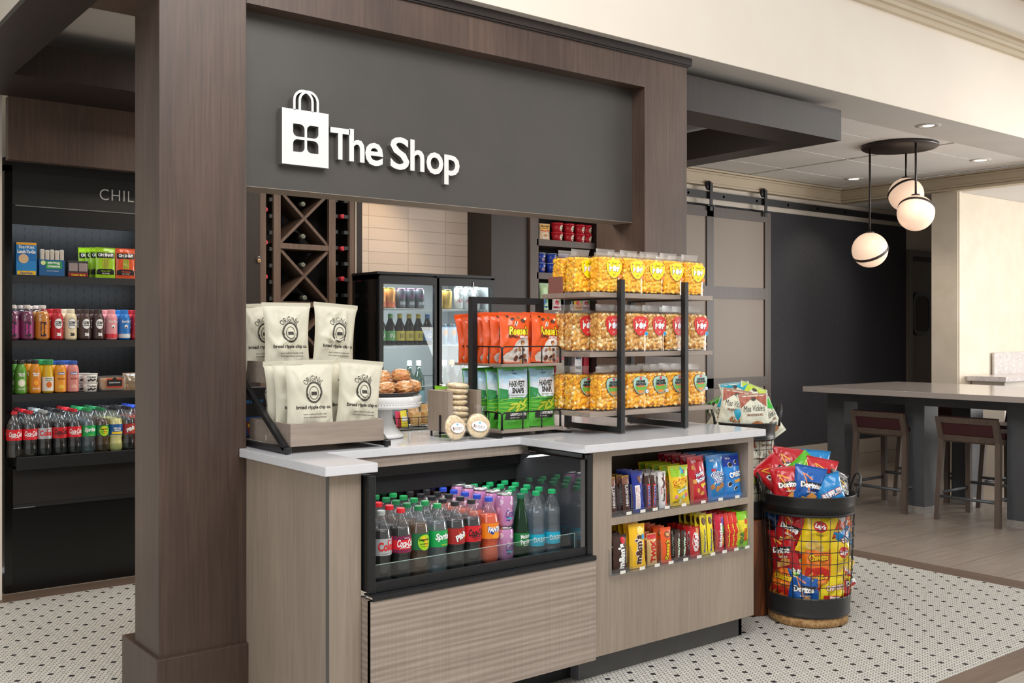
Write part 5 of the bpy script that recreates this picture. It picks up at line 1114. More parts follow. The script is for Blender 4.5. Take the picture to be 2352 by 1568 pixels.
def jart(a, b, c1, c2): return lambda g, S, zc: (put(g, S, ell(.018, .020, 18, 2), C(c1, .5), 0, zc-.008, 1), put(g, S, ell(.012, .013, 16, 2), C(c2, .5), 0, zc-.008, 2), t_(g, S, a, .03, .010, WH, 0, zc+.040, 3, bold=.03), t_(g, S, b, .024, .009, WH, 0, zc+.030, 3, bold=.03), t_(g, S, '100% JUICE', .034, .010, WH, 0, zc-.040, 3, bold=.02))
K['ja'] = Stock(lambda: bottle('juice_bottle', JUI, C(0x5f9c38, .3), None, 0, C(0x5f9c38, .3), 1, 0x2a2620, label_z=(.01, .12), lr=.029, capr=.0175, caph=.02, art=jart('Minute', 'Maid', 0xdce8c0, 0xf4f0e0)))
K['jo'] = Stock(lambda: bottle('juice_bottle', JUI, C(0xd8881c, .3), None, 0, C(0xd8881c, .3), 1, 0x2a2620, label_z=(.01, .12), lr=.029, capr=.0175, caph=.02, art=jart('Minute', 'Maid', 0xe87818, 0xf4a830)))
SIM = [(.02, 0), (.028, .004), (.029, .05), (.026, .10), (.022, .145), (.021, .150)]
K['js'] = Stock(lambda: bottle('juice_bottle', SIM, C(0xd8b020, .3), None, 0, C(0xe8e4d8, .3), 1, 0x2a8a4c, label_z=(.012, .085), lr=.0288, capr=.0265, caph=.026, art=lambda g, S, zc: (put(g, S, ell(.014, .016, 16, 2), C(0xd86a18, .5), 0, zc-.004, 2), t_(g, S, 'Simply', .036, .010, C(0x2a6a3c), 0, zc+.028, 3), t_(g, S, 'Orange', .034, .008, C(0x2a6a3c), 0, zc+.017, 3))))
NAK = [(.02, 0), (.029, .004), (.0295, .12), (.026, .138), (.021, .145), (.020, .148)]
for kk, c_, c2 in (('jn', 0xe8982c, 0xf0c040), ('jp', 0xd88a80, 0xe8b0a0)):
    K[kk] = Stock(lambda c_=c_, c2=c2: bottle('juice_bottle', NAK, C(c_, .3), None, 0, C(c_, .3), 1, 0x24509c, label_z=(.006, .118), lr=.0296, capr=.0225, caph=.02, art=lambda g, S, zc: (put(g, S, rect(.036, .013, 5, 2), C(0x24509c, .4), 0, zc+.040, 2), t_(g, S, 'Naked', .030, .009, WH, 0, zc+.040, 3, bold=.03), t_(g, S, 'BLUE MACHINE' if 0 else 'MACHINE', .036, .009, C(0x8a2c20), 0, zc+.012, 3), put(g, S, ell(.015, .011, 14, 2), C(c2, .4), 0, zc-.030, 2))))
for k, x, lb in [('ja', 1.245, 'green juice bottle with a dark cap on the third cooler shelf'), ('jo', 1.315, 'orange juice bottle with a dark cap on the third cooler shelf'), ('js', 1.378, 'orange juice bottle with a wide green cap on the third cooler shelf'), ('jn', 1.440, 'orange smoothie bottle with a blue cap on the third cooler shelf'), ('jp', 1.503, 'pink smoothie bottle with a blue cap on the third cooler shelf')]:
    for j in range(3): K[k].put((x-.012*j, Yc+.066*j, 1.021), 0, lb+['', ', second back', ', third back'][j], 'juice bottles on the third cooler shelf')
def yog():
    t = T('yogurt_cup', '', 'yogurt'); g = G(); R = .038; g.lathe([(.031, 0), (.032, .001), (R, .044)], C(0xe2e0d8, .4), 28)
    S = lambda x, z, e: ((.0325+z*.13+e)*math.sin(x/.035), -(.0325+z*.13+e)*math.cos(x/.035), z); t_(g, S, 'Chobani', .046, .011, BK, 0, .031, 2, bold=.02)
    for i in range(4): put(g, S, ell(.006, .006, 10, 2), C(0x2a2026, .5), -.016+.011*i, .012+.004*(i % 2), 2)
    g.norecalc = True; g.make('cup', t); G().lathe([(R+.001, .044), (R+.002, .046), (R+.001, .0485), (0, .0485)], C(0xcfccc4, .3), 28).make('lid', t); return t
yg = Stock(yog)
for i, (x, y, z, lb) in enumerate([(1.592, Yc, 1.021, 'lower front yogurt cup on the third cooler shelf'), (1.592, Yc, 1.070, 'upper front yogurt cup on the third cooler shelf'), (1.575, Yc+.08, 1.021, 'lower rear yogurt cup on the third cooler shelf'), (1.575, Yc+.08, 1.070, 'upper rear yogurt cup on the third cooler shelf')]): yg.put((x, y, z), 0, lb, 'yogurt cups on the third cooler shelf')
t = T('clamshell_pack', 'clear clamshell snack pack with a red and black label on the third cooler shelf', 'food pack', (1.705, Yc, 1.021))
G().box(-.066, -.04, 0, .066, .05, .082, glass('clamshell_plastic', 0xf4f0ec, .1, .1, .1), .010).make('clamshell', t); G().box(-.058, -.03, .006, .058, .045, .07, C(0xcfa070, .6), .012).make('filling', t)
g = G(); S = flat(-.042); put(g, S, rect(.084, .050, 2, 2), C(0xb03a24, .5), .004, .044, 0); put(g, S, rect(.080, .034, 2, 2), C(0x1c1c1c, .5), .004, .044, 1); put(g, S, ell(.012, .012, 16, 2), C(0x1c1c1c, .5), .004, .062, 2); t_(g, S, 'TRADITIONAL', .06, .006, WH, .004, .046, 2); g.norecalc = True; g.make('label', t)
tag(bag(.09, .095, .06, glass('bun_film', 0xf0dcc0, .12, .15, .35), None, 77).make('bread_bag', None, (1.815, Yc+.02, 1.021)), 'clear bag of buns beside the column on the third cooler shelf', 'bread')
cold = [('coke', 1.195, 'red-capped cola bottle at the left edge of the bottom cooler shelf'), ('coke', 1.268, 'red-capped cola bottle next to the silver-labelled one on the bottom cooler shelf'), ('diet', 1.338, 'silver-labelled cola bottle on the bottom cooler shelf'), ('zero', 1.412, 'black-capped red-labelled cola bottle on the bottom cooler shelf'), ('coke', 1.485, 'red-capped cola bottle beside the green soda on the bottom cooler shelf'), ('sprite', 1.557, 'green-capped clear soda bottle on the bottom cooler shelf'), ('ginger', 1.627, 'amber ginger ale bottle on the bottom cooler shelf'), ('lemonade', 1.697, 'pale lemonade bottle on the bottom cooler shelf'), ('pibb', 1.765, 'black-capped spiced soda bottle on the bottom cooler shelf'), ('fanta', 1.835, 'blue-capped bottle behind the column on the bottom cooler shelf')]
for k, x, lb in cold:
    for j in range(5): K[k].put((x, 5.638+.0745*j, .701), 0, lb+['', ', second back', ', third back', ', fourth back', ', fifth back'][j], 'soda bottles on the bottom cooler shelf')
# ------------------------------------------------------------------ kitchen side behind the counter
t = T('back_cabinet', 'low dark cabinet with pale top along the tiled kitchen wall', 'cabinet', (2.45, 5.15, 0)); G().box(0, .03, 0, 2.65, .34, .74, WDD).make('body', t); G().box(-.01, 0, .741, 2.65, .34, .775, C(0x8a7f76, .4)).make('top', t)
t = T('wine_cabinet', 'tall dark wine cabinet with lattice shelves behind the chip rack', 'wine cabinet', (2.46, 5.5, .776))
D = .28; H_ = 1.45
WCL = wood('walnut_lattice', 0x4a3a31, 0x5d4b3f, 0x6c584a, rough=.45)
G().box(-.10, 0, 0, .008, .02, H_, WDD).box(.635, 0, 0, .677, .02, H_, WDD).box(-.1, .02, 0, -.08, D, H_, WDD).box(.66, .02, 0, .677, D, H_, WDD).box(-.1, D-.02, 0, .677, D, H_, BLKM).box(-.1, .02, H_-.02, .677, D, H_, WDD).make('case', t)
fr = G()
for a, b in ((.008, .045), (.092, .136), (.452, .496), (.592, .630)): fr.box(a, .004, 0, b, .03, H_-.02, WCL)
fr.box(.136, .006, .03, .452, .03, .062, WCL); fr.make('stile', t)
G().box(.6305, -.002, 0, .6345, .002, H_, C(0xd8d0c0, .4)).make('edge_highlight', t)  # pale strip stands in for the line of light along the edge
for z in (1.057, .715, .37): G().box(.136, .006, z, .452, .22, z+.032, WCL).make('shelf', t)
def xbar(z0, z1):
    g = G(); a = (.136, z0); b = (.452, z1)
    for p, q, y in (((.136, z0), (.452, z1), .012), ((.136, z1), (.452, z0), .018)):
        dx, dz = q[0]-p[0], q[1]-p[1]; l = math.hypot(dx, dz); nx, nz = -dz/l*.0085, dx/l*.0085
        g.prism([(p[0]+nx, p[1]+nz), (p[0]-nx, p[1]-nz), (q[0]-nx, q[1]-nz), (q[0]+nx, q[1]+nz)], y, .20, WCL)
    g.make('cross_lattice', t)
xbar(1.089, 1.40); xbar(.747, 1.057); xbar(.402, .715)
for z in [.656+.096*i for i in range(8)]:
    for a, b, q in ((.070, .092, 0), (.496, .515, .03), (.56, .592, .03)): G().box(a, .012, z+q, b, .05, z+q+.021, C(0x2c2f2e, .5)).make('bottle_cradle', t)
def wineb(cap):
    def f():
        t = T('wine_bottle', '', 'wine bottle'); R = Matrix.Rotation(PI/2, 4, 'X')
        g = G(); g.lathe([(0, -.30), (.030, -.30), (.037, -.295), (.037, -.12), (.032, -.10), (.015, -.075), (.0145, -.06)], mat('dark_bottle_glass', 0x0a120c, .08), 20); g.xf(Matrix.Rotation(PI/2, 4, 'X')); g.make('bottle_body', t)
        g = G(); g.lathe([(.0146, -.062), (.0146, -.002), (.0135, 0), (.010, .0005), (0, .0005)], cap, 20); g.xf(Matrix.Rotation(PI/2, 4, 'X')); g.make('capsule', t); return t
    return Stock(f)
wr, ws = wineb(C(0xb0303c, .35)), wineb(C(0x6f7468, .3, .3))
for x, z, lb in ((2.508, 2.055, 'upper'), (2.508, 1.864, 'middle'), (2.508, 1.664, 'lower')): wr.put((x, 5.515, z), 0, 'red-capped wine bottle lying in the left column of the wine cabinet, %s' % lb, 'red-capped bottles in the wine cabinet')
for x, z, lb in ((3.013, 2.051, 'upper'), (3.013, 1.854, 'middle'), (3.013, 1.669, 'lower')): wr.put((x, 5.515, z), 0, 'red-capped wine bottle lying in the right column of the wine cabinet, %s' % lb, 'red-capped bottles in the wine cabinet')
for x, z, lb in ((2.757, 2.108, 'topmost'), (2.757, 1.915, 'second from top'), (2.757, 1.745, 'third from top'), (2.768, 1.548, 'lowest')): ws.put((x, 5.535, z), 0, 'grey-capped wine bottle in the lattice of the wine cabinet, %s' % lb, 'grey-capped bottles in the wine cabinet')
t = T('padlock', 'small brass padlock hanging on the wine cabinet door', 'padlock', (2.455, 5.494, 1.755)); G().box(-.008, -.006, -.012, .008, 0, .008, C(0xc09a70, .3, .7), .002).make('lock_body', t); G().tube([(-.006, -.003, .008), (-.006, -.003, .018), (0, -.003, .024), (.006, -.003, .018), (.006, -.003, .008)], .0018, C(0xc8c8c8, .25, .9), 6).make('shackle', t)
spot('kitchen_downlight_lamp', (3.35, 5.50, 2.72), 38, (1, .72, .45), 75)
# ---- two-door bar fridge
t = T('bar_fridge', 'black two-door glass fridge standing before the pale wall tiles', 'fridge', (3.07, 5.2, .776)); FH = .912
LINER = C(0x9ea2a4, .4)
G().box(0, .02, 0, .03, .55, FH, BLKG).box(.85, .02, 0, .88, .55, FH, BLKG).box(0, .02, FH-.03, .88, .55, FH, BLKG).box(.0, .02, 0, .88, .55, .03, BLKG).box(.03, .50, .03, .85, .55, FH-.03, LINER).box(.03, .04, .03, .036, .50, FH-.03, LINER).box(.844, .04, .03, .85, .50, FH-.03, LINER).box(-.004, -.004, FH, .884, .55, FH+.014, BLK).make('body', t)
for x0, x1, lb in ((.012, .43, 0), (.43, .868, 1)):
    g = G(); a = .028; g.box(x0, 0, .03, x0+a, .02, FH-.01, BLK).box(x1-a, 0, .03, x1, .02, FH-.01, BLK).box(x0+a, 0, FH-.058, x1-a, .02, FH-.01, BLK).box(x0+a, 0, .03, x1-a, .02, .06, BLK); d = g.make('door', t)
    G().box(x0+a, .008, .06, x1-a, .012, FH-.058, GLASS).make('pane', d)
G().box(.42, .0, .03, .438, .03, FH, BLKG).box(.69, -.006, FH-.075, .698, .0, FH-.03, C(0xc8c8c8, .2, .9)).make('lock_bar', t)
for z in (.712, .486, .235): 
    g = G(); g.box(.036, .05, z-.004, .844, .06, z, C(0xe0e0e0, .3))
    for i in range(30): g.box(.04+.027*i, .06, z-.003, .043+.027*i, .48, z, C(0xd0d0d0, .3))
    g.make('wire_shelf', t)
G().box(.1, .49, .28, .78, .498, .46, C(0x9a9e9e, .5)).make('evaporator_cover', t)
area('fridge_light', (3.51, 5.28, 1.652), (math.radians(18), 0, 0), .74, 6, (.9, .96, 1), .04)
area('fridge_fill_low', (3.51, 5.24, 1.22), (math.radians(55), 0, 0), .70, 3, (.9, .96, 1), .03)  # second light added to lift the dark lower shelves, not a fitted lamp
TALL = .122
def acan(body, top, art, h=.122, r=1): return Stock(lambda: can('drink_can', body, art, h, top, r))
fc = {'y': acan(C(0xe09a58, .3, .3), 0xd8c030, lambda g, S, zc: put(g, S, rect(.10, .03, 12, 2), C(0xc86848, .35), 0, zc-.04, 1)), 'p': acan(C(0x5a5c64, .3, .3), 0xc078b0, lambda g, S, zc: (t_(g, S, 'GR', .034, .022, C(0xb05aa0, .4), 0, zc+.012, 2, bold=.0), put(g, S, rect(.04, .02, 5, 2), C(0x9aa0a8, .4), 0, zc-.03, 1))), 'g': acan(C(0xd0b060, .3, .4), 0xc8b878, None), 'w': acan(C(0xe2e6e8, .3, .2), 0xc8c8c8, lambda g, S, zc: (put(g, S, ring(.016, .020, .0018), INK, 0, zc+.030, 2), t_(g, S, 'WHITE CLAW', .03, .006, INK, 0, zc+.05, 2), put(g, S, stroke([(-.03, -.01), (-.012, -.002), (.008, .004), (.03, .0)], [.002, .010, .012, .004]), C(0xb84a6a, .4), 0, zc-.018, 2)), .145, .9), 'b': acan(C(0x8fb4d8, .3, .3), 0xc8c8c8, lambda g, S, zc: put(g, S, ell(.018, .018, 18, 2), C(0xe8a050, .4), .004, zc+.012, 2), .132)}
for k, x, lb in [('y', 3.150, 'yellow-topped orange can, leftmost in the bar fridge'), ('y', 3.215, 'yellow-topped orange can, second in the bar fridge'), ('p', 3.290, 'pink-topped grey can, first of three in the bar fridge'), ('p', 3.357, 'pink-topped grey can, middle of three in the bar fridge'), ('p', 3.424, 'pink-topped grey can, last of three in the bar fridge'), ('g', 3.565, 'gold can, left one behind the right fridge door'), ('g', 3.632, 'gold can, right one behind the right fridge door'), ('w', 3.722, 'tall white can, left one behind the right fridge door'), ('w', 3.789, 'tall white can, middle one behind the right fridge door'), ('w', 3.856, 'tall white can, right one behind the right fridge door')]: fc[k].put((x, 5.30, 1.489), 0, lb, 'cans on the top fridge shelf')
for i, x in enumerate((3.60, 3.665, 3.73, 3.795, 3.86)): fc['b'].put((x, 5.30, 1.263), 0, 'pale blue can behind the right fridge door, %s from the left' % ORD[i], 'pale blue cans in the bar fridge')
BEER = [(.012, .001), (.028, 0), (.0305, .005), (.0305, .115), (.028, .132), (.018, .155), (.0135, .175), (.013, .200), (.014, .202)]
def beer(lc, st, tc, neck): return Stock(lambda: bottle('beer_bottle', BEER, mat('brown_bottle_glass', 0x1a1210, .08), None, 0, C(lc, .5), 1, neck, label_z=(.03, .095), lr=.0305, capr=.0145, caph=.006, art=lambda g, S, zc: (t_(g, S, st, .034, .028, tc, 0, zc, 2, bold=.01), put(g, cyl(.0145), rect(.05, .022, 8, 2), C(lc, .5), 0, .188, 3))))
bi, b3, bl = beer(0x6cae6c, 'IPA', WH, 0xa8d0a0), beer(0xc8b850, '312', INK, 0xd8c860), beer(0x4a78b8, 'GI', WH, 0x5a88b8)
for st, x, lb in ((bi, 3.150, 'dark beer bottle with a green label, leftmost in the bar fridge'), (bi, 3.217, 'dark beer bottle with a green label, beside the yellow labels'), (b3, 3.284, 'dark beer bottle with a yellow label, first of three'), (b3, 3.351, 'dark beer bottle with a yellow label, middle of three'), (b3, 3.418, 'dark beer bottle with a yellow label, last of three'), (bl, 3.485, 'dark beer bottle with a blue label by the fridge mullion')): st.put((x, 5.30, 1.263), 0, lb, 'beer bottles in the bar fridge', scale=(1, 1, .93))
WB = [(.02, .001), (.034, 0), (.037, .006), (.037, .17), (.033, .195), (.018, .225), (.0145, .24), (.014, .262)]
def swine(cap, gl, lc): return Stock(lambda: bottle('wine_bottle', WB, gl, None, 0, C(lc, .5), 1, cap, label_z=(.05, .12), lr=.037, capr=.0155, caph=.03, art=None))
s1, s2 = swine(0x8a6a40, mat('dark_bottle_glass', 0x0a120c, .08), 0x1a1814), swine(0xc8c8c0, glass('pale_green_glass', 0x90b0a0, .08, .06, .1), 0x88b8c8)
for st, x, y, lb in ((s2, 3.372, 5.33, 'pale-capped wine bottle at the bottom of the left fridge door'), (s2, 3.440, 5.33, 'pale-capped wine bottle by the mullion inside the fridge'), (s2, 3.592, 5.27, 'pale-capped wine bottle at the bottom of the right fridge door'), (s1, 3.668, 5.30, 'gold-capped dark wine bottle, left one in the fridge'), (s1, 3.752, 5.30, 'gold-capped dark wine bottle, right one in the fridge')): st.put((x, y, .852), 0, lb, 'wine bottles in the bar fridge', scale=(1, 1, 1.08))
# ---- dark open shelving with pantry goods
t = T('open_shelving', 'dark wooden open shelving with pantry goods behind the popcorn rack', 'shelving', (4.475, 5.5, 0))
G().box(0, 0, 0, .075, .02, 2.7, WDD if 0 else WD).box(0, .02, 0, .06, .33, 2.7, WDD).make('upright', t); G().box(.615, 0, 0, .629, .33, 2.7, WDD).make('upright', t); G().box(.06, .31, 0, .615, .33, 2.7, BLKM).make('back_panel', t)
for z in (2.0, 1.765, 1.503, 1.245, .985): G().box(.06, 0, z-.045, .615, .31, z, WD).make('shelf', t)
G().box(.075, 0, 0, .615, .02, .75, WDD).make('door', t)
def bowl():
    t = T('macaroni_bowl', '', 'food bowl'); g = G(); g.lathe([(.034, 0), (.036, .001), (.044, .052)], C(0xb41c2c, .4), 24); S = lambda x, z, e: ((.036+z*.16+e)*math.sin(x/.04), -(.036+z*.16+e)*math.cos(x/.04), z)
    put(g, S, ell(.022, .022, 16, 2), C(0xe8dcc8, .5), .008, .026, 1); t_(g, S, 'Chef', .024, .009, C(0x2a6a40), .008, .032, 2); put(g, S, rect(.03, .006, 4, 1), C(0xb85030, .5), .008, .014, 2); g.norecalc = True; g.make('bowl', t)
    G().lathe([(.046, .052), (.047, .056), (.046, .064), (0, .064)], C(0xc01e30, .35), 24).make('lid', t); return t
bw_ = Stock(bowl)
for i, x in enumerate((4.764, 4.872, 4.978, 5.045)):
    if i == 3: x = 5.035; 
    for j, lv in enumerate(('lower', 'upper')): bw_.put((x if i < 3 else 5.052-.004, 5.55, 2.001+.0655*j), .2, 'red pasta bowl on the highest visible shelf, %s, column %s from left' % (lv, ORD[i]), 'red pasta bowls on the shelving', scale=(.95, .95, 1))
def cup():
    t = T('macaroni_cup', '', 'food cup'); g = G(); g.lathe([(.030, 0), (.032, .001), (.040, .066)], C(0x1d3c9c, .4), 24); S = lambda x, z, e: ((.031+z*.14+e)*math.sin(x/.036), -(.031+z*.14+e)*math.cos(x/.036), z)
    put(g, S, blob([(-.020, -.016), (.020, -.016), (.022, .014), (.004, .010), (0, .0), (-.006, .012), (-.022, .014)], 2, (0, -.004)), C(0xe89a3c, .4), .004, .020, 1); t_(g, S, 'Kraft', .024, .008, WH, .004, .054, 2, bold=.03); t_(g, S, 'Mac', .022, .008, WH, .004, .044, 2, bold=.03); g.norecalc = True; g.make('cup', t)
    G().lathe([(.0415, .066), (.0415, .0695), (0, .0695)], C(0xc8ccd8, .3), 24).make('lid', t); return t
cp = Stock(cup)
for i, x in enumerate((4.605, 4.709, 4.812, 4.915)):
    for j, lv in enumerate(('lower', 'upper')): cp.put((x, 5.55, 1.766+.0705*j), .25, 'blue macaroni cup on the second visible shelf, %s, column %s from left' % (lv, ORD[i]), 'blue macaroni cups on the shelving')
for i, x in enumerate((4.86, 4.965, 5.05)): bw_.put((x, 5.68, 1.766), .2, 'red pasta bowl behind the blue macaroni cups, %s from left' % ORD[i], 'red pasta bowls on the shelving', scale=(.9, .9, 1.9) if 0 else (.9, .9, 1))
tag(bag(.10, .118, .012, FOIL(0xe8c8a0), lambda g, S: (put(g, S, rect(.09, .04, 6, 3), C(0xf0b84c, .4), 0, .09, 1), t_(g, S, 'Maruchan', .075, .012, BK, 0, .100, 2, bold=.03), t_(g, S, 'Instant Lunch', .06, .008, BK, 0, .086, 2), put(g, S, stroke([(-.04, .004), (0, 0), (.04, .006)], .008), C(0xd8502c, .4), 0, .064, 2), put(g, S, ell(.030, .018, 18, 2), C(0xf0e4d0, .4), .006, .034, 2), put(g, S, ell(.022, .012, 18, 2), C(0xc89858, .5), .006, .034, 3)), 61, .03).make('soup_pouch', None, (4.655, 5.56, 2.001)), 'cream and orange soup pouch on the highest visible shelf', 'pouch')
cols = [(4.64, 0xb8d8a8, 0x2a6ab0, 'pale green'), (4.76, 0xd8d0d0, 0xb02c3c, 'clear and red'), (4.87, 0xc8d0e0, 0xc83030, 'blue striped'), (4.965, 0xd0a838, 0xb82c30, 'yellow and red'), (5.045, 0xb0a0a0, 0x8a2030, 'greyish red')]
for i, (x, c1_, c2_, nm_) in enumerate(cols): tag(bag(.085, .19 if i == 0 else .15, .03, FOIL(c1_), lambda g, S, c2_=c2_: (put(g, S, ell(.028, .022, 14, 2), C(c2_, .4), 0, .055, 1), put(g, S, ell(.012, .02, 12, 2), C(0x4aa040, .4), .02, .07, 2), put(g, S, rect(.07, .012, 5, 1), C(c2_, .4), 0, .02, 2)), 62+i).make('candy_bag', None, (x, 5.55, 1.504)), '%s candy bag on the third visible shelf' % nm_, 'candy')
carton('snack_can', 'can', 'grey and red canister low on the shelving behind the rack', 4.80, .10, .08, .986, .185, C(0x9a1f2c, .4), lambda g, S: (put(g, S, rect(.086, .14, 3, 3), C(0x8f8a7a, .5), 0, .085, 1), t_(g, S, 'Nutrition Facts', .06, .008, BK, 0, .13, 2)), y=5.55)
carton('snack_carton', 'box', 'white carton with blue print low on the shelving', 4.97, .07, .06, .986, .2, C(0xd8d8dc, .4), lambda g, S: (t_(g, S, 'MRS', .055, .02, C(0x24305c), 0, .17, 2, bold=.05), t_(g, S, 'SNACK', .055, .02, C(0x24305c), 0, .10, 2, bold=.05)), y=5.55)
carton('snack_carton', 'box', 'red carton low on the shelving by the dark panel', 5.05, .05, .06, .986, .2, C(0xb8283c, .4), None, y=5.55)
tag(G().box(2.8115, 3.245, 1.5045, 2.8185, 3.333, 1.575, C(0x8a5a50, .5)).make('wooden_block'), 'small reddish wooden board on the popcorn rack top shelf corner', 'board')
# ------------------------------------------------------------------ dining area on the right
SD = wood('sliding_door_stain', 0x453b38, 0x50453f, 0x5c5049, rough=.45)
t = T('sliding_door', 'brown framed sliding barn door with frosted panels on the back wall', 'door', (6.0, 5.775, .02))
def pz(a, b): return a-.02, b-.02
G().box(1.42, 0, 0, 1.503, .04, 2.40, SD).box(.64, 0, 0, .725, .04, 2.40, SD).box(0, 0, 0, .06, .04, 2.40, SD).box(.06, .0, 2.315, 1.42, .04, 2.40, SD).box(.06, 0, 1.62, .64, .04, 1.72, SD).box(.725, 0, 1.62, 1.42, .04, 1.72, SD).box(.06, 0, .845, 1.42, .039, .93, SD).box(.06, 0, .0, 1.42, .039, .12, SD).make('door_frame', t)
FG = mat('frosted_brown_glass', 0x887a6e, .5)
for x0, x1 in ((.06, .64), (.725, 1.42)):
    for z0, z1 in ((.12, .845), (.93, 1.62), (1.72, 2.315)): G().box(x0, .012, z0, x1, .028, z1, FG).make('frosted_panel', t)
for x in (.665, 1.40):
    h = G().box(x-.018, -.028, 2.36, x+.018, -.020, 2.60, BLK, .001).box(x-.05, -.028, 2.40, x+.05, .04, 2.408, BLK).make('hanger', t); g = G(); g.lathe([(0, -.008), (.040, -.008), (.042, 0), (.040, .008), (0, .008)], BLK, 24); g.xf(Matrix.Translation((x-.012, -.008, 2.575)) @ Matrix.Rotation(PI/2, 4, 'X')); g.make('wheel', h)
t = T('door_rail', 'long black steel sliding door rail along the back wall', 'rail', (5.9, 5.77, 2.485)); G().box(0, .0, 0, 4.3, .012, .062, BLK).make('rail_bar', t)
g = G()
for i in range(9): g.xf(Matrix.Identity(4)); b = len(g.v); g.lathe([(0, -.006), (.013, -.006), (.013, .08), (0, .08)], BLKM, 10); g.xf(Matrix.Translation((.5+.45*i, .006, .03)) @ Matrix.Rotation(-PI/2, 4, 'X'), b)
g.make('standoff', t)
# service door
t = T('service_door', 'brown service door with a black rounded window at the end of the dark wall', 'door', (9.838, 5.80, 0))
G().box(0, 0, 0, .075, .05, 2.215, C(0x5f564d, .45)).box(.075, 0, 2.15, .95, .05, 2.215, C(0x5f564d, .45)).box(.95, 0, 0, 1.02, .05, 2.215, C(0x5f564d, .45)).make('door_frame', t)
G().box(.08, .02, 0, .95, .045, 2.10, speck('door_metal', 0x57493d, 0x615144, .3, 2)).box(.08, .03, 2.10, .95, .045, 2.15, BLKM).make('door_panel', t)
def rr(w, h, r, n=6):
    P = []
    for cx, cz, a in ((w/2-r, h/2-r, 0), (-w/2+r, h/2-r, PI/2), (-w/2+r, -h/2+r, PI), (w/2-r, -h/2+r, 1.5*PI)): P += [(cx+r*math.cos(a+PI/2*i/n), cz+r*math.sin(a+PI/2*i/n)) for i in range(n+1)]
    return P
o_ = rr(.36, .46, .11); i_ = rr(.27, .37, .075); g = G(); n = len(o_)
V = [(a+.26, .0, b+1.545) for a, b in o_]+[(a+.26, .0, b+1.545) for a, b in i_]+[(a+.26, .02, b+1.545) for a, b in o_]
g.add(V, [(i, (i+1) % n, n+(i+1) % n, n+i) for i in range(n)]+[(i, 2*n+i, 2*n+(i+1) % n, (i+1) % n) for i in range(n)], BLK); g.make('window_gasket', t)
G().prism([(a+.26, b+1.545) for a, b in i_], .004, .010, mat('dark_glass', 0x2c2a28, .06)).make('pane', t)
# ---- pendant cluster
GLOBE = mat('glowing_opal_glass', 0xffdcc0, .35, emit=.46); BRZ = C(0x2c2321, .4)
cxp, cyp = 6.96, 4.18
t = T('pendant_cluster', 'round dark ceiling plate with three glowing banded globe lamps', 'pendant lamp', (cxp, cyp, 2.74))
G().lathe([(0, -.024), (.262, -.024), (.274, -.016), (.274, 0), (0, 0)], BRZ, 56).make('ceiling_plate', t)
fx, fy, rx, ry = .617, .787, .787, -.617
for d, r, z, tilt in ((7.57, 2.671, 1.958, (.40, -.50)), (7.80, 3.03, 2.402, (-.62, -.25)), (7.36, 2.93, 2.209, (-.50, .35))):
    x = d*fx+r*rx-cxp; y = d*fy+r*ry-cyp; zz = z-2.74; R = .13
    G().tube([(x, y, -.02), (x, y, zz+R)], .0075, BRZ, 10).make('stem', t)
    gl = G().lathe([(R*math.sin(a*PI/24), -R*math.cos(a*PI/24)) for a in range(25)], GLOBE, 40, (x, y, zz)).make('globe', t)
    g = G(); g.lathe([(R-.004, -.0105), (R+.003, -.010), (R+.004, -.003), (R+.002, 0), (R+.004, .003), (R+.003, .010), (R-.004, .0105)], BRZ, 48); g.f = [f for f in g.f if len(f) == 4]; g.m = g.m[:len(g.f)]; g.sm = g.sm[:len(g.f)]
    off = {0: -.015, 1: .035, 2: .035}[[1.958, 2.402, 2.209].index(z)]; s_ = math.sqrt(R*R-off*off)/R
    g.xf(Matrix.Translation((x, y, zz)) @ Matrix.Rotation(-.665, 4, 'Z') @ Matrix.Rotation(tilt[1], 4, 'Y') @ Matrix.Rotation(tilt[0], 4, 'X') @ Matrix.Translation((0, 0, off)) @ Matrix.Diagonal((s_, s_, 1, 1))); g.make('dark_band', gl)
    g = G().lathe([(.03, 0), (.03, .008), (.012, .012), (0, .012)], BRZ, 20, (x, y, zz+R-.003)); g.make('socket_cap', t)
# ---- recessed lights
GLOW = mat('downlight_glow', 0xfff4e4, .4, emit=9)
for x, y, z, w, lb in ((6.44, 3.655, 2.739, 1, 'recessed downlight in the grey soffit above the pendant'), (8.14, 5.34, 2.742, 0, 'recessed downlight in the ceiling tiles near the wall corner'), (8.07, 4.13, 2.742, 0, 'recessed downlight in the ceiling tiles right of the pendant')):
    t = T('recessed_light', lb, 'ceiling light', (x, y, z)); g = G(); g.lathe([(.045, -.001), (.052, -.006), (.078, -.005), (.082, 0)], C(0xb8b4ae if w else 0xd8d4cc, .4), 32); g.f = [f for f in g.f if len(f) == 4]; g.m = g.m[:len(g.f)]; g.sm = g.sm[:len(g.f)]; g.make('trim_ring', t)
    G().lathe([(0, -.0015), (.050 if not w else .036, -.0015)], GLOW, 24).make('lamp_lens', t); spot('downlight_lamp', (x, y, z-.02), 20, (1, .9, .78), 110)
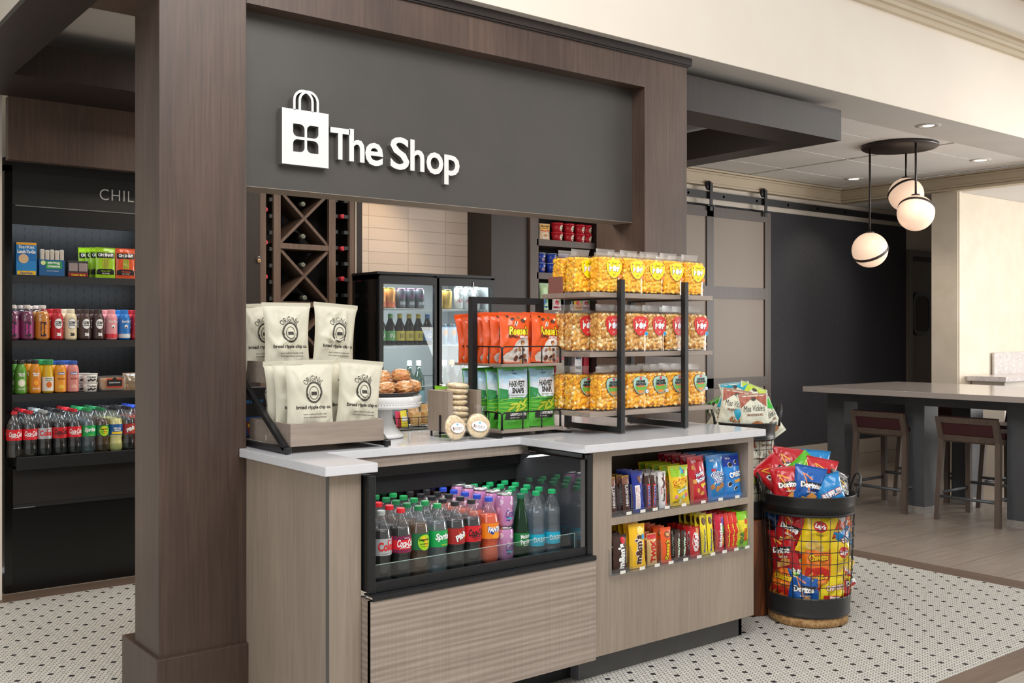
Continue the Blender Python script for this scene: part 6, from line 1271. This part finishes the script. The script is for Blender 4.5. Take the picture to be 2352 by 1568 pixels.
# ---- high table
t = T('counter_table', 'long pale-topped counter-height table on charcoal pillars', 'table', (6.71, 1.2, 0))
G().box(0, 0, .88, 1.34, 3.66, .92, QTABLE, .002).make('table_top', t)
for yy in (2.816, 2.05, 1.28, .51):
    for xx, ww in ((.308, .195), (.98, .195)):
        pl = G().box(xx, yy, .052, xx+ww, yy+.157, .88, CHAR, .002).make('pillar', t); G().box(xx-.002, yy-.002, 0, xx+ww+.002, yy+.159, .052, STEEL).make('steel_base', pl)
pl = G().box(.32, 3.50, .052, .503, 3.655, .88, CHAR, .002).make('pillar', t); G().box(.318, 3.498, 0, .505, 3.657, .052, STEEL).make('steel_base', pl)
G().box(.32, .6, .80, .34, 3.5, .88, CHAR).make('apron', t)
SW = wood('stool_walnut', 0x4c413a, 0x5b4e45, 0x685a50, rough=.45); MAR = C(0x3d171d, .55); FB = C(0x54585c, .4, .3)
def stool():
    t = T('counter_stool', '', 'stool'); w = .22
    def leg(x0, y0, x1, y1, z1, s=.018):
        g = G(); V = []
        for x, y, z in ((x0, y0, 0), (x1, y1, z1)):
            for a, b in ((-s, -s), (s, -s), (s, s), (-s, s)): V.append((x+a, y+b, z))
        g.add(V, [(3, 2, 1, 0), (4, 5, 6, 7), (0, 1, 5, 4), (1, 2, 6, 5), (2, 3, 7, 6), (3, 0, 4, 7)], SW); return g
    for s in (-1, 1):
        g = leg(-.005, s*w, .035, s*(w-.015), .585)
        P = [(.017, .585), (.053, .585), (-.005, .735), (-.045, .745)]
        g.prism([(P[0][0], .57), (P[1][0], .575), (-.002, .742), (-.036, .742)], s*(w-.015)-.018, s*(w-.015)+.018, SW); g.make('leg', t)
        leg(.445, s*w, .40, s*(w-.02), .57).make('leg', t)
    def tilt(z0, z1, th, m, nm_, y=w-.033, o=0):
        def X(z): return .035-(z-.585)*.355-.012+o
        V = []
        for z in (z0, z1):
            for a in (0, th):
                for yy in (-y, y): V.append((X(z)+a, yy, z))
        G().add(V, [(0, 1, 3, 2), (4, 6, 7, 5), (0, 4, 5, 1), (2, 3, 7, 6), (0, 2, 6, 4), (1, 5, 7, 3)], m).make(nm_, t)
    tilt(.700, .742, .028, SW, 'top_rail'); tilt(.570, .612, .028, SW, 'bottom_rail'); tilt(.612, .700, .02, MAR, 'back_panel', o=.008); tilt(.60, .747, .03, MAR, 'back_cushion', o=.030, y=w-.01)
    G().box(.04, -w+.01, .56, .44, w-.01, .60, SW, .004).make('seat_frame', t); G().box(.045, -w+.005, .60, .445, w-.005, .640, MAR, .014).make('seat_cushion', t)
    def fb(a, b): return G().tube([a, b], .011, FB, 10)
    fb((.0, -w, .17), (.0, w, .17)).make('footrest', t); fb((.0, -w+.0, .19), (.44, -w, .19)).make('side_bar', t); fb((.0, w, .19), (.44, w, .19)).make('side_bar', t); fb((.435, -w, .23), (.435, w, .23)).make('footrest', t)
    return t
stl = Stock(stool)
stl.put((6.93, 4.34, 0), 0, 'maroon-backed walnut stool under the table, between the first two pillars', 'maroon stools at the high table')
stl.put((6.915, 3.635, 0), 0, 'maroon-backed walnut stool under the table, nearer the right frame edge', 'maroon stools at the high table')
stl.put((8.08, 4.40, 0), PI, 'walnut stool on the far side of the table, left one', 'maroon stools at the high table')
stl.put((8.08, 3.70, 0), PI, 'walnut stool on the far side of the table, right one', 'maroon stools at the high table')
# ---- marble ledge and dark bar chair
MARB = nm('veined_white_marble', .2); f1 = MARB.noise(MARB.coord(), 6, 8, .7, 2.5); MARB.color(MARB.ramp(f1, [(.40, 0xd8d2d0), (.485, 0xcfc8c6), (.5, 0xa8a09e), (.515, 0xd2cbc9), (.6, 0xd9d3d1)]))
t = T('marble_ledge', 'white marble serving ledge against the cream wall at the right edge', 'ledge', (8.84, 4.30, 0)); G().box(0, 0, .912, 2.6, .355, .955, MARB.m, .002).make('ledge_top', t); G().box(.47, .335, .955, 2.6, .355, 1.157, MARB.m).make('backsplash', t); G().box(.10, .06, 0, 2.6, .355, .912, C(0xcfc9be, .5)).make('ledge_cabinet', t)
DKF = speck('dark_boucle', 0x1c1b1f, 0x2a282c, .9, 160, .5)
t = T('bar_chair', 'dark upholstered bar chair in front of the marble ledge', 'chair', (8.75, 3.62, 0))
g = G()
def P(u, v): a = PI*(.12+.76*u); return (.02+.30*math.cos(a)*.95+.30, .05-.27*math.sin(a)*-1*.0-.0+.30*math.sin(a)*.0+(.24 if 0 else 0)+.25*math.sin(a)-.2, .62+v*.32)
g = G(); n = 24
for k, off in ((0, 0), (1, .04)): g.grid(lambda u, v: (.30+(.30-off)*math.cos(PI*(1.0+u)), .22+(-.26+off)*math.sin(PI*u)*-1*-1, .58+v*.34+.0*off), n, 4, DKF, flip=bool(k))
g.tube([(.30+.28*math.cos(PI*(1+i/n)), .22-.24*math.sin(PI*i/n), .925) for i in range(n+1)], .022, DKF, 10); g.make('backrest', t)
G().lathe([(0, 0), (.25, 0), (.27, .02), (.26, .07), (0, .075)], DKF, 32, (.30, .22, .58)).make('seat', t)
for a in range(4): an = PI/4+PI/2*a; G().tube([(.30+.16*math.cos(an), .22+.16*math.sin(an), .58), (.30+.23*math.cos(an), .22+.23*math.sin(an), 0)], .014, BLK, 8).make('leg', t)
G().tube([(.30+.20*math.cos(2*PI*i/24), .22+.20*math.sin(2*PI*i/24), .22) for i in range(24)], .009, BLK, 8, closed=True).make('foot_ring', t)
# ------------------------------------------------------------------ wire baskets of chip bags
fx, fy, rx, ry = .617, .787, .787, -.617
LOGW = speck('cut_log_bark', 0x8a6238, 0xc09a68, .8, 70, .6, 6)
def barkw():
    q = nm('red_brown_stump', .5); f1 = q.noise(q.coord((5, 5, .6)), 2.2, 5, .6, .8); q.color(q.ramp(f1, [(.35, 0x3a2013), (.46, 0x5a3018), (.54, 0x8a4c22), (.60, 0x4a2a18)])); q.bump(f1, .2, .006); return q.m
STUMP = barkw()
BLKB = nm('dark_painted_tin', .32).m; BLKB.node_tree.nodes['Principled BSDF'].inputs['Base Color'].default_value = (.018, .018, .019, 1)
def basket(name, label, x, y, z0, z1, r0, r1, nv, nh, band, rz):
    t = T(name, label, 'basket', (x, y, z0), rz); H = z1-z0
    def R(z): return r0+(r1-r0)*z/H
    g = G(); g.lathe([(R(0)-.006, 0), (R(0), .002), (R(0)+.002, .012), (R(0)+.001, .014), (R(.03), .03), (R(.05)+.002, band-.012), (R(.05)+.003, band-.006), (R(band), band), (R(band)-.004, band), (R(0)-.006, .004), (0, .004)], BLKB, 64); g.make('bottom_band', t)
    g = G(); zb = H-band*1.0; g.lathe([(R(zb)-.003, zb), (R(zb)+.001, zb), (R(zb)+.003, zb+.007), (R(zb)+.001, zb+.012), (R(H)-.001, H-.022), (R(H)+.003, H-.017), (R(H)+.002, H-.008), (R(H)+.006, H-.004), (R(H)+.004, H), (R(H)-.001, H-.004), (R(H)-.003, zb)], BLKB, 64); g.norecalc = True; g.make('top_band', t)
    g = G()
    for i in range(nv):
        a = 2*PI*(i+.5)/nv; g.tube([(R(band-.01)*math.cos(a), R(band-.01)*math.sin(a), band-.01), (R(zb)*math.cos(a), R(zb)*math.sin(a), zb+.006)], .0017, BLKB, 5)
    for j in range(1, nh+1):
        z = band+(zb-band)*j/(nh+1); g.tube([((R(z)+.003)*math.cos(2*PI*i/48), (R(z)+.003)*math.sin(2*PI*i/48), z) for i in range(48)], .0019, BLKB, 5, closed=True)
    g.make('wire_cage', t)
    for s in (-1, 1):
        P = [(s*(R(H)+.006), -.055, H-.020), (s*(R(H)+.010), -.056, H+.02)]+[(s*(R(H)+.012+.012*math.sin(PI*i/10)), -.055*math.cos(PI*i/10), H+.02+.062*math.sin(PI*i/10)) for i in range(1, 10)]+[(s*(R(H)+.010), .056, H+.02), (s*(R(H)+.006), .055, H-.020)]
        g = G().tube(P, .0058, BLKB, 8)
        g.make('handle', t)
    return t
C1 = (4.03, 2.89); C2 = (3.931, 3.183)
g = G().lathe([(0, 0), (.172, 0), (.180, .005), (.182, .038), (.176, .0435), (0, .0435)], LOGW, 48); 
for i, (a, b, c) in enumerate(g.v): k = 1+.02*noise.noise(Vector((a*8, b*8, 1))); g.v[i] = (a*k, b*k, c)
tag(g.make('log_slice', None, (C1[0], C1[1], .0005)), 'round bark-edged log slice on the floor under the larger wire basket', 'log slice')
g = G().lathe([(0, 0), (.150, 0), (.154, .01), (.158, .22), (.156, .445), (.150, .452), (0, .452)], STUMP, 40)
for i, (a, b, c) in enumerate(g.v): k = 1+.06*noise.noise(Vector((a*7, b*7, 3))); g.v[i] = (a*k, b*k, c)
tag(g.make('wooden_stump', None, (C2[0], C2[1], .0005)), 'tall red-brown tree stump stand beside the counter end under a basket', 'stump')
basket('wire_basket', 'large black wire basket full of chip bags standing on the log slice', C1[0], C1[1], .0445, .597, .188, .213, 30, 6, .092, -.665)
basket('wire_basket', 'smaller black wire basket of cream chip bags on the tall stump', C2[0], C2[1], .4535, .910, .128, .148, 22, 6, .085, -.665)
def art_dor(c, acc, tx='COOL RANCH'):
    def a(g, S):
        put(g, S, blob([(-.050, -.004), (.052, .004), (.056, .024), (-.046, .022)], 3, (0, .01)), C(0x15161a, .35), 0, .100, 1)
        put(g, S, stroke([(-.040, .055), (.000, -.030), (.040, .010)], [.002, .006, .001]), C(acc, .4), 0, .105, 2); put(g, S, stroke([(-.040, .055), (.006, .030)], [.002, .004]), C(acc, .4), 0, .105, 2)
        put(g, S, blob([(-.02, -.02), (.02, -.012), (.028, .012), (.0, .026), (-.024, .008)], 2), C(0xe8a050, .5), .014, .052, 2); put(g, S, blob([(-.014, -.012), (.016, -.008), (.012, .012), (-.012, .014)], 2), C(0xf0c070, .5), -.022, .040, 3)
        t_(g, S, 'Doritos', .098, .026, WH, 0, .108, 4, bold=.055); t_(g, S, tx, .05, .008, WH, .008, .078, 4, bold=.03)
    return a
def art_lays(g, S):
    for x, z, r in ((-.008, .048, .026), (.020, .040, .022), (-.028, .040, .018)): put(g, S, ell(r, r*.9, 18, 2), C(0xf0d890, .5), x, z, 1); put(g, S, ell(r*.8, r*.65, 16, 2), C(0xe8c060, .5), x+.002, z+.002, 2)
    put(g, S, ell(.034, .024, 26, 3), C(0xc81f2c, .35), -.004, .135, 3); t_(g, S, "Lay's", .056, .026, WH, -.004, .135, 4, bold=.05, shear=.15); t_(g, S, 'Classic', .042, .012, C(0x3a2a10), .004, .100, 4, bold=.0)
def art_chee(g, S):
    put(g, S, blob([(-.06, -.03), (.06, -.03), (.06, .03), (.02, .046), (-.03, .036), (-.06, .04)], 3), C(0xd02818, .35), 0, .040, 1)
    for i in range(9): put(g, S, blob([(.018*math.cos(b), .006*math.sin(b)) for b in [k*PI/6 for k in range(12)]], 2), C([0xf0902c, 0xf8b048][i % 2], .5), -.045+.012*i, .030+.016*math.sin(i*2.2), 2+i % 2, i)
    t_(g, S, 'Cheetos', .102, .036, BK, 0, .128, 2, rot=.1, bold=.09); t_(g, S, 'Cheetos', .098, .030, C(0xf4c41c, .4), 0, .128, 3, rot=.1, bold=.05); t_(g, S, 'CRUNCHY', .046, .011, C(0xf4b040), .01, .100, 3, rot=.1, bold=.04)
def art_ruf(c):
    def a(g, S):
        t_(g, S, 'RUFFLES', .108, .030, C(0xc8202c), 0, .110, 2, rot=.1, bold=.08); t_(g, S, 'RUFFLES', .104, .025, WH, 0, .110, 3, rot=.1, bold=.05)
        for i in range(4): put(g, S, rect(.035, .006, 4, 1), C(0xe8c070, .5), -.02+.012*i, .04+.010*i, 2, .5)
        if c: t_(g, S, 'CHEDDAR', .06, .012, WH, .012, .080, 3, bold=.04); put(g, S, ell(.030, .034, 18, 2), C(0xe8e2dc, .4), -.02, .125, 1)
    return a
def art_ches(g, S):
    put(g, S, rect(.118, .070, 12, 6), C(0xc83828, .35), 0, .046, 1); t_(g, S, "CHESTER'S", .100, .026, C(0xc8202c), 0, .118, 2, rot=.1, bold=.08); t_(g, S, "CHESTER'S", .096, .022, WH, 0, .118, 3, rot=.1, bold=.03)
    for i in range(10): put(g, S, rect(.030, .0055, 3, 1), C(0xe88a3c, .5), -.04+.009*i, .045+.012*math.sin(i*1.9), 2, i*1.1)
    t_(g, S, 'FRIES', .05, .012, WH, .0, .072, 4, bold=.05)
def art_mv(top):
    def a(g, S):
        put(g, S, blob([(-.068, .0), (-.05, .012), (-.03, .034), (0, .042), (.03, .034), (.05, .012), (.068, 0), (.068, .066), (-.068, .066)], 4, (0, .05)), C(top, .5), 0, .124, 1)
        put(g, S, ell(.012, .009, 16, 2), C(0x4a3a34, .5), 0, .165, 3); t_(g, S, 'Miss Vickie\'s', .112, .030, INK, 0, .120, 3, bold=.0, shear=.25); t_(g, S, 'SMOKEHOUSE BBQ', .085, .012, C(0x8a4a34), .002, .088, 3, bold=.02)
        put(g, S, ell(.030, .014, 16, 2), C(0xb87848, .5), .01, .045, 2)
    return a
BK_ = {}
def sb_(key, base, art, w=.150, h=.195, t=.062):
    BK_[key] = [Stock(lambda s=s: tag(bag(w, h, t, base, art, s, .06, nu=16, nv=22, pinch=.10).make('chip_bag'), '', 'chip bag')) for s in (hash_(key), hash_(key)+5)]
def hash_(k): return sum(ord(c) for c in k) % 37+3
sb_('dr', FOIL(0xc01c26), art_dor(0, 0xf0b040, 'NACHO CHEESE')); sb_('db', FOIL(0x1f5fb0), art_dor(0, 0xe88a5c)); sb_('la', FOIL(0xf4d018), art_lays, .16, .20); sb_('ch', FOIL(0xf0781c), art_chee); sb_('rb', FOIL(0x1c86c8), art_ruf(0)); sb_('ro', FOIL(0xe0501c), art_ruf(1)); sb_('cs', FOIL(0xf0d81c), art_ches); sb_('gr', FOIL(0x5cb82c), art_dor(0, 0xf0f080, 'JALAPENO')); sb_('bk', FOIL(0x1c1c20), art_dor(0, 0xf0c030, 'SPICY'))
sb_('mv', MATTE(0xdcdcc8), art_mv(0xa85c48), .150, .19, .05); sb_('mt', MATTE(0xdcdcc8), art_mv(0x1f9cb8), .150, .19, .05); sb_('ml', MATTE(0xdcdcc8), art_mv(0xb8d030), .150, .19, .05); sb_('mg', MATTE(0xdcdcc8), art_mv(0x3cb83c), .150, .19, .05); sb_('mr', MATTE(0xdcdcc8), art_mv(0xa02430), .150, .19, .05)
cnt = {}
def place(C0, items, grp):
    for k, r, d, z, roll, pit, yaw, lb in items:
        # position given for the bag centre; roll about the view axis
        x = C0[0]+rx*r+fx*d; y = C0[1]+ry*r+fy*d
        M = Matrix.Rotation(-.665+yaw, 4, 'Z') @ Matrix.Rotation(pit, 4, 'X') @ Matrix.Rotation(roll, 4, 'Y'); h = .0975; p = Vector((x, y, z))-(M.to_3x3() @ Vector((0, 0, h)))
        n = cnt[k] = cnt.get(k, 0)+1; e = M.to_euler(); o = BK_[k][n % 2].put(tuple(p), 0, lb, grp); o.rotation_euler = e
gA = 'chip bags in the large wire basket'
place(C1, [
 ('la', .000, -.148, .425, .25, .05, .0, 'large yellow chip bag at the centre front of the big basket'),
 ('la', .012, -.118, .505, -.35, -.1, .1, 'yellow chip bag just under the big basket top band'),
 ('la', .115, -.100, .300, -.06, .05, .65, 'yellow chip bag upright at the lower right of the big basket'),
 ('la', .120, -.085, .215, .5, .1, .7, 'yellow chip bag under the upright one at the basket right'),
 ('ch', .000, -.138, .290, .06, .0, .0, 'orange cheese puff bag at the middle front of the big basket'),
 ('ch', .005, -.125, .205, -.1, .1, .05, 'orange and red cheese puff bag below the middle one'),
 ('db', -.055, -.130, .165, .05, .0, -.3, 'blue tortilla chip bag at the bottom front of the big basket'),
 ('cs', .070, -.125, .160, .06, .0, .35, 'yellow and red fries bag at the bottom front of the big basket'),
 ('dr', .150, -.060, .180, -.1, .0, 1.0, 'red chip bag at the bottom right of the big basket'),
 ('dr', -.130, -.080, .330, -.15, .0, -.8, 'red tortilla chip bag pressed on the left side wires'),
 ('dr', -.105, -.100, .440, .3, .1, -.6, 'red tortilla chip bag at the upper left behind the wires'),
 ('dr', -.060, -.105, .360, -.5, .1, -.4, 'red chip bag between the yellow bag and the left wires'),
 ('ro', .105, -.095, .470, .6, .0, .6, 'orange ridged chip bag at the upper right behind the wires'),
 ('rb', .135, -.070, .400, -.5, .0, .8, 'blue ridged chip bag at the right behind the wires'),
 ('ch', .160, -.030, .470, -.1, .0, 1.1, 'orange cheese puff bag at the far right top of the cage'),
 ('gr', -.075, -.095, .245, .3, .0, -.4, 'green chip bag peeking out at the lower left'),
 ('ch', -.125, -.070, .190, .2, .0, -.8, 'orange bag at the lower left wires of the big basket'),
 ('dr', -.020, -.02, .46, 1.2, .3, 0, 'red chip bag in the middle of the big basket pile'), ('rb', .03, .02, .38, .6, .2, 1, 'blue chip bag deep inside the big basket'), ('dr', .0, .05, .25, .2, .1, 2, 'red chip bag deep inside the big basket'), ('la', -.06, .06, .2, .4, .1, 2.6, 'yellow chip bag at the rear of the big basket'), ('dr', .08, .08, .45, .4, .1, 3, 'red chip bag at the rear of the big basket'), ('db', -.08, .08, .42, .4, .1, 3.4, 'blue chip bag at the rear of the big basket'),
 # heap above the rim
 ('dr', -.115, -.085, .625, -.12, -.25, -.15, 'red tortilla chip bag lying at the front left of the heap'),
 ('dr', -.150, -.010, .665, -.75, -.5, -.2, 'red chip bag sticking out over the left handle'),
 ('dr', -.080, .060, .695, .12, -.25, -.1, 'red tortilla chip bag at the back left top of the heap'),
 ('db', -.030, -.110, .630, .18, -.1, .0, 'blue tortilla chip bag standing at the front of the heap'),
 ('dr', .050, -.035, .660, .22, -.35, .05, 'red tortilla chip bag at the top right of the heap'),
 ('rb', .070, -.115, .590, -.28, -.15, .1, 'light blue ridged chip bag at the front right of the heap'),
 ('bk', .130, -.040, .595, .30, -.1, .7, 'black chip bag at the right side of the heap'),
 ('gr', -.035, -.010, .675, .9, -.3, .0, 'green chip bag between the red bags of the heap'),
 ('rb', .060, .095, .680, .1, -.1, .1, 'light blue chip bag at the back of the heap'),
], gA)
gB = 'chip bags in the smaller wire basket'
place(C2, [
 ('mv', .025, -.085, .955, -.06, -.1, .0, 'cream and rust chip bag at the front of the small basket heap'),
 ('mv', -.060, -.060, .975, .16, -.1, -.1, 'cream and rust chip bag turned left in the small basket heap'),
 ('mt', -.035, .020, 1.005, -.10, -.2, .0, 'teal-topped chip bag at the back of the small basket heap'),
 ('ml', .035, .020, .995, .35, -.2, .3, 'lime-topped chip bag at the back of the small basket heap'),
 ('mt', -.100, -.040, .925, .5, .0, -.6, 'teal chip bag beside the left handle of the small basket'),
 ('mg', -.120, .010, .930, -.4, .0, -1.0, 'green chip bag at the far left of the small basket'),
 ('mg', .100, -.030, .915, -.5, -.1, .4, 'green-topped chip bag at the right of the small basket'),
 ('mv', .095, .040, .900, .9, -.2, .8, 'rust chip bag tucked at the right rim of the small basket'),
 ('mv', .055, -.065, .740, .3, .0, .5, 'cream and rust chip bag high in the small basket cage'),
 ('mv', .080, -.050, .810, .0, .0, .6, 'cream chip bag under the rim of the small basket'),
 ('mr', .060, -.050, .670, -.6, .0, .5, 'cream and red chip bag in the middle of the small cage'),
 ('ml', .060, -.055, .580, .1, .0, .5, 'cream and lime chip bag at the bottom of the small cage'),
 ('mv', -.04, -.05, .60, .1, .0, -.3, 'cream chip bag at the left bottom of the small cage'), ('mv', -.05, -.05, .74, .1, .0, -.4, 'cream chip bag at the left of the small cage'), ('mg', 0, .05, .65, .1, 0, 2, 'cream chip bag at the rear bottom of the small cage'), ('mt', 0, .05, .80, .1, 0, 2.5, 'cream chip bag at the rear of the small cage'),
], gB)
